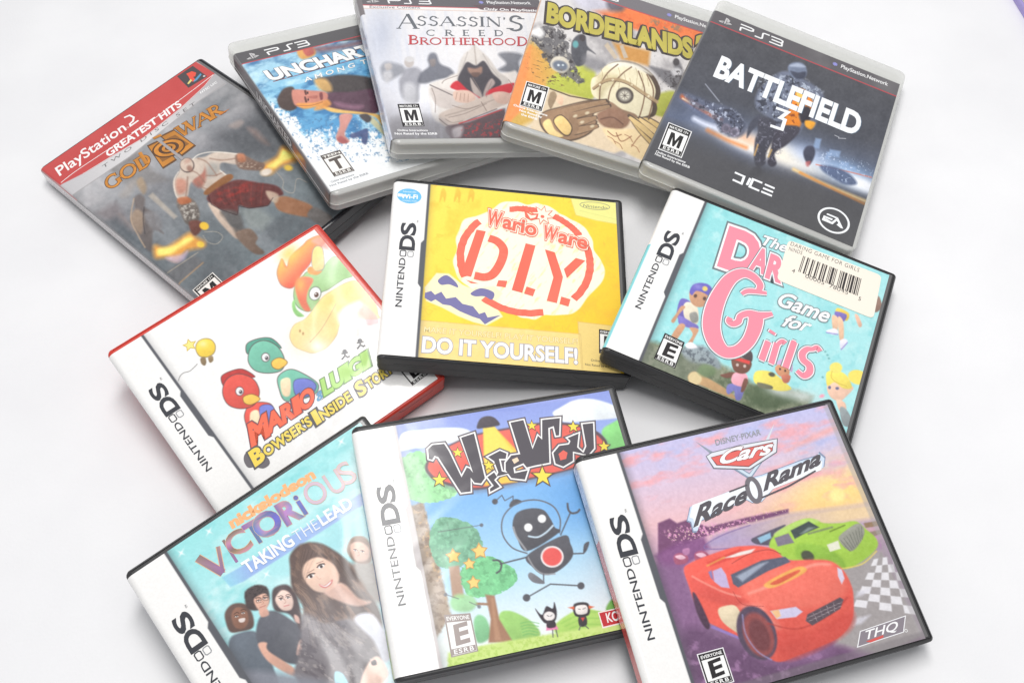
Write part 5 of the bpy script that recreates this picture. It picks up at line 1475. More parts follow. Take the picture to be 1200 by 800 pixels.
def build_turquoise_case():
    c, root, S, r = ds_case('dar', 'game_case', 'small black game case with a turquoise cover, pink lettering and a price sticker', CARD_GROUP)
    c.veil = 0.012
    V, W_, X, Y = zz(710, 210, 5), zz(830, 240, 5.3333), zz(760, 320, 5), zz(860, 350, 5)
    S.grad([(0, (150, 220, 222)), (0.6, (168, 226, 228)), (1, (176, 230, 232))], (800, 240), (980, 480))
    S.cloud((190, 234, 234), 12, 161, 0.5, 0.75, alpha=0.7, octs=3); S.cloud((140, 212, 216), 10, 163, 0.55, 0.75, alpha=0.5, octs=3)
    land = X((-80, 380), (60, 410), (180, 440), (300, 440), (400, 520), (500, 580), (620, 650), (840, 680), (960, 720), (900, 900), (400, 900), (-100, 620))
    S.poly(land, (134, 142, 118), 3)
    S.cloud((96, 108, 84), 7, 165, 0.42, 0.65, S.pmask(land, 4), 0.9); S.cloud((172, 172, 150), 6, 166, 0.55, 0.75, S.pmask(land, 4), 0.8)
    S.blob(X((190, 460), (240, 425), (330, 430), (400, 490), (420, 560), (340, 540), (240, 520)), (158, 170, 178), 2.0, 0.9); S.cloud((104, 112, 120), 3.4, 167, 0.52, 0.64, S.pmask(X((190, 460), (240, 425), (330, 430), (420, 560), (240, 520)), 3), 0.9)
    S.poly(X((-60, 420), (160, 470), (380, 560), (330, 700), (-60, 540)), (124, 130, 116), 4, 0.6)
    S.blob(X((560, 680), (700, 650), (800, 690), (880, 740), (700, 800), (600, 760)), (84, 100, 74), 3, 0.8); S.glow(*X(760, 690), 16, 6, (226, 232, 232), 15, 0.7); S.glow(*X(900, 720), 20, 7, (214, 224, 222), 10, 0.8)
    S.blob(X((230, 610), (255, 580), (300, 590), (440, 670), (520, 740), (430, 710), (300, 655), (250, 650)), (196, 160, 118), 1.0); S.ell(*X(272, 616), 8, 7.4, (222, 202, 156), 30, 0.8)
    S.blob(X((285, 575), (320, 535), (380, 550), (390, 590), (330, 610)), (120, 140, 104), 2, 0.9)
    sk, dk = (206, 158, 126), (126, 88, 76)
    # girl with a cap and backpack
    kid(S, X((180, 165), (210, 150), (250, 180), (250, 270), (200, 280), (165, 250)), (118, 108, 182))
    kid(S, X((205, 190), (235, 170), (285, 200), (290, 290), (250, 300), (210, 260)), (232, 222, 200))
    kid(S, X((190, 195), (215, 200), (180, 240), (150, 290), (132, 280), (160, 240)), sk)
    kid(S, X((180, 250), (240, 280), (290, 310), (280, 330), (200, 310), (175, 290)), (132, 122, 196))
    kid(S, X((180, 300), (215, 310), (180, 370), (150, 400), (128, 380)), sk); kid(S, X((240, 320), (292, 330), (270, 380), (250, 420), (228, 415), (258, 360)), sk)
    kid(S, X((240, 240), (280, 230), (290, 280), (255, 290)), (150, 150, 144)); kid(S, X((215, 420), (250, 405), (285, 435), (235, 442)), (244, 240, 244))
    kid(S, X((238, 130), (250, 100), (330, 100), (372, 160), (340, 190), (290, 200), (250, 175)), sk)
    kid(S, X((240, 110), (260, 70), (310, 58), (360, 75), (385, 130), (370, 150), (330, 120), (280, 105), (255, 130)), (112, 104, 186)); S.ell(*X(330, 92), 3.2, 2.8, (240, 214, 110), 20); S.glow(*X(290, 80), 6, 3, (150, 144, 214), 20, 0.7)
    S.ell(*X(274, 134), 2.0, 2.2, (92, 70, 66), 20, 0.6, 0.9); S.ell(*X(328, 150), 2.0, 2.2, (92, 70, 66), 20, 0.6, 0.9)
    # girl with the red band
    kid(S, X((440, 590), (500, 580), (520, 600), (460, 615), (420, 600)), dk); kid(S, X((470, 650), (550, 650), (560, 680), (540, 740), (510, 740), (500, 690), (470, 710), (455, 690)), (124, 124, 186))
    kid(S, X((490, 600), (520, 580), (570, 590), (580, 630), (550, 665), (490, 645)), (244, 176, 190)); kid(S, X((560, 620), (582, 630), (560, 690), (540, 690)), dk)
    kid(S, X((485, 500), (520, 490), (600, 520), (590, 570), (550, 590), (500, 570)), dk); kid(S, X((480, 470), (500, 438), (560, 435), (605, 465), (608, 510), (590, 520), (540, 490), (490, 490)), (92, 82, 84)); S.poly(X((484, 484), (596, 515), (590, 535), (482, 502)), (226, 84, 80), 0.7)
    S.ell(*X(520, 538), 1.7, 1.8, (226, 214, 206), 20, 0.5, 0.8); S.ell(*X(563, 545), 1.7, 1.8, (226, 214, 206), 20, 0.5, 0.8)
    # yellow boat and swimmer
    kid(S, X((615, 600), (640, 572), (720, 580), (800, 640), (835, 680), (760, 690), (660, 660), (620, 640)), (240, 224, 110)); kid(S, X((640, 640), (720, 660), (720, 680), (650, 670)), (120, 120, 100)); S.ell(*X(722, 594), 4, 2.6, (96, 96, 80), 15)
    kid(S, X((740, 560), (770, 530), (820, 550), (820, 600), (770, 605)), (214, 154, 118)); kid(S, X((745, 530), (790, 500), (840, 530), (838, 580), (800, 545)), (206, 176, 214)); kid(S, X((780, 600), (830, 600), (820, 640), (790, 640)), (196, 120, 100))
    S.ell(*X(770, 562), 1.2, 1.4, (90, 70, 64), 0, 0.5); S.ell(*X(800, 572), 1.2, 1.4, (90, 70, 64), 0, 0.5)
    # legs of a jumping child
    kid(S, X((1105, 205), (1172, 235), (1160, 280), (1100, 250)), (240, 206, 96)); kid(S, X((1096, 225), (1160, 245), (1140, 285), (1095, 255)), (132, 118, 190))
    kid(S, X((1075, 250), (1110, 265), (1105, 335), (1080, 330)), (236, 196, 164)); kid(S, X((1110, 260), (1140, 285), (1142, 390), (1118, 385)), (236, 196, 164)); kid(S, X((1040, 340), (1090, 325), (1112, 350), (1080, 362)), (240, 238, 246)); kid(S, X((1120, 400), (1150, 385), (1166, 405), (1130, 450)), (232, 230, 244)); S.line(X((1042, 348), (1108, 360)), 1.2, (150, 144, 206), 0.5); S.line(X((1128, 448), (1164, 408)), 1.2, (150, 144, 206), 0.5)
    kid(S, W_((915, 690), (935, 690), (960, 750), (940, 762)), (236, 190, 166)); kid(S, W_((1062, 570), (1085, 640), (1040, 670)), (150, 122, 110))
    # fair-haired girl
    kid(S, Y((560, 470), (640, 500), (700, 520), (660, 570), (620, 600), (570, 580), (545, 530)), (240, 200, 176)); kid(S, Y((600, 590), (650, 610), (655, 660), (620, 660)), (236, 196, 172)); kid(S, Y((620, 640), (660, 650), (700, 740), (640, 740)), (150, 158, 160))
    kid(S, Y((540, 480), (545, 430), (600, 420), (660, 450), (690, 520), (640, 525), (590, 490), (550, 510)), (246, 226, 110)); S.ell(*Y(597, 405), 7.4, 6.4, (246, 230, 122), 0); S.ell(*Y(725, 460), 11.5, 8.4, (246, 226, 112), 15)
    S.line(Y((575, 425), (570, 460), (600, 490), (660, 512)), 0.9, (206, 178, 84), 0.5, 0.8, True); S.ell(*Y(560, 520), 1.8, 2.0, (120, 120, 150), 0, 0.5); S.ell(*Y(605, 525), 2.2, 1.8, (120, 120, 150), 0, 0.5); S.ell(*Y(515, 570), 3, 2, (244, 170, 190), -20, 1.0)
    for p in ((535, 310), (548, 330), (556, 350), (520, 460)): S.ell(*Y(*p), 1.4, 1.2, (110, 170, 170), 0, 0.6, 0.8)
    S.mottle(5, 2.5, 19, octs=3)
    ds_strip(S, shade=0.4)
    S.band(-40, 1.4, 47, 200, (134, 214, 222), 0.4); S.band(-40, -3.5, 47, 200, (176, 150, 96), 0.6)
    sheet = S.build('cover_sheet', root, r)
    ds_banner(c, sheet)
    D = Decal(c)
    pink = (242, 146, 164)
    o = [(0.075, (118, 130, 134)), (0.04, (252, 244, 246))]
    D.text('D', V(672, 498), V(852, 560), V(735, 296), pink, bold=0.06, outline=o)
    D.text('A', V(846, 522), V(926, 553), V(882, 402), pink, bold=0.05, outline=o); D.text('R', V(938, 572), V(1014, 602), V(970, 446), pink, bold=0.05, outline=o)
    oo = [(2.2, (126, 136, 140)), (1.1, (252, 244, 246))]
    flat = (242, 146, 164)
    D.multi([(X((640, 112), (652, 70), (610, 22), (550, 2), (480, 35), (420, 120), (380, 220), (368, 320), (395, 410), (450, 462), (520, 455), (580, 405), (615, 335), (628, 275), (622, 246)), (3.0, 4.0, 5.2, 6.0, 7.0, 8.4, 9.6, 9.8, 9.0, 7.4, 6.4, 6.8, 7.6, 8.2, 8.4), True),
             (X((545, 124), (575, 108), (620, 108), (692, 120)), (2.2, 3.0, 3.2, 2.0), True), (X((478, 262), (470, 284), (492, 299), (524, 286), (540, 252), (590, 238), (650, 250), (726, 240)), (3.0, 3.4, 3.6, 3.6, 3.6, 4.2, 4.6, 2.4), True)], flat, oo)
    D.multi([(X((662, 508), (700, 402)), 3.6, False), (X((648, 500), (680, 514)), 1.3, False), (X((684, 400), (706, 408)), 1.3, False), (X((718, 356), (728, 342)), 3.8, False),
             (X((718, 528), (752, 412)), 3.4, False), (X((704, 520), (734, 534)), 1.3, False), (X((742, 446), (762, 414), (784, 402), (800, 414)), (1.8, 2.4, 2.8, 3.0), True),
             (X((800, 556), (852, 404)), 3.6, False), (X((838, 398), (862, 408)), 1.3, False),
             (X((1004, 460), (986, 438), (960, 446), (926, 448), (900, 474), (906, 510), (940, 542), (940, 582), (906, 602), (868, 572)), (3.0, 2.8, 2.6, 3.2, 3.8, 4.0, 4.0, 3.8, 3.4, 2.4), True)], flat, oo)
    wh = (252, 252, 252)
    go = [(0.045, (140, 152, 156))]
    D.text('The', V(912, 384), V(1054, 430), V(928, 332), wh, bold=0.02, shear=0.25, outline=go); D.text('Game', X(752, 188), X(1044, 292), X(782, 112), wh, bold=0.02, shear=0.25, outline=go); D.text('for', X(782, 310), X(936, 348), X(812, 246), wh, bold=0.02, shear=0.25, outline=go)
    D.build('title_lettering', sheet)
    rating_label(c, sheet, X(95, 350), X(212, 406), X(155, 560), X(30, 500), 'E', 'EVERYONE')
    # price sticker: a slip of paper with rounded corners stuck over the title
    D = Decal(c, base=0.55)
    ij = W_((500, 222), (1082, 445), (1030, 715), (425, 470))
    q = np.array([D.P(p) for p in ij])
    loop = []
    for k in range(4):
        p0, p1, p2 = q[k - 1], q[k], q[(k + 1) % 4]
        a0 = p1 + (p0 - p1) / np.linalg.norm(p0 - p1) * 3.2; b0 = p1 + (p2 - p1) / np.linalg.norm(p2 - p1) * 3.2
        loop += [a0 * (1 - t) ** 2 + 2 * p1 * t * (1 - t) + b0 * t * t for t in np.linspace(0, 1, 6)]
    D.polyl([[tuple(p) for p in loop]], (244, 236, 222))
    D.skirt(loop, 0.3)
    tk = (90, 86, 84)
    D.text('DARING GAME FOR GIRLS', W_(510, 256), W_(938, 424), W_(518, 234), tk, bold=-0.004, space=1.12); D.text('NINDS', W_(500, 288), W_(582, 316), W_(507, 266), tk, bold=-0.004, space=1.12)
    A0, A1, B0, B1 = (D.P(W_(*p)) for p in ((592, 322), (955, 465), (560, 420), (930, 572)))
    bits = '101000110100011010001101000110101100010101110101000010101101110010110111010110101'
    w = 1.0 / len(bits)
    for k, b_ in enumerate(bits):
        if b_ == '1' :
            t0, t1 = k * w, (k + 1) * w * 1.0
            D.polyl([tuple(A0 + (A1 - A0) * t0), tuple(A0 + (A1 - A0) * t1), tuple(B0 + (B1 - B0) * t1), tuple(B0 + (B1 - B0) * t0)], (62, 58, 58))
            D.z -= D.STEP
    D.z += D.STEP * 2
    D.polyl([tuple(D.P(p)) for p in W_((600, 438), (725, 488), (716, 512), (592, 462))], (244, 236, 222)); D.polyl([tuple(D.P(p)) for p in W_((748, 497), (872, 546), (864, 570), (740, 522))], (244, 236, 222))
    D.text('4', W_(518, 424), W_(536, 430), W_(525, 402), tk); D.text('00005', W_(602, 458), W_(720, 504), W_(608, 436), tk); D.text('78045', W_(752, 518), W_(868, 564), W_(758, 496), tk); D.text('5', W_(934, 598), W_(948, 604), W_(940, 576), tk)
    D.build('price_sticker', root, 'paper')
    bpy.data.objects['price_sticker']['label'] = 'cream paper price sticker with a printed bar code'

def build_race_case():
    c, root, S, r = ds_case('car', 'game_case', 'small black game case with a red and a green racing car on a sunset road', CARD_GROUP)
    c.veil = 0.014
    b, C_, d, e = zz(670, 520, 2.857), zz(780, 480, 4.4444), zz(760, 600, 4), zz(860, 580, 4)
    S.grad([(0, (190, 192, 232)), (0.16, (212, 196, 220)), (0.34, (232, 190, 196)), (0.46, (206, 166, 190)), (0.6, (158, 124, 160)), (0.8, (138, 108, 140)), (1, (120, 84, 120))], (850, 490), (905, 800))
    S.glow(*C_(900, 440), 70, 34, (252, 226, 140), -12, 0.95); S.glow(*C_(800, 500), 70, 12, (250, 206, 140), -12, 0.7)
    S.cloud((240, 172, 178), 14, 171, 0.5, 0.72, np.clip((610 - S.Y) / 40, 0, 1), 0.85, -15, 2.4); S.cloud((184, 190, 230), 13, 173, 0.52, 0.72, np.clip((560 - S.Y) / 40, 0, 1), 0.8, -15, 2.4)
    S.blob(C_((620, 220), (720, 150), (800, 110), (880, 80), (900, 100), (800, 150), (700, 190)), (240, 176, 172), 3, 0.8)
    S.ell(*C_(892, 445), 9, 8, (254, 236, 160), 0, 2.5, 0.9)
    S.poly(C_((-40, 590), (20, 565), (60, 590), (120, 570), (220, 610), (420, 560), (640, 515), (640, 540), (300, 620), (-40, 760)), (124, 82, 116), 1.2)
    S.cloud((236, 170, 206), 2.2, 175, 0.55, 0.68, S.pmask(C_((-20, 640), (110, 590), (300, 590), (560, 525), (300, 640), (60, 700)), 3), 0.95)
    S.cloud((252, 226, 200), 1.6, 176, 0.68, 0.74, S.pmask(C_((-20, 620), (300, 590), (640, 515), (640, 535), (300, 640), (60, 720)), 3), 0.95)
    S.poly(C_((200, 720), (250, 660), (420, 600), (640, 540), (1100, 480), (1130, 600), (700, 640), (420, 720)), (176, 160, 192), 3, 0.8); S.grad([(0, (170, 156, 196)), (1, (244, 214, 160))], C_(300, 680), C_(900, 520), S.pmask(C_((230, 700), (280, 660), (640, 545), (1100, 485), (1130, 560), (700, 620)), 4), 0.8)
    S.poly(C_((-60, 760), (60, 690), (200, 660), (230, 720), (120, 800), (0, 900)), (132, 84, 132), 3, 0.9)
    S.line(C_((440, 600), (300, 650), (205, 705), (230, 725), (380, 718)), 1.2, (130, 110, 160), 0.7, 0.9, True)
    S.poly(C_((1030, 590), (1110, 575), (1130, 600), (1040, 615)), (150, 124, 100), 0.8); S.poly(C_((1040, 640), (1130, 620), (1140, 640), (1060, 665)), (150, 134, 120), 0.8)
    S.poly(d((0, 240), (160, 250), (260, 560), (420, 660), (600, 700), (960, 640), (1300, 600), (1300, 900), (100, 900)), (140, 104, 142), 5)
    S.poly(e((380, 330), (700, 250), (900, 660), (700, 760), (480, 700)), (164, 158, 158), 5)
    S.blob(d((180, 540), (300, 560), (450, 640), (580, 710), (800, 690), (900, 640), (960, 700), (700, 800), (260, 800), (160, 640)), (100, 74, 102), 6, 0.8)
    S.cloud((170, 130, 170), 8, 177, 0.55, 0.75, S.pmask(d((150, 560), (960, 680), (900, 860), (200, 860)), 8), 0.7)
    # chequered road
    ca, cb, cc_, cd_ = (np.array(q) for q in e((655, 300), (760, 280), (860, 560), (560, 520)))
    for i in range(7):
        for j in range(5):
            if (i + j) % 2 == 0:
                def g(x, y): return tuple((ca * (1 - x) + cb * x) * (1 - y) + (cd_ * (1 - x) + cc_ * x) * y)
                S.poly([g(j / 5, i / 7), g((j + 1) / 5, i / 7), g((j + 1) / 5, (i + 1) / 7), g(j / 5, (i + 1) / 7)], (232, 230, 234), 0.7, 0.92)
    for q in (((575, 575), (640, 560), (600, 600), (560, 610)), ((580, 450), (640, 440), (600, 470), (570, 480))): S.poly(e(*q), (214, 212, 222), 2, 0.8)
    # small cars far behind
    for x, y in ((148, 215), (245, 205)): S.blob(d((x - 30, y - 10), (x, y - 25), (x + 35, y - 10), (x + 30, y + 22), (x - 20, y + 28)), (170, 96, 122), 0.9); S.blob(d((x - 24, y - 8), (x + 5, y - 16), (x + 25, y - 2), (x, y + 6)), (232, 190, 206), 0.7)
    S.blob(d((160, 175), (190, 168), (190, 195), (165, 200)), (186, 130, 170), 0.8)
    # green car
    S.blob(e((80, 210), (110, 190), (230, 140), (235, 150), (190, 180), (185, 230), (110, 230)), (96, 92, 108), 0.8); S.poly(e((110, 200), (170, 175), (175, 200), (125, 225)), (150, 190, 214), 0.8)
    S.blob(e((165, 240), (190, 185), (265, 135), (350, 108), (420, 130), (500, 130), (570, 122), (620, 160), (668, 205), (668, 250), (600, 310), (520, 345), (430, 310), (290, 310), (200, 270)), (166, 204, 84), 1.0)
    S.blob(e((190, 180), (270, 135), (350, 110), (400, 125), (300, 150), (220, 190)), (186, 220, 120), 1.4, 0.9); S.blob(e((300, 230), (420, 240), (500, 290), (520, 340), (430, 310), (300, 300)), (140, 182, 74), 2, 0.8)
    S.poly(e((285, 205), (265, 165), (350, 122), (400, 150), (330, 180)), (74, 84, 84), 0.8); S.poly(e((310, 180), (350, 150), (380, 150), (330, 178)), (150, 166, 160), 1.2, 0.8)
    S.poly(e((190, 200), (255, 178), (282, 222), (205, 240)), (132, 124, 140), 0.8); S.blob(e((490, 205), (530, 160), (585, 132), (612, 170), (590, 225), (545, 262)), (150, 150, 140), 0.9)
    for k in range(8): S.line(e((500 + k * 14, 210 - k * 9), (545 + k * 8, 262 - k * 8)), 0.6, (98, 100, 92), 0.4, 0.8)
    S.poly(e((435, 232), (488, 212), (500, 250), (450, 265)), (226, 226, 206), 0.7); S.line(e((350, 180), (460, 150)), 2.2, (120, 126, 110), 1.0, 0.8); S.line(e((450, 170), (520, 140)), 1.4, (110, 130, 60), 0.7)
    S.ell(*e(345, 285), 8, 6, (82, 86, 72), 30, 1.0); S.line(e((500, 345), (600, 322), (668, 262)), 1.6, (226, 206, 110), 0.7, 0.9, True)
    # red car
    red = (230, 100, 88)
    body = d((165, 270), (190, 240), (270, 205), (380, 168), (440, 158), (520, 158), (590, 175), (650, 222), (760, 222), (850, 228), (910, 270), (945, 330), (960, 390), (955, 500), (900, 580), (800, 630), (700, 670), (620, 700), (560, 680), (430, 590), (330, 540), (260, 500), (215, 420), (190, 350))
    S.blob(body, red, 1.0)
    S.blob(d((440, 330), (560, 270), (700, 235), (860, 240), (930, 330), (900, 400), (760, 450), (560, 450), (450, 400)), (240, 128, 112), 5, 0.7)
    S.blob(d((200, 300), (300, 350), (430, 400), (500, 460), (420, 450), (300, 420), (220, 380)), (214, 92, 84), 3, 0.8); S.blob(d((600, 560), (760, 560), (940, 460), (950, 540), (820, 630), (640, 690)), (206, 84, 76), 4, 0.8)
    S.blob(d((420, 440), (520, 430), (560, 470), (620, 540), (560, 540), (480, 470)), (246, 160, 146), 3, 0.6)
    S.poly(d((270, 235), (430, 170), (440, 185), (400, 215), (290, 255)), (220, 84, 76), 1.0); S.poly(d((350, 215), (430, 185), (500, 170), (480, 190), (400, 210)), (236, 226, 222), 0.8)
    S.line(d((390, 240), (470, 195), (560, 175), (620, 195)), 0.9, (150, 66, 64), 0.5, 0.8, True)
    S.poly(d((385, 292), (400, 285), (530, 225), (640, 208), (665, 232), (560, 275), (420, 352), (396, 335)), (96, 100, 118), 0.8); S.poly(d((410, 300), (520, 240), (560, 232), (440, 325)), (176, 186, 204), 1.5, 0.8)
    S.poly(d((300, 275), (340, 258), (362, 290), (380, 355), (340, 350), (308, 325)), (196, 180, 216), 0.8); S.poly(d((280, 280), (295, 270), (305, 320), (290, 305)), (140, 130, 180), 0.8)
    S.blob(d((325, 460), (350, 440), (410, 440), (450, 520), (455, 580), (400, 555), (345, 510)), (222, 206, 176), 0.9); S.poly(d((300, 530), (470, 600), (468, 612), (290, 540)), (150, 130, 200), 0.9, 0.8)
    S.ell(*d(507, 565), 22, 33, (92, 78, 96), -22, 1.0); S.ell(*d(515, 572), 17, 27, (150, 84, 84), -22, 1.5); S.ell(*d(520, 576), 11, 20, (118, 70, 74), -22, 1.5); S.line(d((440, 480), (455, 570), (510, 650), (575, 690)), 1.6, (160, 160, 206), 0.9, 0.7, True)
    S.blob(d((205, 385), (225, 390), (285, 520), (270, 545), (230, 480)), (88, 66, 84), 1.0)
    S.line(d((470, 380), (600, 330), (760, 250), (850, 244)), 2.4, (250, 176, 160), 2.0, 0.8, True); S.line(d((205, 300), (260, 330), (350, 372), (430, 395)), 1.6, (246, 170, 156), 1.3, 0.8, True); S.line(d((560, 520), (700, 545), (850, 480), (930, 400)), 1.4, (176, 66, 62), 1.2, 0.8, True); S.line(d((395, 370), (440, 430), (540, 440)), 0.6, (160, 66, 64), 0.4, 0.8, True)
    S.poly(d((570, 462), (690, 442), (722, 465), (690, 490), (600, 500)), (206, 200, 226), 0.8); S.poly(d((575, 462), (610, 455), (620, 485), (600, 498)), (236, 190, 140), 0.9)
    S.poly(d((884, 258), (905, 268), (918, 310), (905, 336), (888, 300)), (214, 206, 226), 0.8)
    S.poly(d((736, 508), (744, 478), (896, 398), (914, 408), (898, 452), (768, 530)), (96, 84, 92), 0.7); S.line(d((744, 494), (906, 420)), 0.7, (176, 164, 168), 0.4, 0.8); S.line(d((752, 510), (902, 438)), 0.7, (176, 164, 168), 0.4, 0.8)
    for t in (0.2, 0.4, 0.6, 0.8): S.line(d((740 + 158 * t, 488 - 84 * t), (764 + 136 * t, 526 - 76 * t)), 0.5, (176, 164, 168), 0.3, 0.8)
    S.blob(d((540, 340), (600, 300), (700, 255), (740, 265), (720, 290), (620, 340), (570, 355)), (238, 190, 96), 1.0, 0.8); S.blob(d((570, 335), (620, 305), (700, 270), (700, 285), (610, 335)), (216, 92, 76), 0.9, 0.9)
    S.line(d((275, 250), (355, 210)), 2.0, (228, 176, 90), 0.9, 0.7)
    S.mottle(8, 3, 20, octs=3)
    S.band(S.case.W - 6.6, 200, -5, 200, (170, 166, 168), 1.0, 0.5); S.band(0, 200, S.case.H - 5.2, 200, (128, 122, 126), 1.2, 0.5)
    ds_strip(S, shade=0.5)
    sp = np.clip((-2.0 - S.s) / 0.5, 0, 1)
    S.blend(sp * (S.v < 42), (214, 216, 228)); S.blend(sp * (S.v >= 42), (206, 72, 68)); S.blend(np.clip(1 - abs(S.s + 4.6) / 0.6, 0, 1) * (S.v >= 42), (150, 62, 62), 0.8)
    S.cloud((150, 150, 176), 3, 179, 0.55, 0.65, sp * (S.v < 40), 0.7)
    sheet = S.build('cover_sheet', root, r)
    ds_banner(c, sheet)
    D = Decal(c)
    sil, grey = (226, 230, 236), (112, 116, 124)
    D.poly(C_((155, 165), (250, 222), (236, 232)), (150, 158, 172)); D.poly(C_((566, 70), (536, 160), (520, 158)), (214, 220, 230))
    D.poly(C_((352, 310), (440, 366), (504, 272), (474, 282), (436, 330), (400, 308)), (140, 156, 176)); D.poly(C_((372, 312), (440, 354), (492, 280), (474, 286), (436, 336), (396, 312)), (206, 222, 234))
    D.poly(C_((208, 242), (236, 222), (390, 182), (584, 148), (580, 222), (440, 314), (248, 308)), grey); D.poly(C_((213, 243), (238, 226), (392, 186), (579, 153), (575, 219), (438, 308), (252, 302)), sil)
    D.poly(C_((234, 248), (395, 204), (560, 168), (557, 214), (432, 298), (264, 290)), (124, 80, 82)); D.poly(C_((238, 250), (396, 208), (556, 173), (553, 212), (431, 293), (268, 286)), (228, 110, 104))
    D.text('Cars', C_(282, 284), C_(548, 226), C_(296, 214), (250, 250, 250), bold=0.03, shear=0.3, outline=(0.025, (140, 90, 92)))
    D.text('DISNEY·PIXAR', C_(262, 186), C_(496, 130), C_(256, 158), (150, 152, 160), bold=0.015, outline=(0.012, (214, 214, 226)))
    plate = C_((108, 582), (124, 508), (330, 424), (416, 392), (446, 352), (500, 338), (700, 262), (790, 236), (800, 218), (832, 246), (826, 296), (680, 360), (560, 412), (500, 480), (450, 486), (420, 470), (180, 582), (160, 640), (140, 640), (128, 590))
    cx, cy = np.mean(plate, 0)
    D.poly(plate, (140, 152, 178)); D.poly([(cx + (x - cx) * 0.985, cy + (y - cy) * 0.96) for x, y in plate], (206, 222, 240)); D.poly([(cx + (x - cx) * 0.955, cy + (y - cy) * 0.86) for x, y in plate], (240, 244, 248))
    dk = (94, 90, 96)
    D.text('R', C_(150, 606), C_(228, 566), C_(170, 504), dk, bold=0.04, shear=0.12); D.text('ace', C_(236, 562), C_(416, 476), C_(250, 476), dk, bold=0.04, shear=0.15)
    P = [D.P(C_(458 + 30 * math.cos(t) * math.cos(-0.2) + 58 * math.sin(t) * 0.30, 418 + 58 * math.sin(t) - 6 * math.cos(t))) for t in np.linspace(0, 2 * math.pi, 30, endpoint=False)]
    D.stroke(P, 2.3, (120, 116, 122), closed=True, local=True)
    D.text('R', C_(514, 420), C_(584, 386), C_(524, 336), dk, bold=0.04, shear=0.12); D.text('ama', C_(590, 384), C_(800, 284), C_(600, 304), dk, bold=0.04, shear=0.15)
    D.stroke(C_((330, 428), (424, 392)), 0.8, dk); D.stroke(C_((500, 458), (640, 398), (780, 318)), 0.8, dk)
    D.build('title_lettering', sheet)
    D = Decal(c)
    D.poly(e((590, 636), (806, 562), (796, 642), (576, 714)), (240, 240, 242)); D.poly(e((594, 639), (801, 568), (792, 639), (582, 708)), (142, 134, 142))
    D.poly(e((618, 684), (700, 654), (700, 666), (640, 690)), (214, 96, 90))
    D.text('THQ', e(620, 676), e(770, 628), e(616, 636), (250, 250, 250), bold=0.012, shear=0.25); D.ell(e(806, 634), 0.8, 0.8, (230, 230, 230), hole=0.6)
    D.build('maker_emblem', sheet)
    rating_label(c, sheet, d(231, 668), d(346, 637), d(396, 790), d(282, 826), 'E', 'EVERYONE', edge=(240, 238, 240))

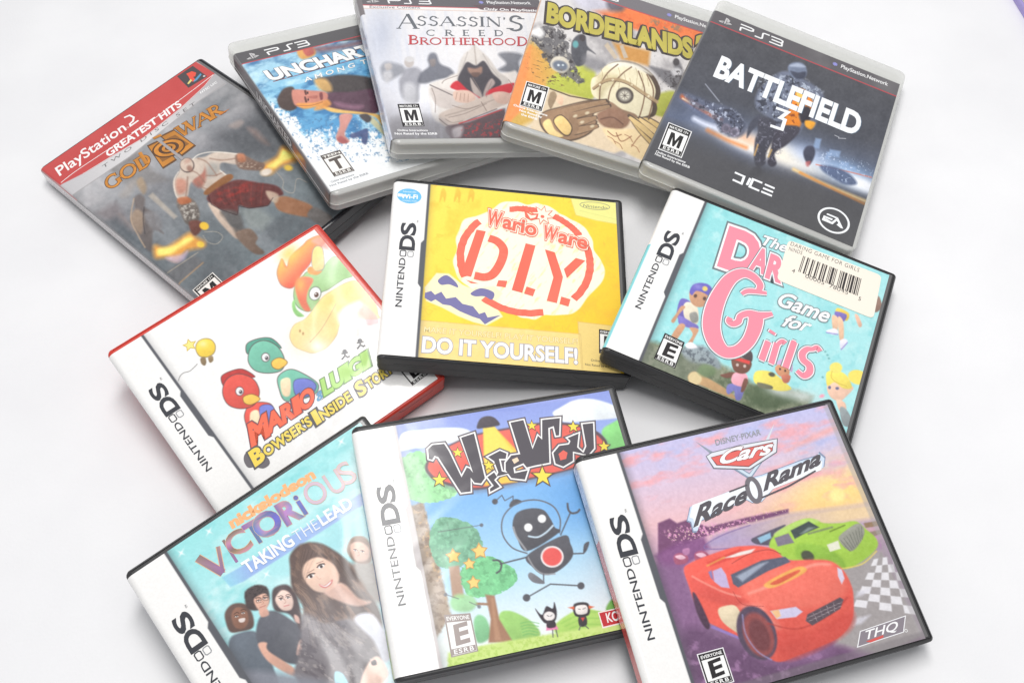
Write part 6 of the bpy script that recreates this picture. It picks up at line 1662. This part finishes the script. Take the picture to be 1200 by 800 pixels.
def build_robot_case():
    c, root, S, r = ds_case('wir', 'game_case', 'small black game case with a dark round robot under a blue sky', CARD_GROUP)
    c.veil = 0.012
    f, g, h = zz(480, 470, 4.4444), zz(400, 540, 5), zz(500, 570, 4)
    S.grad([(0, (150, 164, 226)), (0.2, (164, 186, 238)), (0.38, (140, 190, 238)), (0.7, (184, 222, 244)), (0.92, (226, 240, 246)), (1, (236, 244, 240))], (580, 480), (620, 740))
    S.glow(690, 590, 60, 40, (96, 160, 226), 0, 0.6)
    S.line(f((0, 100), (500, 20), (900, -20)), 3, (176, 184, 236), 2, 0.5); S.line(f((100, 60), (600, 40)), 2, (130, 146, 214), 1.5, 0.5)
    for p in (((-40, 170), (60, 150), (150, 140), (270, 140), (320, 165), (260, 210), (0, 250), (-60, 260)), ((745, 60), (790, 30), (860, -5), (960, -10), (1080, 30), (1110, 80), (960, 100), (820, 110), (770, 90))):
        S.blob(f(*p), (240, 246, 250), 1.0)
    S.blob(f((1000, 160), (1060, 110), (1130, 90), (1200, 200), (1050, 260)), (150, 222, 140), 1.2)
    green, dg = (150, 218, 150), (96, 176, 124)
    # trunks and crowns
    S.poly(g((385, 270), (480, 240), (560, 560), (640, 900), (520, 1100), (440, 700)), (176, 158, 140), 1.5); S.cloud((136, 116, 100), 5, 181, 0.48, 0.66, S.pmask(g((385, 270), (480, 240), (560, 560), (640, 900), (520, 1100)), 3), 0.8); S.cloud((206, 176, 140), 4, 182, 0.58, 0.7, S.pmask(g((385, 270), (490, 240), (570, 560), (640, 900)), 3), 0.8)
    def crown(pts, col, seed):
        m = S.pmask(pts, 2.5, True); n = fbm(S.X / 4, S.Y / 4, seed, 3)
        mm = np.clip((m - 0.5 + (n - 0.5) * 0.7) * 6 + 0.2, 0, 1)
        S.blend(mm, col); S.cloud(tuple(v * 0.84 for v in col), 6, seed + 1, 0.5, 0.66, mm, 0.7); S.cloud(tuple(min(255, v * 1.12) for v in col), 5, seed + 2, 0.55, 0.7, mm, 0.7)
    crown(g((330, 40), (360, -20), (450, -60), (560, 0), (640, 100), (680, 190), (560, 240), (440, 240), (380, 200)), (166, 226, 168), 185)
    crown(g((520, 420), (560, 340), (640, 330), (760, 370), (820, 450), (830, 560), (760, 590), (640, 630), (560, 610), (520, 520)), (136, 188, 158), 190)
    S.poly(g((630, 620), (690, 610), (720, 800), (650, 800)), (190, 160, 140), 1.2); S.poly(g((690, 660), (750, 620), (755, 630), (700, 690)), (186, 154, 134), 0.8)
    crown(g((700, 640), (780, 580), (880, 560), (1000, 620), (1030, 700), (940, 770), (800, 800), (720, 760)), (132, 206, 150), 195)
    S.blob(h((340, 600), (380, 580), (440, 600), (500, 640), (530, 700), (420, 740), (340, 700)), (160, 206, 120), 1.2); S.blob(h((220, 640), (240, 600), (280, 620), (300, 700), (240, 730)), (140, 200, 150), 1.4)
    for k in range(5): S.line(h((440 + k * 3, 640 + k * 14), (480, 632 + k * 14), (526 - k * 2, 640 + k * 14)), 1.0, (120, 184, 110), 0.6, 0.8, True)
    S.blob(h((600, 650), (660, 600), (740, 570), (860, 600), (960, 640), (960, 690), (700, 700), (610, 690)), (176, 214, 112), 1.2)
    for k in range(4): S.line(h((630 + k * 20, 640 - k * 14 + k * 26), (740, 590 + k * 28), (860, 590 + k * 28)), 1.6, (150, 200, 96), 1.0, 0.7, True)
    S.blob(h((840, 570), (880, 520), (930, 560), (920, 640), (860, 620)), (120, 176, 90), 1.2)
    S.poly(h((275, 505), (318, 510), (340, 620), (400, 720), (360, 730), (290, 730), (300, 620)), (168, 128, 104), 1.2); S.poly(h((300, 520), (315, 520), (330, 640), (350, 720), (320, 720)), (190, 148, 120), 1.4, 0.8); S.line(h((235, 548), (285, 550)), 3, (160, 124, 100), 0.8)
    S.blob(h((110, 540), (140, 505), (210, 510), (235, 550), (200, 585), (130, 580)), (160, 214, 150), 2.0, 0.8)
    S.poly(h((100, 780), (300, 735), (520, 700), (900, 640), (1000, 680), (900, 800), (100, 860)), (206, 228, 138), 1.5); S.cloud((176, 208, 100), 3, 199, 0.5, 0.66, S.pmask(h((100, 780), (520, 700), (1000, 660), (900, 800), (100, 860)), 3), 0.7)
    # thin wires with round ends
    wire = (112, 112, 118)
    for p in (((55, 212), (255, 180)), ((90, 505), (150, 525)), ((200, 540), (245, 560))): S.line(h(*p), 0.9, wire, 0.5, 0.8)
    for p in ((257, 180), (88, 505), (246, 562)): S.ell(*h(*p), 2.2, 2.2, wire, 0, 0.6, 0.85)
    # the robot
    ink = (96, 96, 102)
    S.line(h((320, 70), (352, 40), (366, 66), (405, 44), (404, 78)), 1.1, ink, 0.5); S.ell(*h(320, 70), 3.4, 3.4, ink); S.blob(h((390, 95), (395, 70), (420, 58), (445, 72)), ink, 0.6)
    dome = h((470, 312), (400, 285), (355, 220), (360, 140), (420, 80), (510, 62), (590, 90), (625, 150), (622, 215))
    S.line(dome, 1.6, (112, 112, 118), 0.6, 1, True)
    S.blob(h((470, 302), (420, 230), (402, 180), (420, 125), (480, 102), (545, 108), (580, 150), (600, 190), (620, 215)), ink, 0.7); S.line(h((465, 296), (422, 235), (406, 190)), 2.2, (170, 170, 174), 0.8, 0.9, True)
    S.ell(*h(476, 191), 4.8, 4.8, (246, 246, 246)); S.ell(*h(540, 150), 4.8, 4.8, (246, 246, 246))
    S.line(h((478, 232), (520, 236), (560, 214), (592, 182)), 2.0, (206, 226, 240), 0.5, 0.95, True)
    S.blob(h((470, 322), (640, 228), (675, 270), (686, 320), (650, 370), (590, 408), (540, 410), (500, 380)), ink, 0.7); S.line(h((474, 330), (505, 380), (545, 408), (600, 408)), 1.8, (160, 160, 164), 0.7, 0.9, True)
    S.ell(*h(588, 328), 13.4, 12.6, (244, 240, 240)); S.ell(*h(588, 328), 11.4, 10.6, (232, 100, 96), 0, 1.0)
    S.line(h((470, 330), (345, 362)), 1.8, ink, 0.6); S.line(h((312, 345), (335, 345), (350, 362), (345, 390), (328, 404)), 2.2, ink, 0.6, 1, True)
    S.line(h((628, 225), (672, 125)), 1.5, ink, 0.6); S.line(h((660, 80), (664, 108), (680, 124), (705, 120), (716, 108)), 2.4, ink, 0.6, 1, True)
    S.line(h((686, 314), (735, 312), (750, 265)), 1.6, ink, 0.6); S.blob(h((735, 312), (738, 270), (762, 258), (752, 295)), ink, 0.6)
    S.line(h((548, 410), (548, 450), (500, 440)), 1.4, ink, 0.6); S.blob(h((475, 420), (490, 402), (545, 440), (548, 455), (500, 448)), (126, 126, 132), 0.6)
    S.line(h((468, 520), (580, 456), (722, 464)), 1.6, ink, 0.6); S.ell(*h(468, 520), 4.4, 4.4, ink); S.ell(*h(723, 464), 4.2, 4.2, ink)
    # two small cartoon children
    S.blob(h((508, 570), (540, 600), (560, 560), (590, 570), (598, 540), (610, 590), (600, 630), (560, 640), (536, 620)), (70, 64, 70), 0.7); S.ell(*h(574, 606), 6.6, 5.4, (240, 234, 232)); S.poly(h((562, 640), (600, 634), (618, 668), (560, 674)), (232, 140, 180), 0.7); S.blob(h((565, 630), (598, 628), (604, 656), (566, 660)), (70, 64, 70), 0.6); S.line(h((590, 672), (592, 704)), 1.2, ink, 0.5); S.line(h((606, 670), (614, 702)), 1.2, ink, 0.5)
    S.line(h((565, 603), (574, 607)), 0.8, ink, 0.3); S.line(h((580, 607), (588, 601)), 0.8, ink, 0.3)
    S.blob(h((690, 550), (755, 545), (760, 600), (698, 606)), (70, 66, 70), 0.7); S.blob(h((700, 560), (748, 556), (750, 592), (704, 596)), (240, 234, 230), 0.6); S.poly(h((662, 566), (692, 560), (692, 576)), (222, 110, 76), 0.6); S.poly(h((786, 562), (758, 556), (760, 574)), (222, 110, 76), 0.6)
    S.blob(h((712, 610), (745, 606), (752, 640), (738, 655), (715, 650)), (70, 66, 70), 0.6); S.poly(h((722, 614), (740, 612), (732, 630)), (214, 80, 76), 0.5); S.line(h((722, 650), (714, 670)), 1.2, ink, 0.5); S.line(h((742, 650), (758, 664)), 1.2, ink, 0.5); S.line(h((710, 572), (720, 574)), 0.8, ink, 0.3); S.line(h((732, 572), (744, 568)), 0.8, ink, 0.3)
    # red oval behind the title, with its flying saucer and beam
    oval = f((80, 340), (110, 290), (200, 230), (330, 175), (500, 140), (700, 110), (880, 120), (980, 160), (1030, 220), (1000, 280), (860, 350), (660, 400), (430, 450), (300, 460), (150, 420), (95, 380))
    S.poly([(x + 2, y + 3) for x, y in smooth_loop(oval)], (120, 130, 150), 3, 0.6); S.blob(oval, (112, 96, 104), 0.9)
    oc = np.mean(oval, 0); S.blob([(oc[0] + (x - oc[0]) * 0.965, oc[1] + (y - oc[1]) * 0.93) for x, y in oval], (238, 116, 104), 0.9)
    S.poly(f((384, 138), (440, 132), (600, 300), (560, 420), (390, 440)), (250, 206, 96), 1.2); S.poly(f((384, 138), (440, 132), (545, 270), (390, 330)), (252, 226, 110), 1.2)
    S.blob(f((350, 140), (365, 95), (400, 78), (440, 85), (470, 120), (440, 132), (385, 140)), (92, 86, 92), 0.8)
    S.mottle(4, 2.5, 22, octs=3)
    ds_strip(S, bar=(196, 190, 190), shade=0.35)
    S.band(-40, -1.8, 28, 200, (110, 150, 206), 0.4); S.cloud((190, 214, 236), 5, 203, 0.5, 0.62, (S.s < -1.8) * (S.v > 28), 0.8); S.band(-40, -1.8, 100, 200, (176, 204, 110), 3.0)
    sheet = S.build('cover_sheet', root, r)
    ds_banner(c, sheet)
    D = Decal(c)
    dk = (94, 90, 96)
    letters = [
        f((100, 300), (96, 250), (120, 228), (180, 222), (205, 262), (270, 396), (298, 345), (312, 350), (330, 372), (268, 190), (335, 168), (392, 400), (372, 428), (338, 424), (318, 398), (318, 470), (268, 476), (150, 292), (130, 284), (118, 305)),
        f((405, 395), (440, 370), (455, 395), (440, 410), (470, 445), (420, 472), (418, 455), (438, 440)),
        f((408, 290), (470, 258), (505, 272), (500, 300), (465, 300), (480, 365), (520, 375), (452, 392), (462, 370), (440, 312)),
        f((500, 320), (530, 282), (585, 275), (600, 320), (540, 345), (545, 375), (615, 360), (600, 408), (530, 400), (500, 360)),
        f((525, 112), (592, 98), (640, 250), (668, 180), (690, 200), (690, 98), (782, 88), (778, 178), (762, 180), (750, 130), (722, 140), (728, 320), (650, 335), (610, 345), (590, 320)),
        f((748, 270), (780, 232), (830, 225), (850, 180), (850, 310), (800, 340), (760, 325)),
        f((822, 192), (880, 168), (872, 240), (905, 270), (920, 235), (900, 120), (955, 114), (960, 245), (930, 280), (850, 262), (836, 205)),
    ]
    for i, L in enumerate(letters):
        P = np.array(L); ctr = P.mean(0)
        D.stroke(L, 3.0, (112, 104, 110), closed=True); D.z -= D.STEP * 0.8
    for L in letters: D.stroke(L, 1.5, (250, 246, 244), closed=True); D.z -= D.STEP * 0.9
    D.z += D.STEP
    for L in letters: D.poly(L, dk); D.z -= D.STEP * 0.9
    D.z += D.STEP
    D.poly(f((532, 304), (560, 292), (570, 310), (545, 326)), (246, 220, 190)); D.poly(f((775, 275), (800, 255), (822, 268), (815, 300), (785, 308)), (238, 116, 104))
    for p, s in (((250, 268), 2.6), ((155, 410), 3.6), ((412, 335), 2.8), ((636, 128), 2.6), ((852, 134), 3.0), ((1012, 236), 3.0), ((692, 392), 5.0)):
        D.star(f(*p), s, (250, 226, 96), inner=0.42, rot=0.2, outline=(120, 100, 84))
    D.build('title_lettering', sheet)
    D = Decal(c)
    for p, s in (((125, 325), 3.0), ((200, 362), 2.4), ((248, 302), 3.3), ((220, 450), 2.7)): D.star(h(*p), s, (250, 212, 130), inner=0.55, rot=0.1, outline=(212, 170, 110))
    D.build('star_print', sheet)
    rating_label(c, sheet, h(80, 600), h(205, 592), h(242, 770), h(115, 800), 'E', 'EVERYONE', dark=(168, 156, 152))
    D = Decal(c)
    D.poly(h((802, 588), (1016, 540), (1034, 612), (824, 664)), (246, 236, 232)); D.poly(h((808, 592), (1010, 547), (1026, 608), (828, 656)), (196, 56, 62))
    D.text('KONAMI', h(848, 636), h(1004, 600), h(838, 594), (250, 248, 246), bold=0.02)
    D.build('maker_emblem', sheet)

def build_group_case():
    c, root, S, r = ds_case('vic', 'game_case', 'small black game case with a pale turquoise cover showing a smiling group of teenagers', CARD_GROUP)
    c.veil = 0.012
    i, j, k_ = zz(140, 500, 4), zz(140, 600, 4), zz(300, 590, 3.81)
    S.grad([(0, (150, 222, 222)), (0.35, (176, 230, 232)), (0.7, (170, 226, 232)), (1, (206, 230, 238))], (220, 600), (400, 800))
    S.cloud((208, 240, 240), 20, 211, 0.5, 0.75, alpha=0.8, ang=-30, stretch=2); S.cloud((130, 210, 212), 16, 213, 0.55, 0.8, alpha=0.6, ang=-30, stretch=2)
    for p in ((420, 490), (290, 590), (690, 690), (1040, 70)): S.glow(*i(*p), 4, 1.0, (246, 252, 252), 30, 0.9); S.glow(*i(*p), 1.0, 5, (246, 252, 252), 30, 0.9)
    S.grad([(0, (150, 214, 232)), (0.2, (150, 176, 230)), (1, (168, 190, 236))], i(480, 720), i(1100, 360), S.pmask(i((480, 705), (560, 660), (1150, 300), (1150, 360), (580, 725), (520, 750)), 1.0), 0.9)
    hair, blk = (96, 80, 76), (92, 94, 102)
    faces = []
    # far right
    S.blob(j((1065, 170), (1090, 120), (1140, 112), (1175, 150), (1180, 230), (1120, 240), (1080, 210)), (150, 126, 112), 1.2); S.blob(j((1085, 150), (1130, 140), (1170, 170), (1165, 220), (1120, 232), (1090, 200)), (226, 190, 172), 1.2)
    S.blob(j((1060, 260), (1150, 230), (1220, 260), (1260, 420), (1120, 380)), (150, 130, 122), 3, 0.8)
    # left three
    S.blob(j((500, 520), (495, 470), (530, 430), (590, 430), (625, 480), (625, 540), (560, 560), (520, 560)), (104, 84, 78), 1.2); S.blob(j((525, 480), (550, 445), (595, 460), (605, 510), (580, 545), (540, 535)), (142, 104, 88), 1.1); S.blob(j((560, 500), (588, 495), (585, 512), (565, 515)), (236, 226, 222), 0.6, 0.9)
    S.blob(j((515, 600), (560, 565), (640, 560), (690, 640), (720, 720), (740, 850), (560, 900), (520, 700)), (104, 112, 122), 1.4)
    S.blob(j((640, 560), (660, 490), (720, 460), (800, 500), (860, 560), (850, 700), (760, 700), (700, 680), (650, 610)), blk, 1.4)
    S.blob(j((590, 420), (590, 370), (640, 340), (690, 350), (705, 400), (690, 440), (640, 460), (600, 450)), (82, 72, 72), 1.2); S.cloud((60, 54, 56), 2, 215, 0.5, 0.6, S.pmask(j((590, 420), (590, 370), (640, 340), (690, 350), (705, 400), (640, 400)), 2), 0.7)
    S.blob(j((632, 405), (680, 380), (702, 410), (690, 450), (660, 460), (640, 440)), (224, 178, 158), 1.0); S.line(j((640, 415), (660, 412), (672, 405), (695, 400)), 0.8, (120, 96, 92), 0.5, 0.8); S.line(j((658, 446), (684, 436)), 0.8, (176, 96, 92), 0.5, 0.8)
    S.blob(j((655, 455), (690, 450), (700, 480), (665, 490)), (214, 166, 148), 1.0)
    S.blob(j((650, 620), (690, 610), (700, 650), (820, 730), (810, 765), (700, 700)), (216, 168, 148), 1.2)
    S.blob(j((715, 400), (725, 355), (780, 338), (820, 370), (845, 440), (860, 560), (800, 480), (730, 460)), (80, 68, 70), 1.4); S.blob(j((732, 400), (760, 365), (795, 375), (815, 415), (805, 455), (765, 458), (738, 430)), (238, 206, 192), 1.1)
    S.line(j((750, 402), (765, 398)), 1.0, (100, 76, 74), 0.5, 0.8); S.line(j((782, 395), (798, 398)), 1.0, (100, 76, 74), 0.5, 0.8); S.line(j((772, 440), (795, 434)), 1.1, (206, 110, 110), 0.5, 0.8)
    S.blob(j((820, 480), (840, 490), (845, 520), (825, 510)), (226, 180, 166), 1.0); S.blob(j((845, 600), (870, 600), (860, 660), (830, 665)), (230, 186, 170), 1.0)
    # front girl
    S.blob(j((800, 260), (800, 200), (850, 150), (930, 142), (1010, 180), (1080, 240), (1130, 330), (1210, 440), (1230, 560), (1150, 620), (1000, 620), (880, 560), (860, 440), (810, 360)), hair, 1.6)
    S.cloud((150, 122, 106), 5, 217, 0.5, 0.7, S.pmask(j((800, 260), (850, 150), (930, 142), (1080, 240), (1210, 440), (1150, 620), (880, 560), (810, 360)), 3), 0.8, 50, 3)
    S.blob(j((860, 300), (870, 240), (930, 210), (1000, 240), (1030, 300), (1010, 350), (960, 375), (905, 360)), (238, 200, 178), 1.2); S.glow(*j(940, 290), 9, 8, (248, 216, 196), 0, 0.6)
    S.line(j((888, 300), (900, 290), (916, 286)), 1.1, (96, 74, 70), 0.5, 0.9, True); S.line(j((930, 258), (945, 246), (962, 245)), 1.1, (96, 74, 70), 0.5, 0.9, True); S.line(j((884, 284), (912, 268)), 0.9, (120, 92, 82), 0.5, 0.7); S.line(j((925, 240), (955, 228)), 0.9, (120, 92, 82), 0.5, 0.7)
    S.blob(j((936, 336), (962, 342), (998, 314), (994, 336), (968, 354), (946, 350)), (214, 120, 116), 0.6); S.blob(j((942, 339), (964, 344), (992, 322), (984, 338), (964, 349)), (252, 248, 246), 0.5); S.line(j((925, 300), (935, 312), (945, 310)), 0.7, (206, 156, 136), 0.5, 0.8, True)
    S.blob(j((960, 375), (1040, 330), (1120, 400), (1180, 420), (1120, 440), (1040, 420)), (226, 184, 166), 1.4, 0.9)
    S.blob(j((860, 480), (960, 520), (1080, 500), (1170, 560), (1230, 660), (1200, 760), (1080, 820), (900, 830), (820, 760), (850, 640)), (118, 112, 116), 2.0)
    S.cloud((90, 84, 90), 6, 219, 0.5, 0.66, S.pmask(j((860, 480), (1080, 500), (1230, 660), (1080, 820), (820, 760)), 4), 0.8, 40, 2); S.cloud((160, 152, 150), 4, 220, 0.58, 0.7, S.pmask(j((860, 480), (1080, 500), (1230, 660), (1080, 820), (820, 760)), 4), 0.7, 40, 2)
    S.blob(j((1100, 500), (1190, 480), (1280, 640), (1240, 700), (1190, 600)), (216, 218, 230), 2.0)
    S.blob(j((1140, 760), (1180, 690), (1220, 680), (1260, 760), (1200, 830), (1130, 840)), (240, 206, 192), 1.4); S.blob(j((1180, 700), (1200, 690), (1206, 712), (1186, 716)), (60, 56, 62), 0.7)
    S.blob(j((1010, 750), (1050, 760), (1080, 830), (1020, 830)), (150, 214, 232), 1.2)
    S.blob(j((560, 760), (800, 760), (1100, 840), (1080, 980), (620, 980)), (132, 134, 144), 5, 0.9)
    def eye(P, x, y, r, ang=-28):
        X0, Y0 = P(x, y)
        S.ell(X0, Y0, r * 1.25, r * 0.62, (246, 240, 236), ang, 0.35); S.ell(X0, Y0, r * 0.55, r * 0.6, (62, 46, 44), ang, 0.35)
        a = math.radians(ang); S.line([(X0 - r * 1.4 * math.cos(a) + r * 0.5 * math.sin(a), Y0 - r * 1.4 * math.sin(a) - r * 0.5 * math.cos(a)), (X0 + r * 0.9 * math.sin(a), Y0 - r * 0.9 * math.cos(a)), (X0 + r * 1.5 * math.cos(a) + r * 0.4 * math.sin(a), Y0 + r * 1.5 * math.sin(a) - r * 0.4 * math.cos(a))], r * 0.45, (56, 42, 42), 0.3, 0.95, True)
    eye(j, 898, 300, 3.2); eye(j, 946, 254, 3.2)
    eye(j, 757, 408, 1.7, 0); eye(j, 790, 400, 1.7, 5); eye(j, 652, 414, 1.4, -10); eye(j, 682, 403, 1.4, -10); eye(j, 550, 488, 1.5, -15); eye(j, 580, 472, 1.5, -15); eye(j, 1105, 178, 1.5, 10); eye(j, 1138, 184, 1.5, 10)
    for p in (((742, 396), (758, 390), (768, 396)), ((780, 388), (792, 384), (802, 390)), ((640, 402), (654, 398), (664, 402)), ((672, 392), (684, 388), (694, 390)), ((538, 476), (550, 468), (560, 472)), ((570, 460), (580, 454), (592, 458))): S.line(j(*p), 0.8, (64, 50, 48), 0.35, 0.9, True)
    for p in (((772, 405), (780, 422), (772, 426)), ((668, 410), (676, 426), (668, 430)), ((566, 482), (574, 492), (564, 496)), ((1120, 185), (1124, 200), (1116, 203))): S.line(j(*p), 0.6, (172, 122, 104), 0.35, 0.8, True)
    for k in range(26):                                  # strands of hair
        t = k / 25
        S.line(j((850 - 40 * t + 130 * t * t, 160 + 20 * t), (815 + 60 * t, 320 + 30 * t), (870 + 160 * t, 470 + 60 * t), (900 + 260 * t, 640 - 30 * t)), 0.5, (150, 124, 108) if k % 3 else (62, 50, 48), 0.4, 0.35, True)
    for k in range(12):
        S.line(j((930 + k * 8, 150 + k * 6), (1010 + k * 8, 240 + k * 8), (1090 + k * 8, 340 + k * 9)), 0.5, (150, 124, 108) if k % 2 else (66, 54, 52), 0.4, 0.4, True)
    S.line(j((640, 400), (662, 404), (664, 422), (644, 424), (640, 402)), 0.5, (70, 60, 60), 0.35, 0.8); S.line(j((672, 396), (696, 396), (696, 412), (676, 414), (672, 398)), 0.5, (70, 60, 60), 0.35, 0.8)
    S.mottle(4, 3, 23, octs=3)
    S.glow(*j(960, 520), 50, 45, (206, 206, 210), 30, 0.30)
    ds_strip(S, shade=0.45)
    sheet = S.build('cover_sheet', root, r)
    ds_banner(c, sheet)
    D = Decal(c)
    D.text('nickelodeon', i(532, 474), i(918, 238), i(510, 432), (250, 184, 130), bold=0.06)
    spec = lambda uv: np.stack([150 + 50 * np.sin(uv[:, 0] * 0.5), 130 + 20 * np.sin(uv[:, 0] * 0.4 + 1), 186 + 20 * np.cos(uv[:, 1] * 0.6)], -1)
    brown = lambda uv: np.stack([170 + 30 * np.sin(uv[:, 1] * 0.8), 130 + 16 * np.sin(uv[:, 1] * 0.8 + 0.6), 140 + 34 * np.cos(uv[:, 1] * 0.7)], -1)
    o1 = [(0.012, (224, 184, 150))]
    for t, a, b_, up, col, bo in (('V', (432, 640), (528, 586), 1, brown, 0.02), ('I', (520, 592), (540, 580), 1, brown, 0.015), ('C', (536, 612), (628, 558), 1, brown, 0.02), ('T', (632, 556), (690, 522), 1, spec, 0.03), ('O', (668, 530), (772, 466), 1, spec, 0.04), ('R', (788, 460), (856, 420), 1, spec, 0.04), ('i', (868, 412), (882, 404), 1, spec, 0.02), ('O', (902, 380), (990, 328), 1, (214, 190, 206), 0.0), ('U', (1006, 322), (1070, 284), 1, (214, 190, 200), 0.0), ('S', (1064, 278), (1120, 244), 1, (214, 190, 196), 0.0)):
        hgt = 112 if t != 'V' else 100
        if t == 'V': a, b_, hh = (486, 690), (560, 642), (366, 614)
        else: hh = (a[0] - hgt * 0.5, a[1] - hgt * 0.78)
        if t == 'V':
            D.multi([(i((366, 614), (486, 684)), 3.6, False), (i((486, 684), (462, 560)), 1.6, False)], brown, [(0.7, (224, 184, 150))])
        elif t == 'I':
            D.stroke(i((486, 530), (552, 634)), 1.4, brown)
        else:
            D.text(t, i(*a), i(*b_), i(*hh), col, bold=bo, outline=o1)
    D.text('TAKING', i(604, 688), i(824, 550), i(570, 640), (250, 250, 252), bold=0.03); D.text('THE', i(834, 542), i(944, 474), i(804, 496), (236, 240, 248), bold=-0.008); D.text('LEAD', i(954, 464), i(1098, 374), i(924, 418), (250, 250, 252), bold=0.03)
    D.build('title_lettering', sheet)

# ================================================================== a further case, only its corner in the picture
def build_corner_case():
    o = np.array([0, 0, CAM_H])
    def hit(x, y, z):
        d = RCN @ np.array([(x - 600) / FOCAL, -(y - 400) / FOCAL, -1.0])
        return (o + d * ((z - CAM_H) / d[2]))[:2]
    p1, p2 = hit(1187.5, 0, 1.0), hit(1200, 20.5, 1.0)
    t = (p2 - p1) / np.linalg.norm(p2 - p1)
    nrm = np.array([-t[1], t[0]])
    W, H, T = 135.0, 190.0, 6.0
    ctr = p1 + t * 4 + nrm * W / 2
    c = Case(W, H, T, (ctr[0], ctr[1], T / 2, 0.0, 0.0, math.atan2(nrm[1], nrm[0])), veil=0.03)
    c.r = 1.5
    root = c.root('game_case', 'purple-edged game case cut off by the top right corner of the picture', 'game case')
    mesh_obj('lid', *loft(slab_rings(W, H, 3.0, T, 3.0, left_top=0.8, bev_top=0.6, bev_bot=0.2)), M['purple'], root, 35)
    mesh_obj('base', *loft(slab_rings(W, H, 0.0, 2.9, 3.0, bev_top=0.2, bev_bot=0.6, inset=0.2)), M['purple'], root, 35)
    S = Sheet(c, 1.6, W - 4.0, 4.0, H - 4.0, 0.8)
    S.fill((96, 84, 96))
    S.band(-5, 3.6, -5, 300, (196, 192, 192), 0.4)
    S.ell(*c.px(22, 95), 26, 40, (222, 214, 110), 0, 1.0); S.mottle(8, 6, 31)
    S.build('cover_sheet', root, 1.5)

build_red_band_case()
build_blue_case()
build_white_robe_case()
build_mask_case()
build_soldier_case()
build_red_edged_case()
build_yellow_case()
build_turquoise_case()
build_group_case()
build_robot_case()
build_race_case()
build_corner_case()
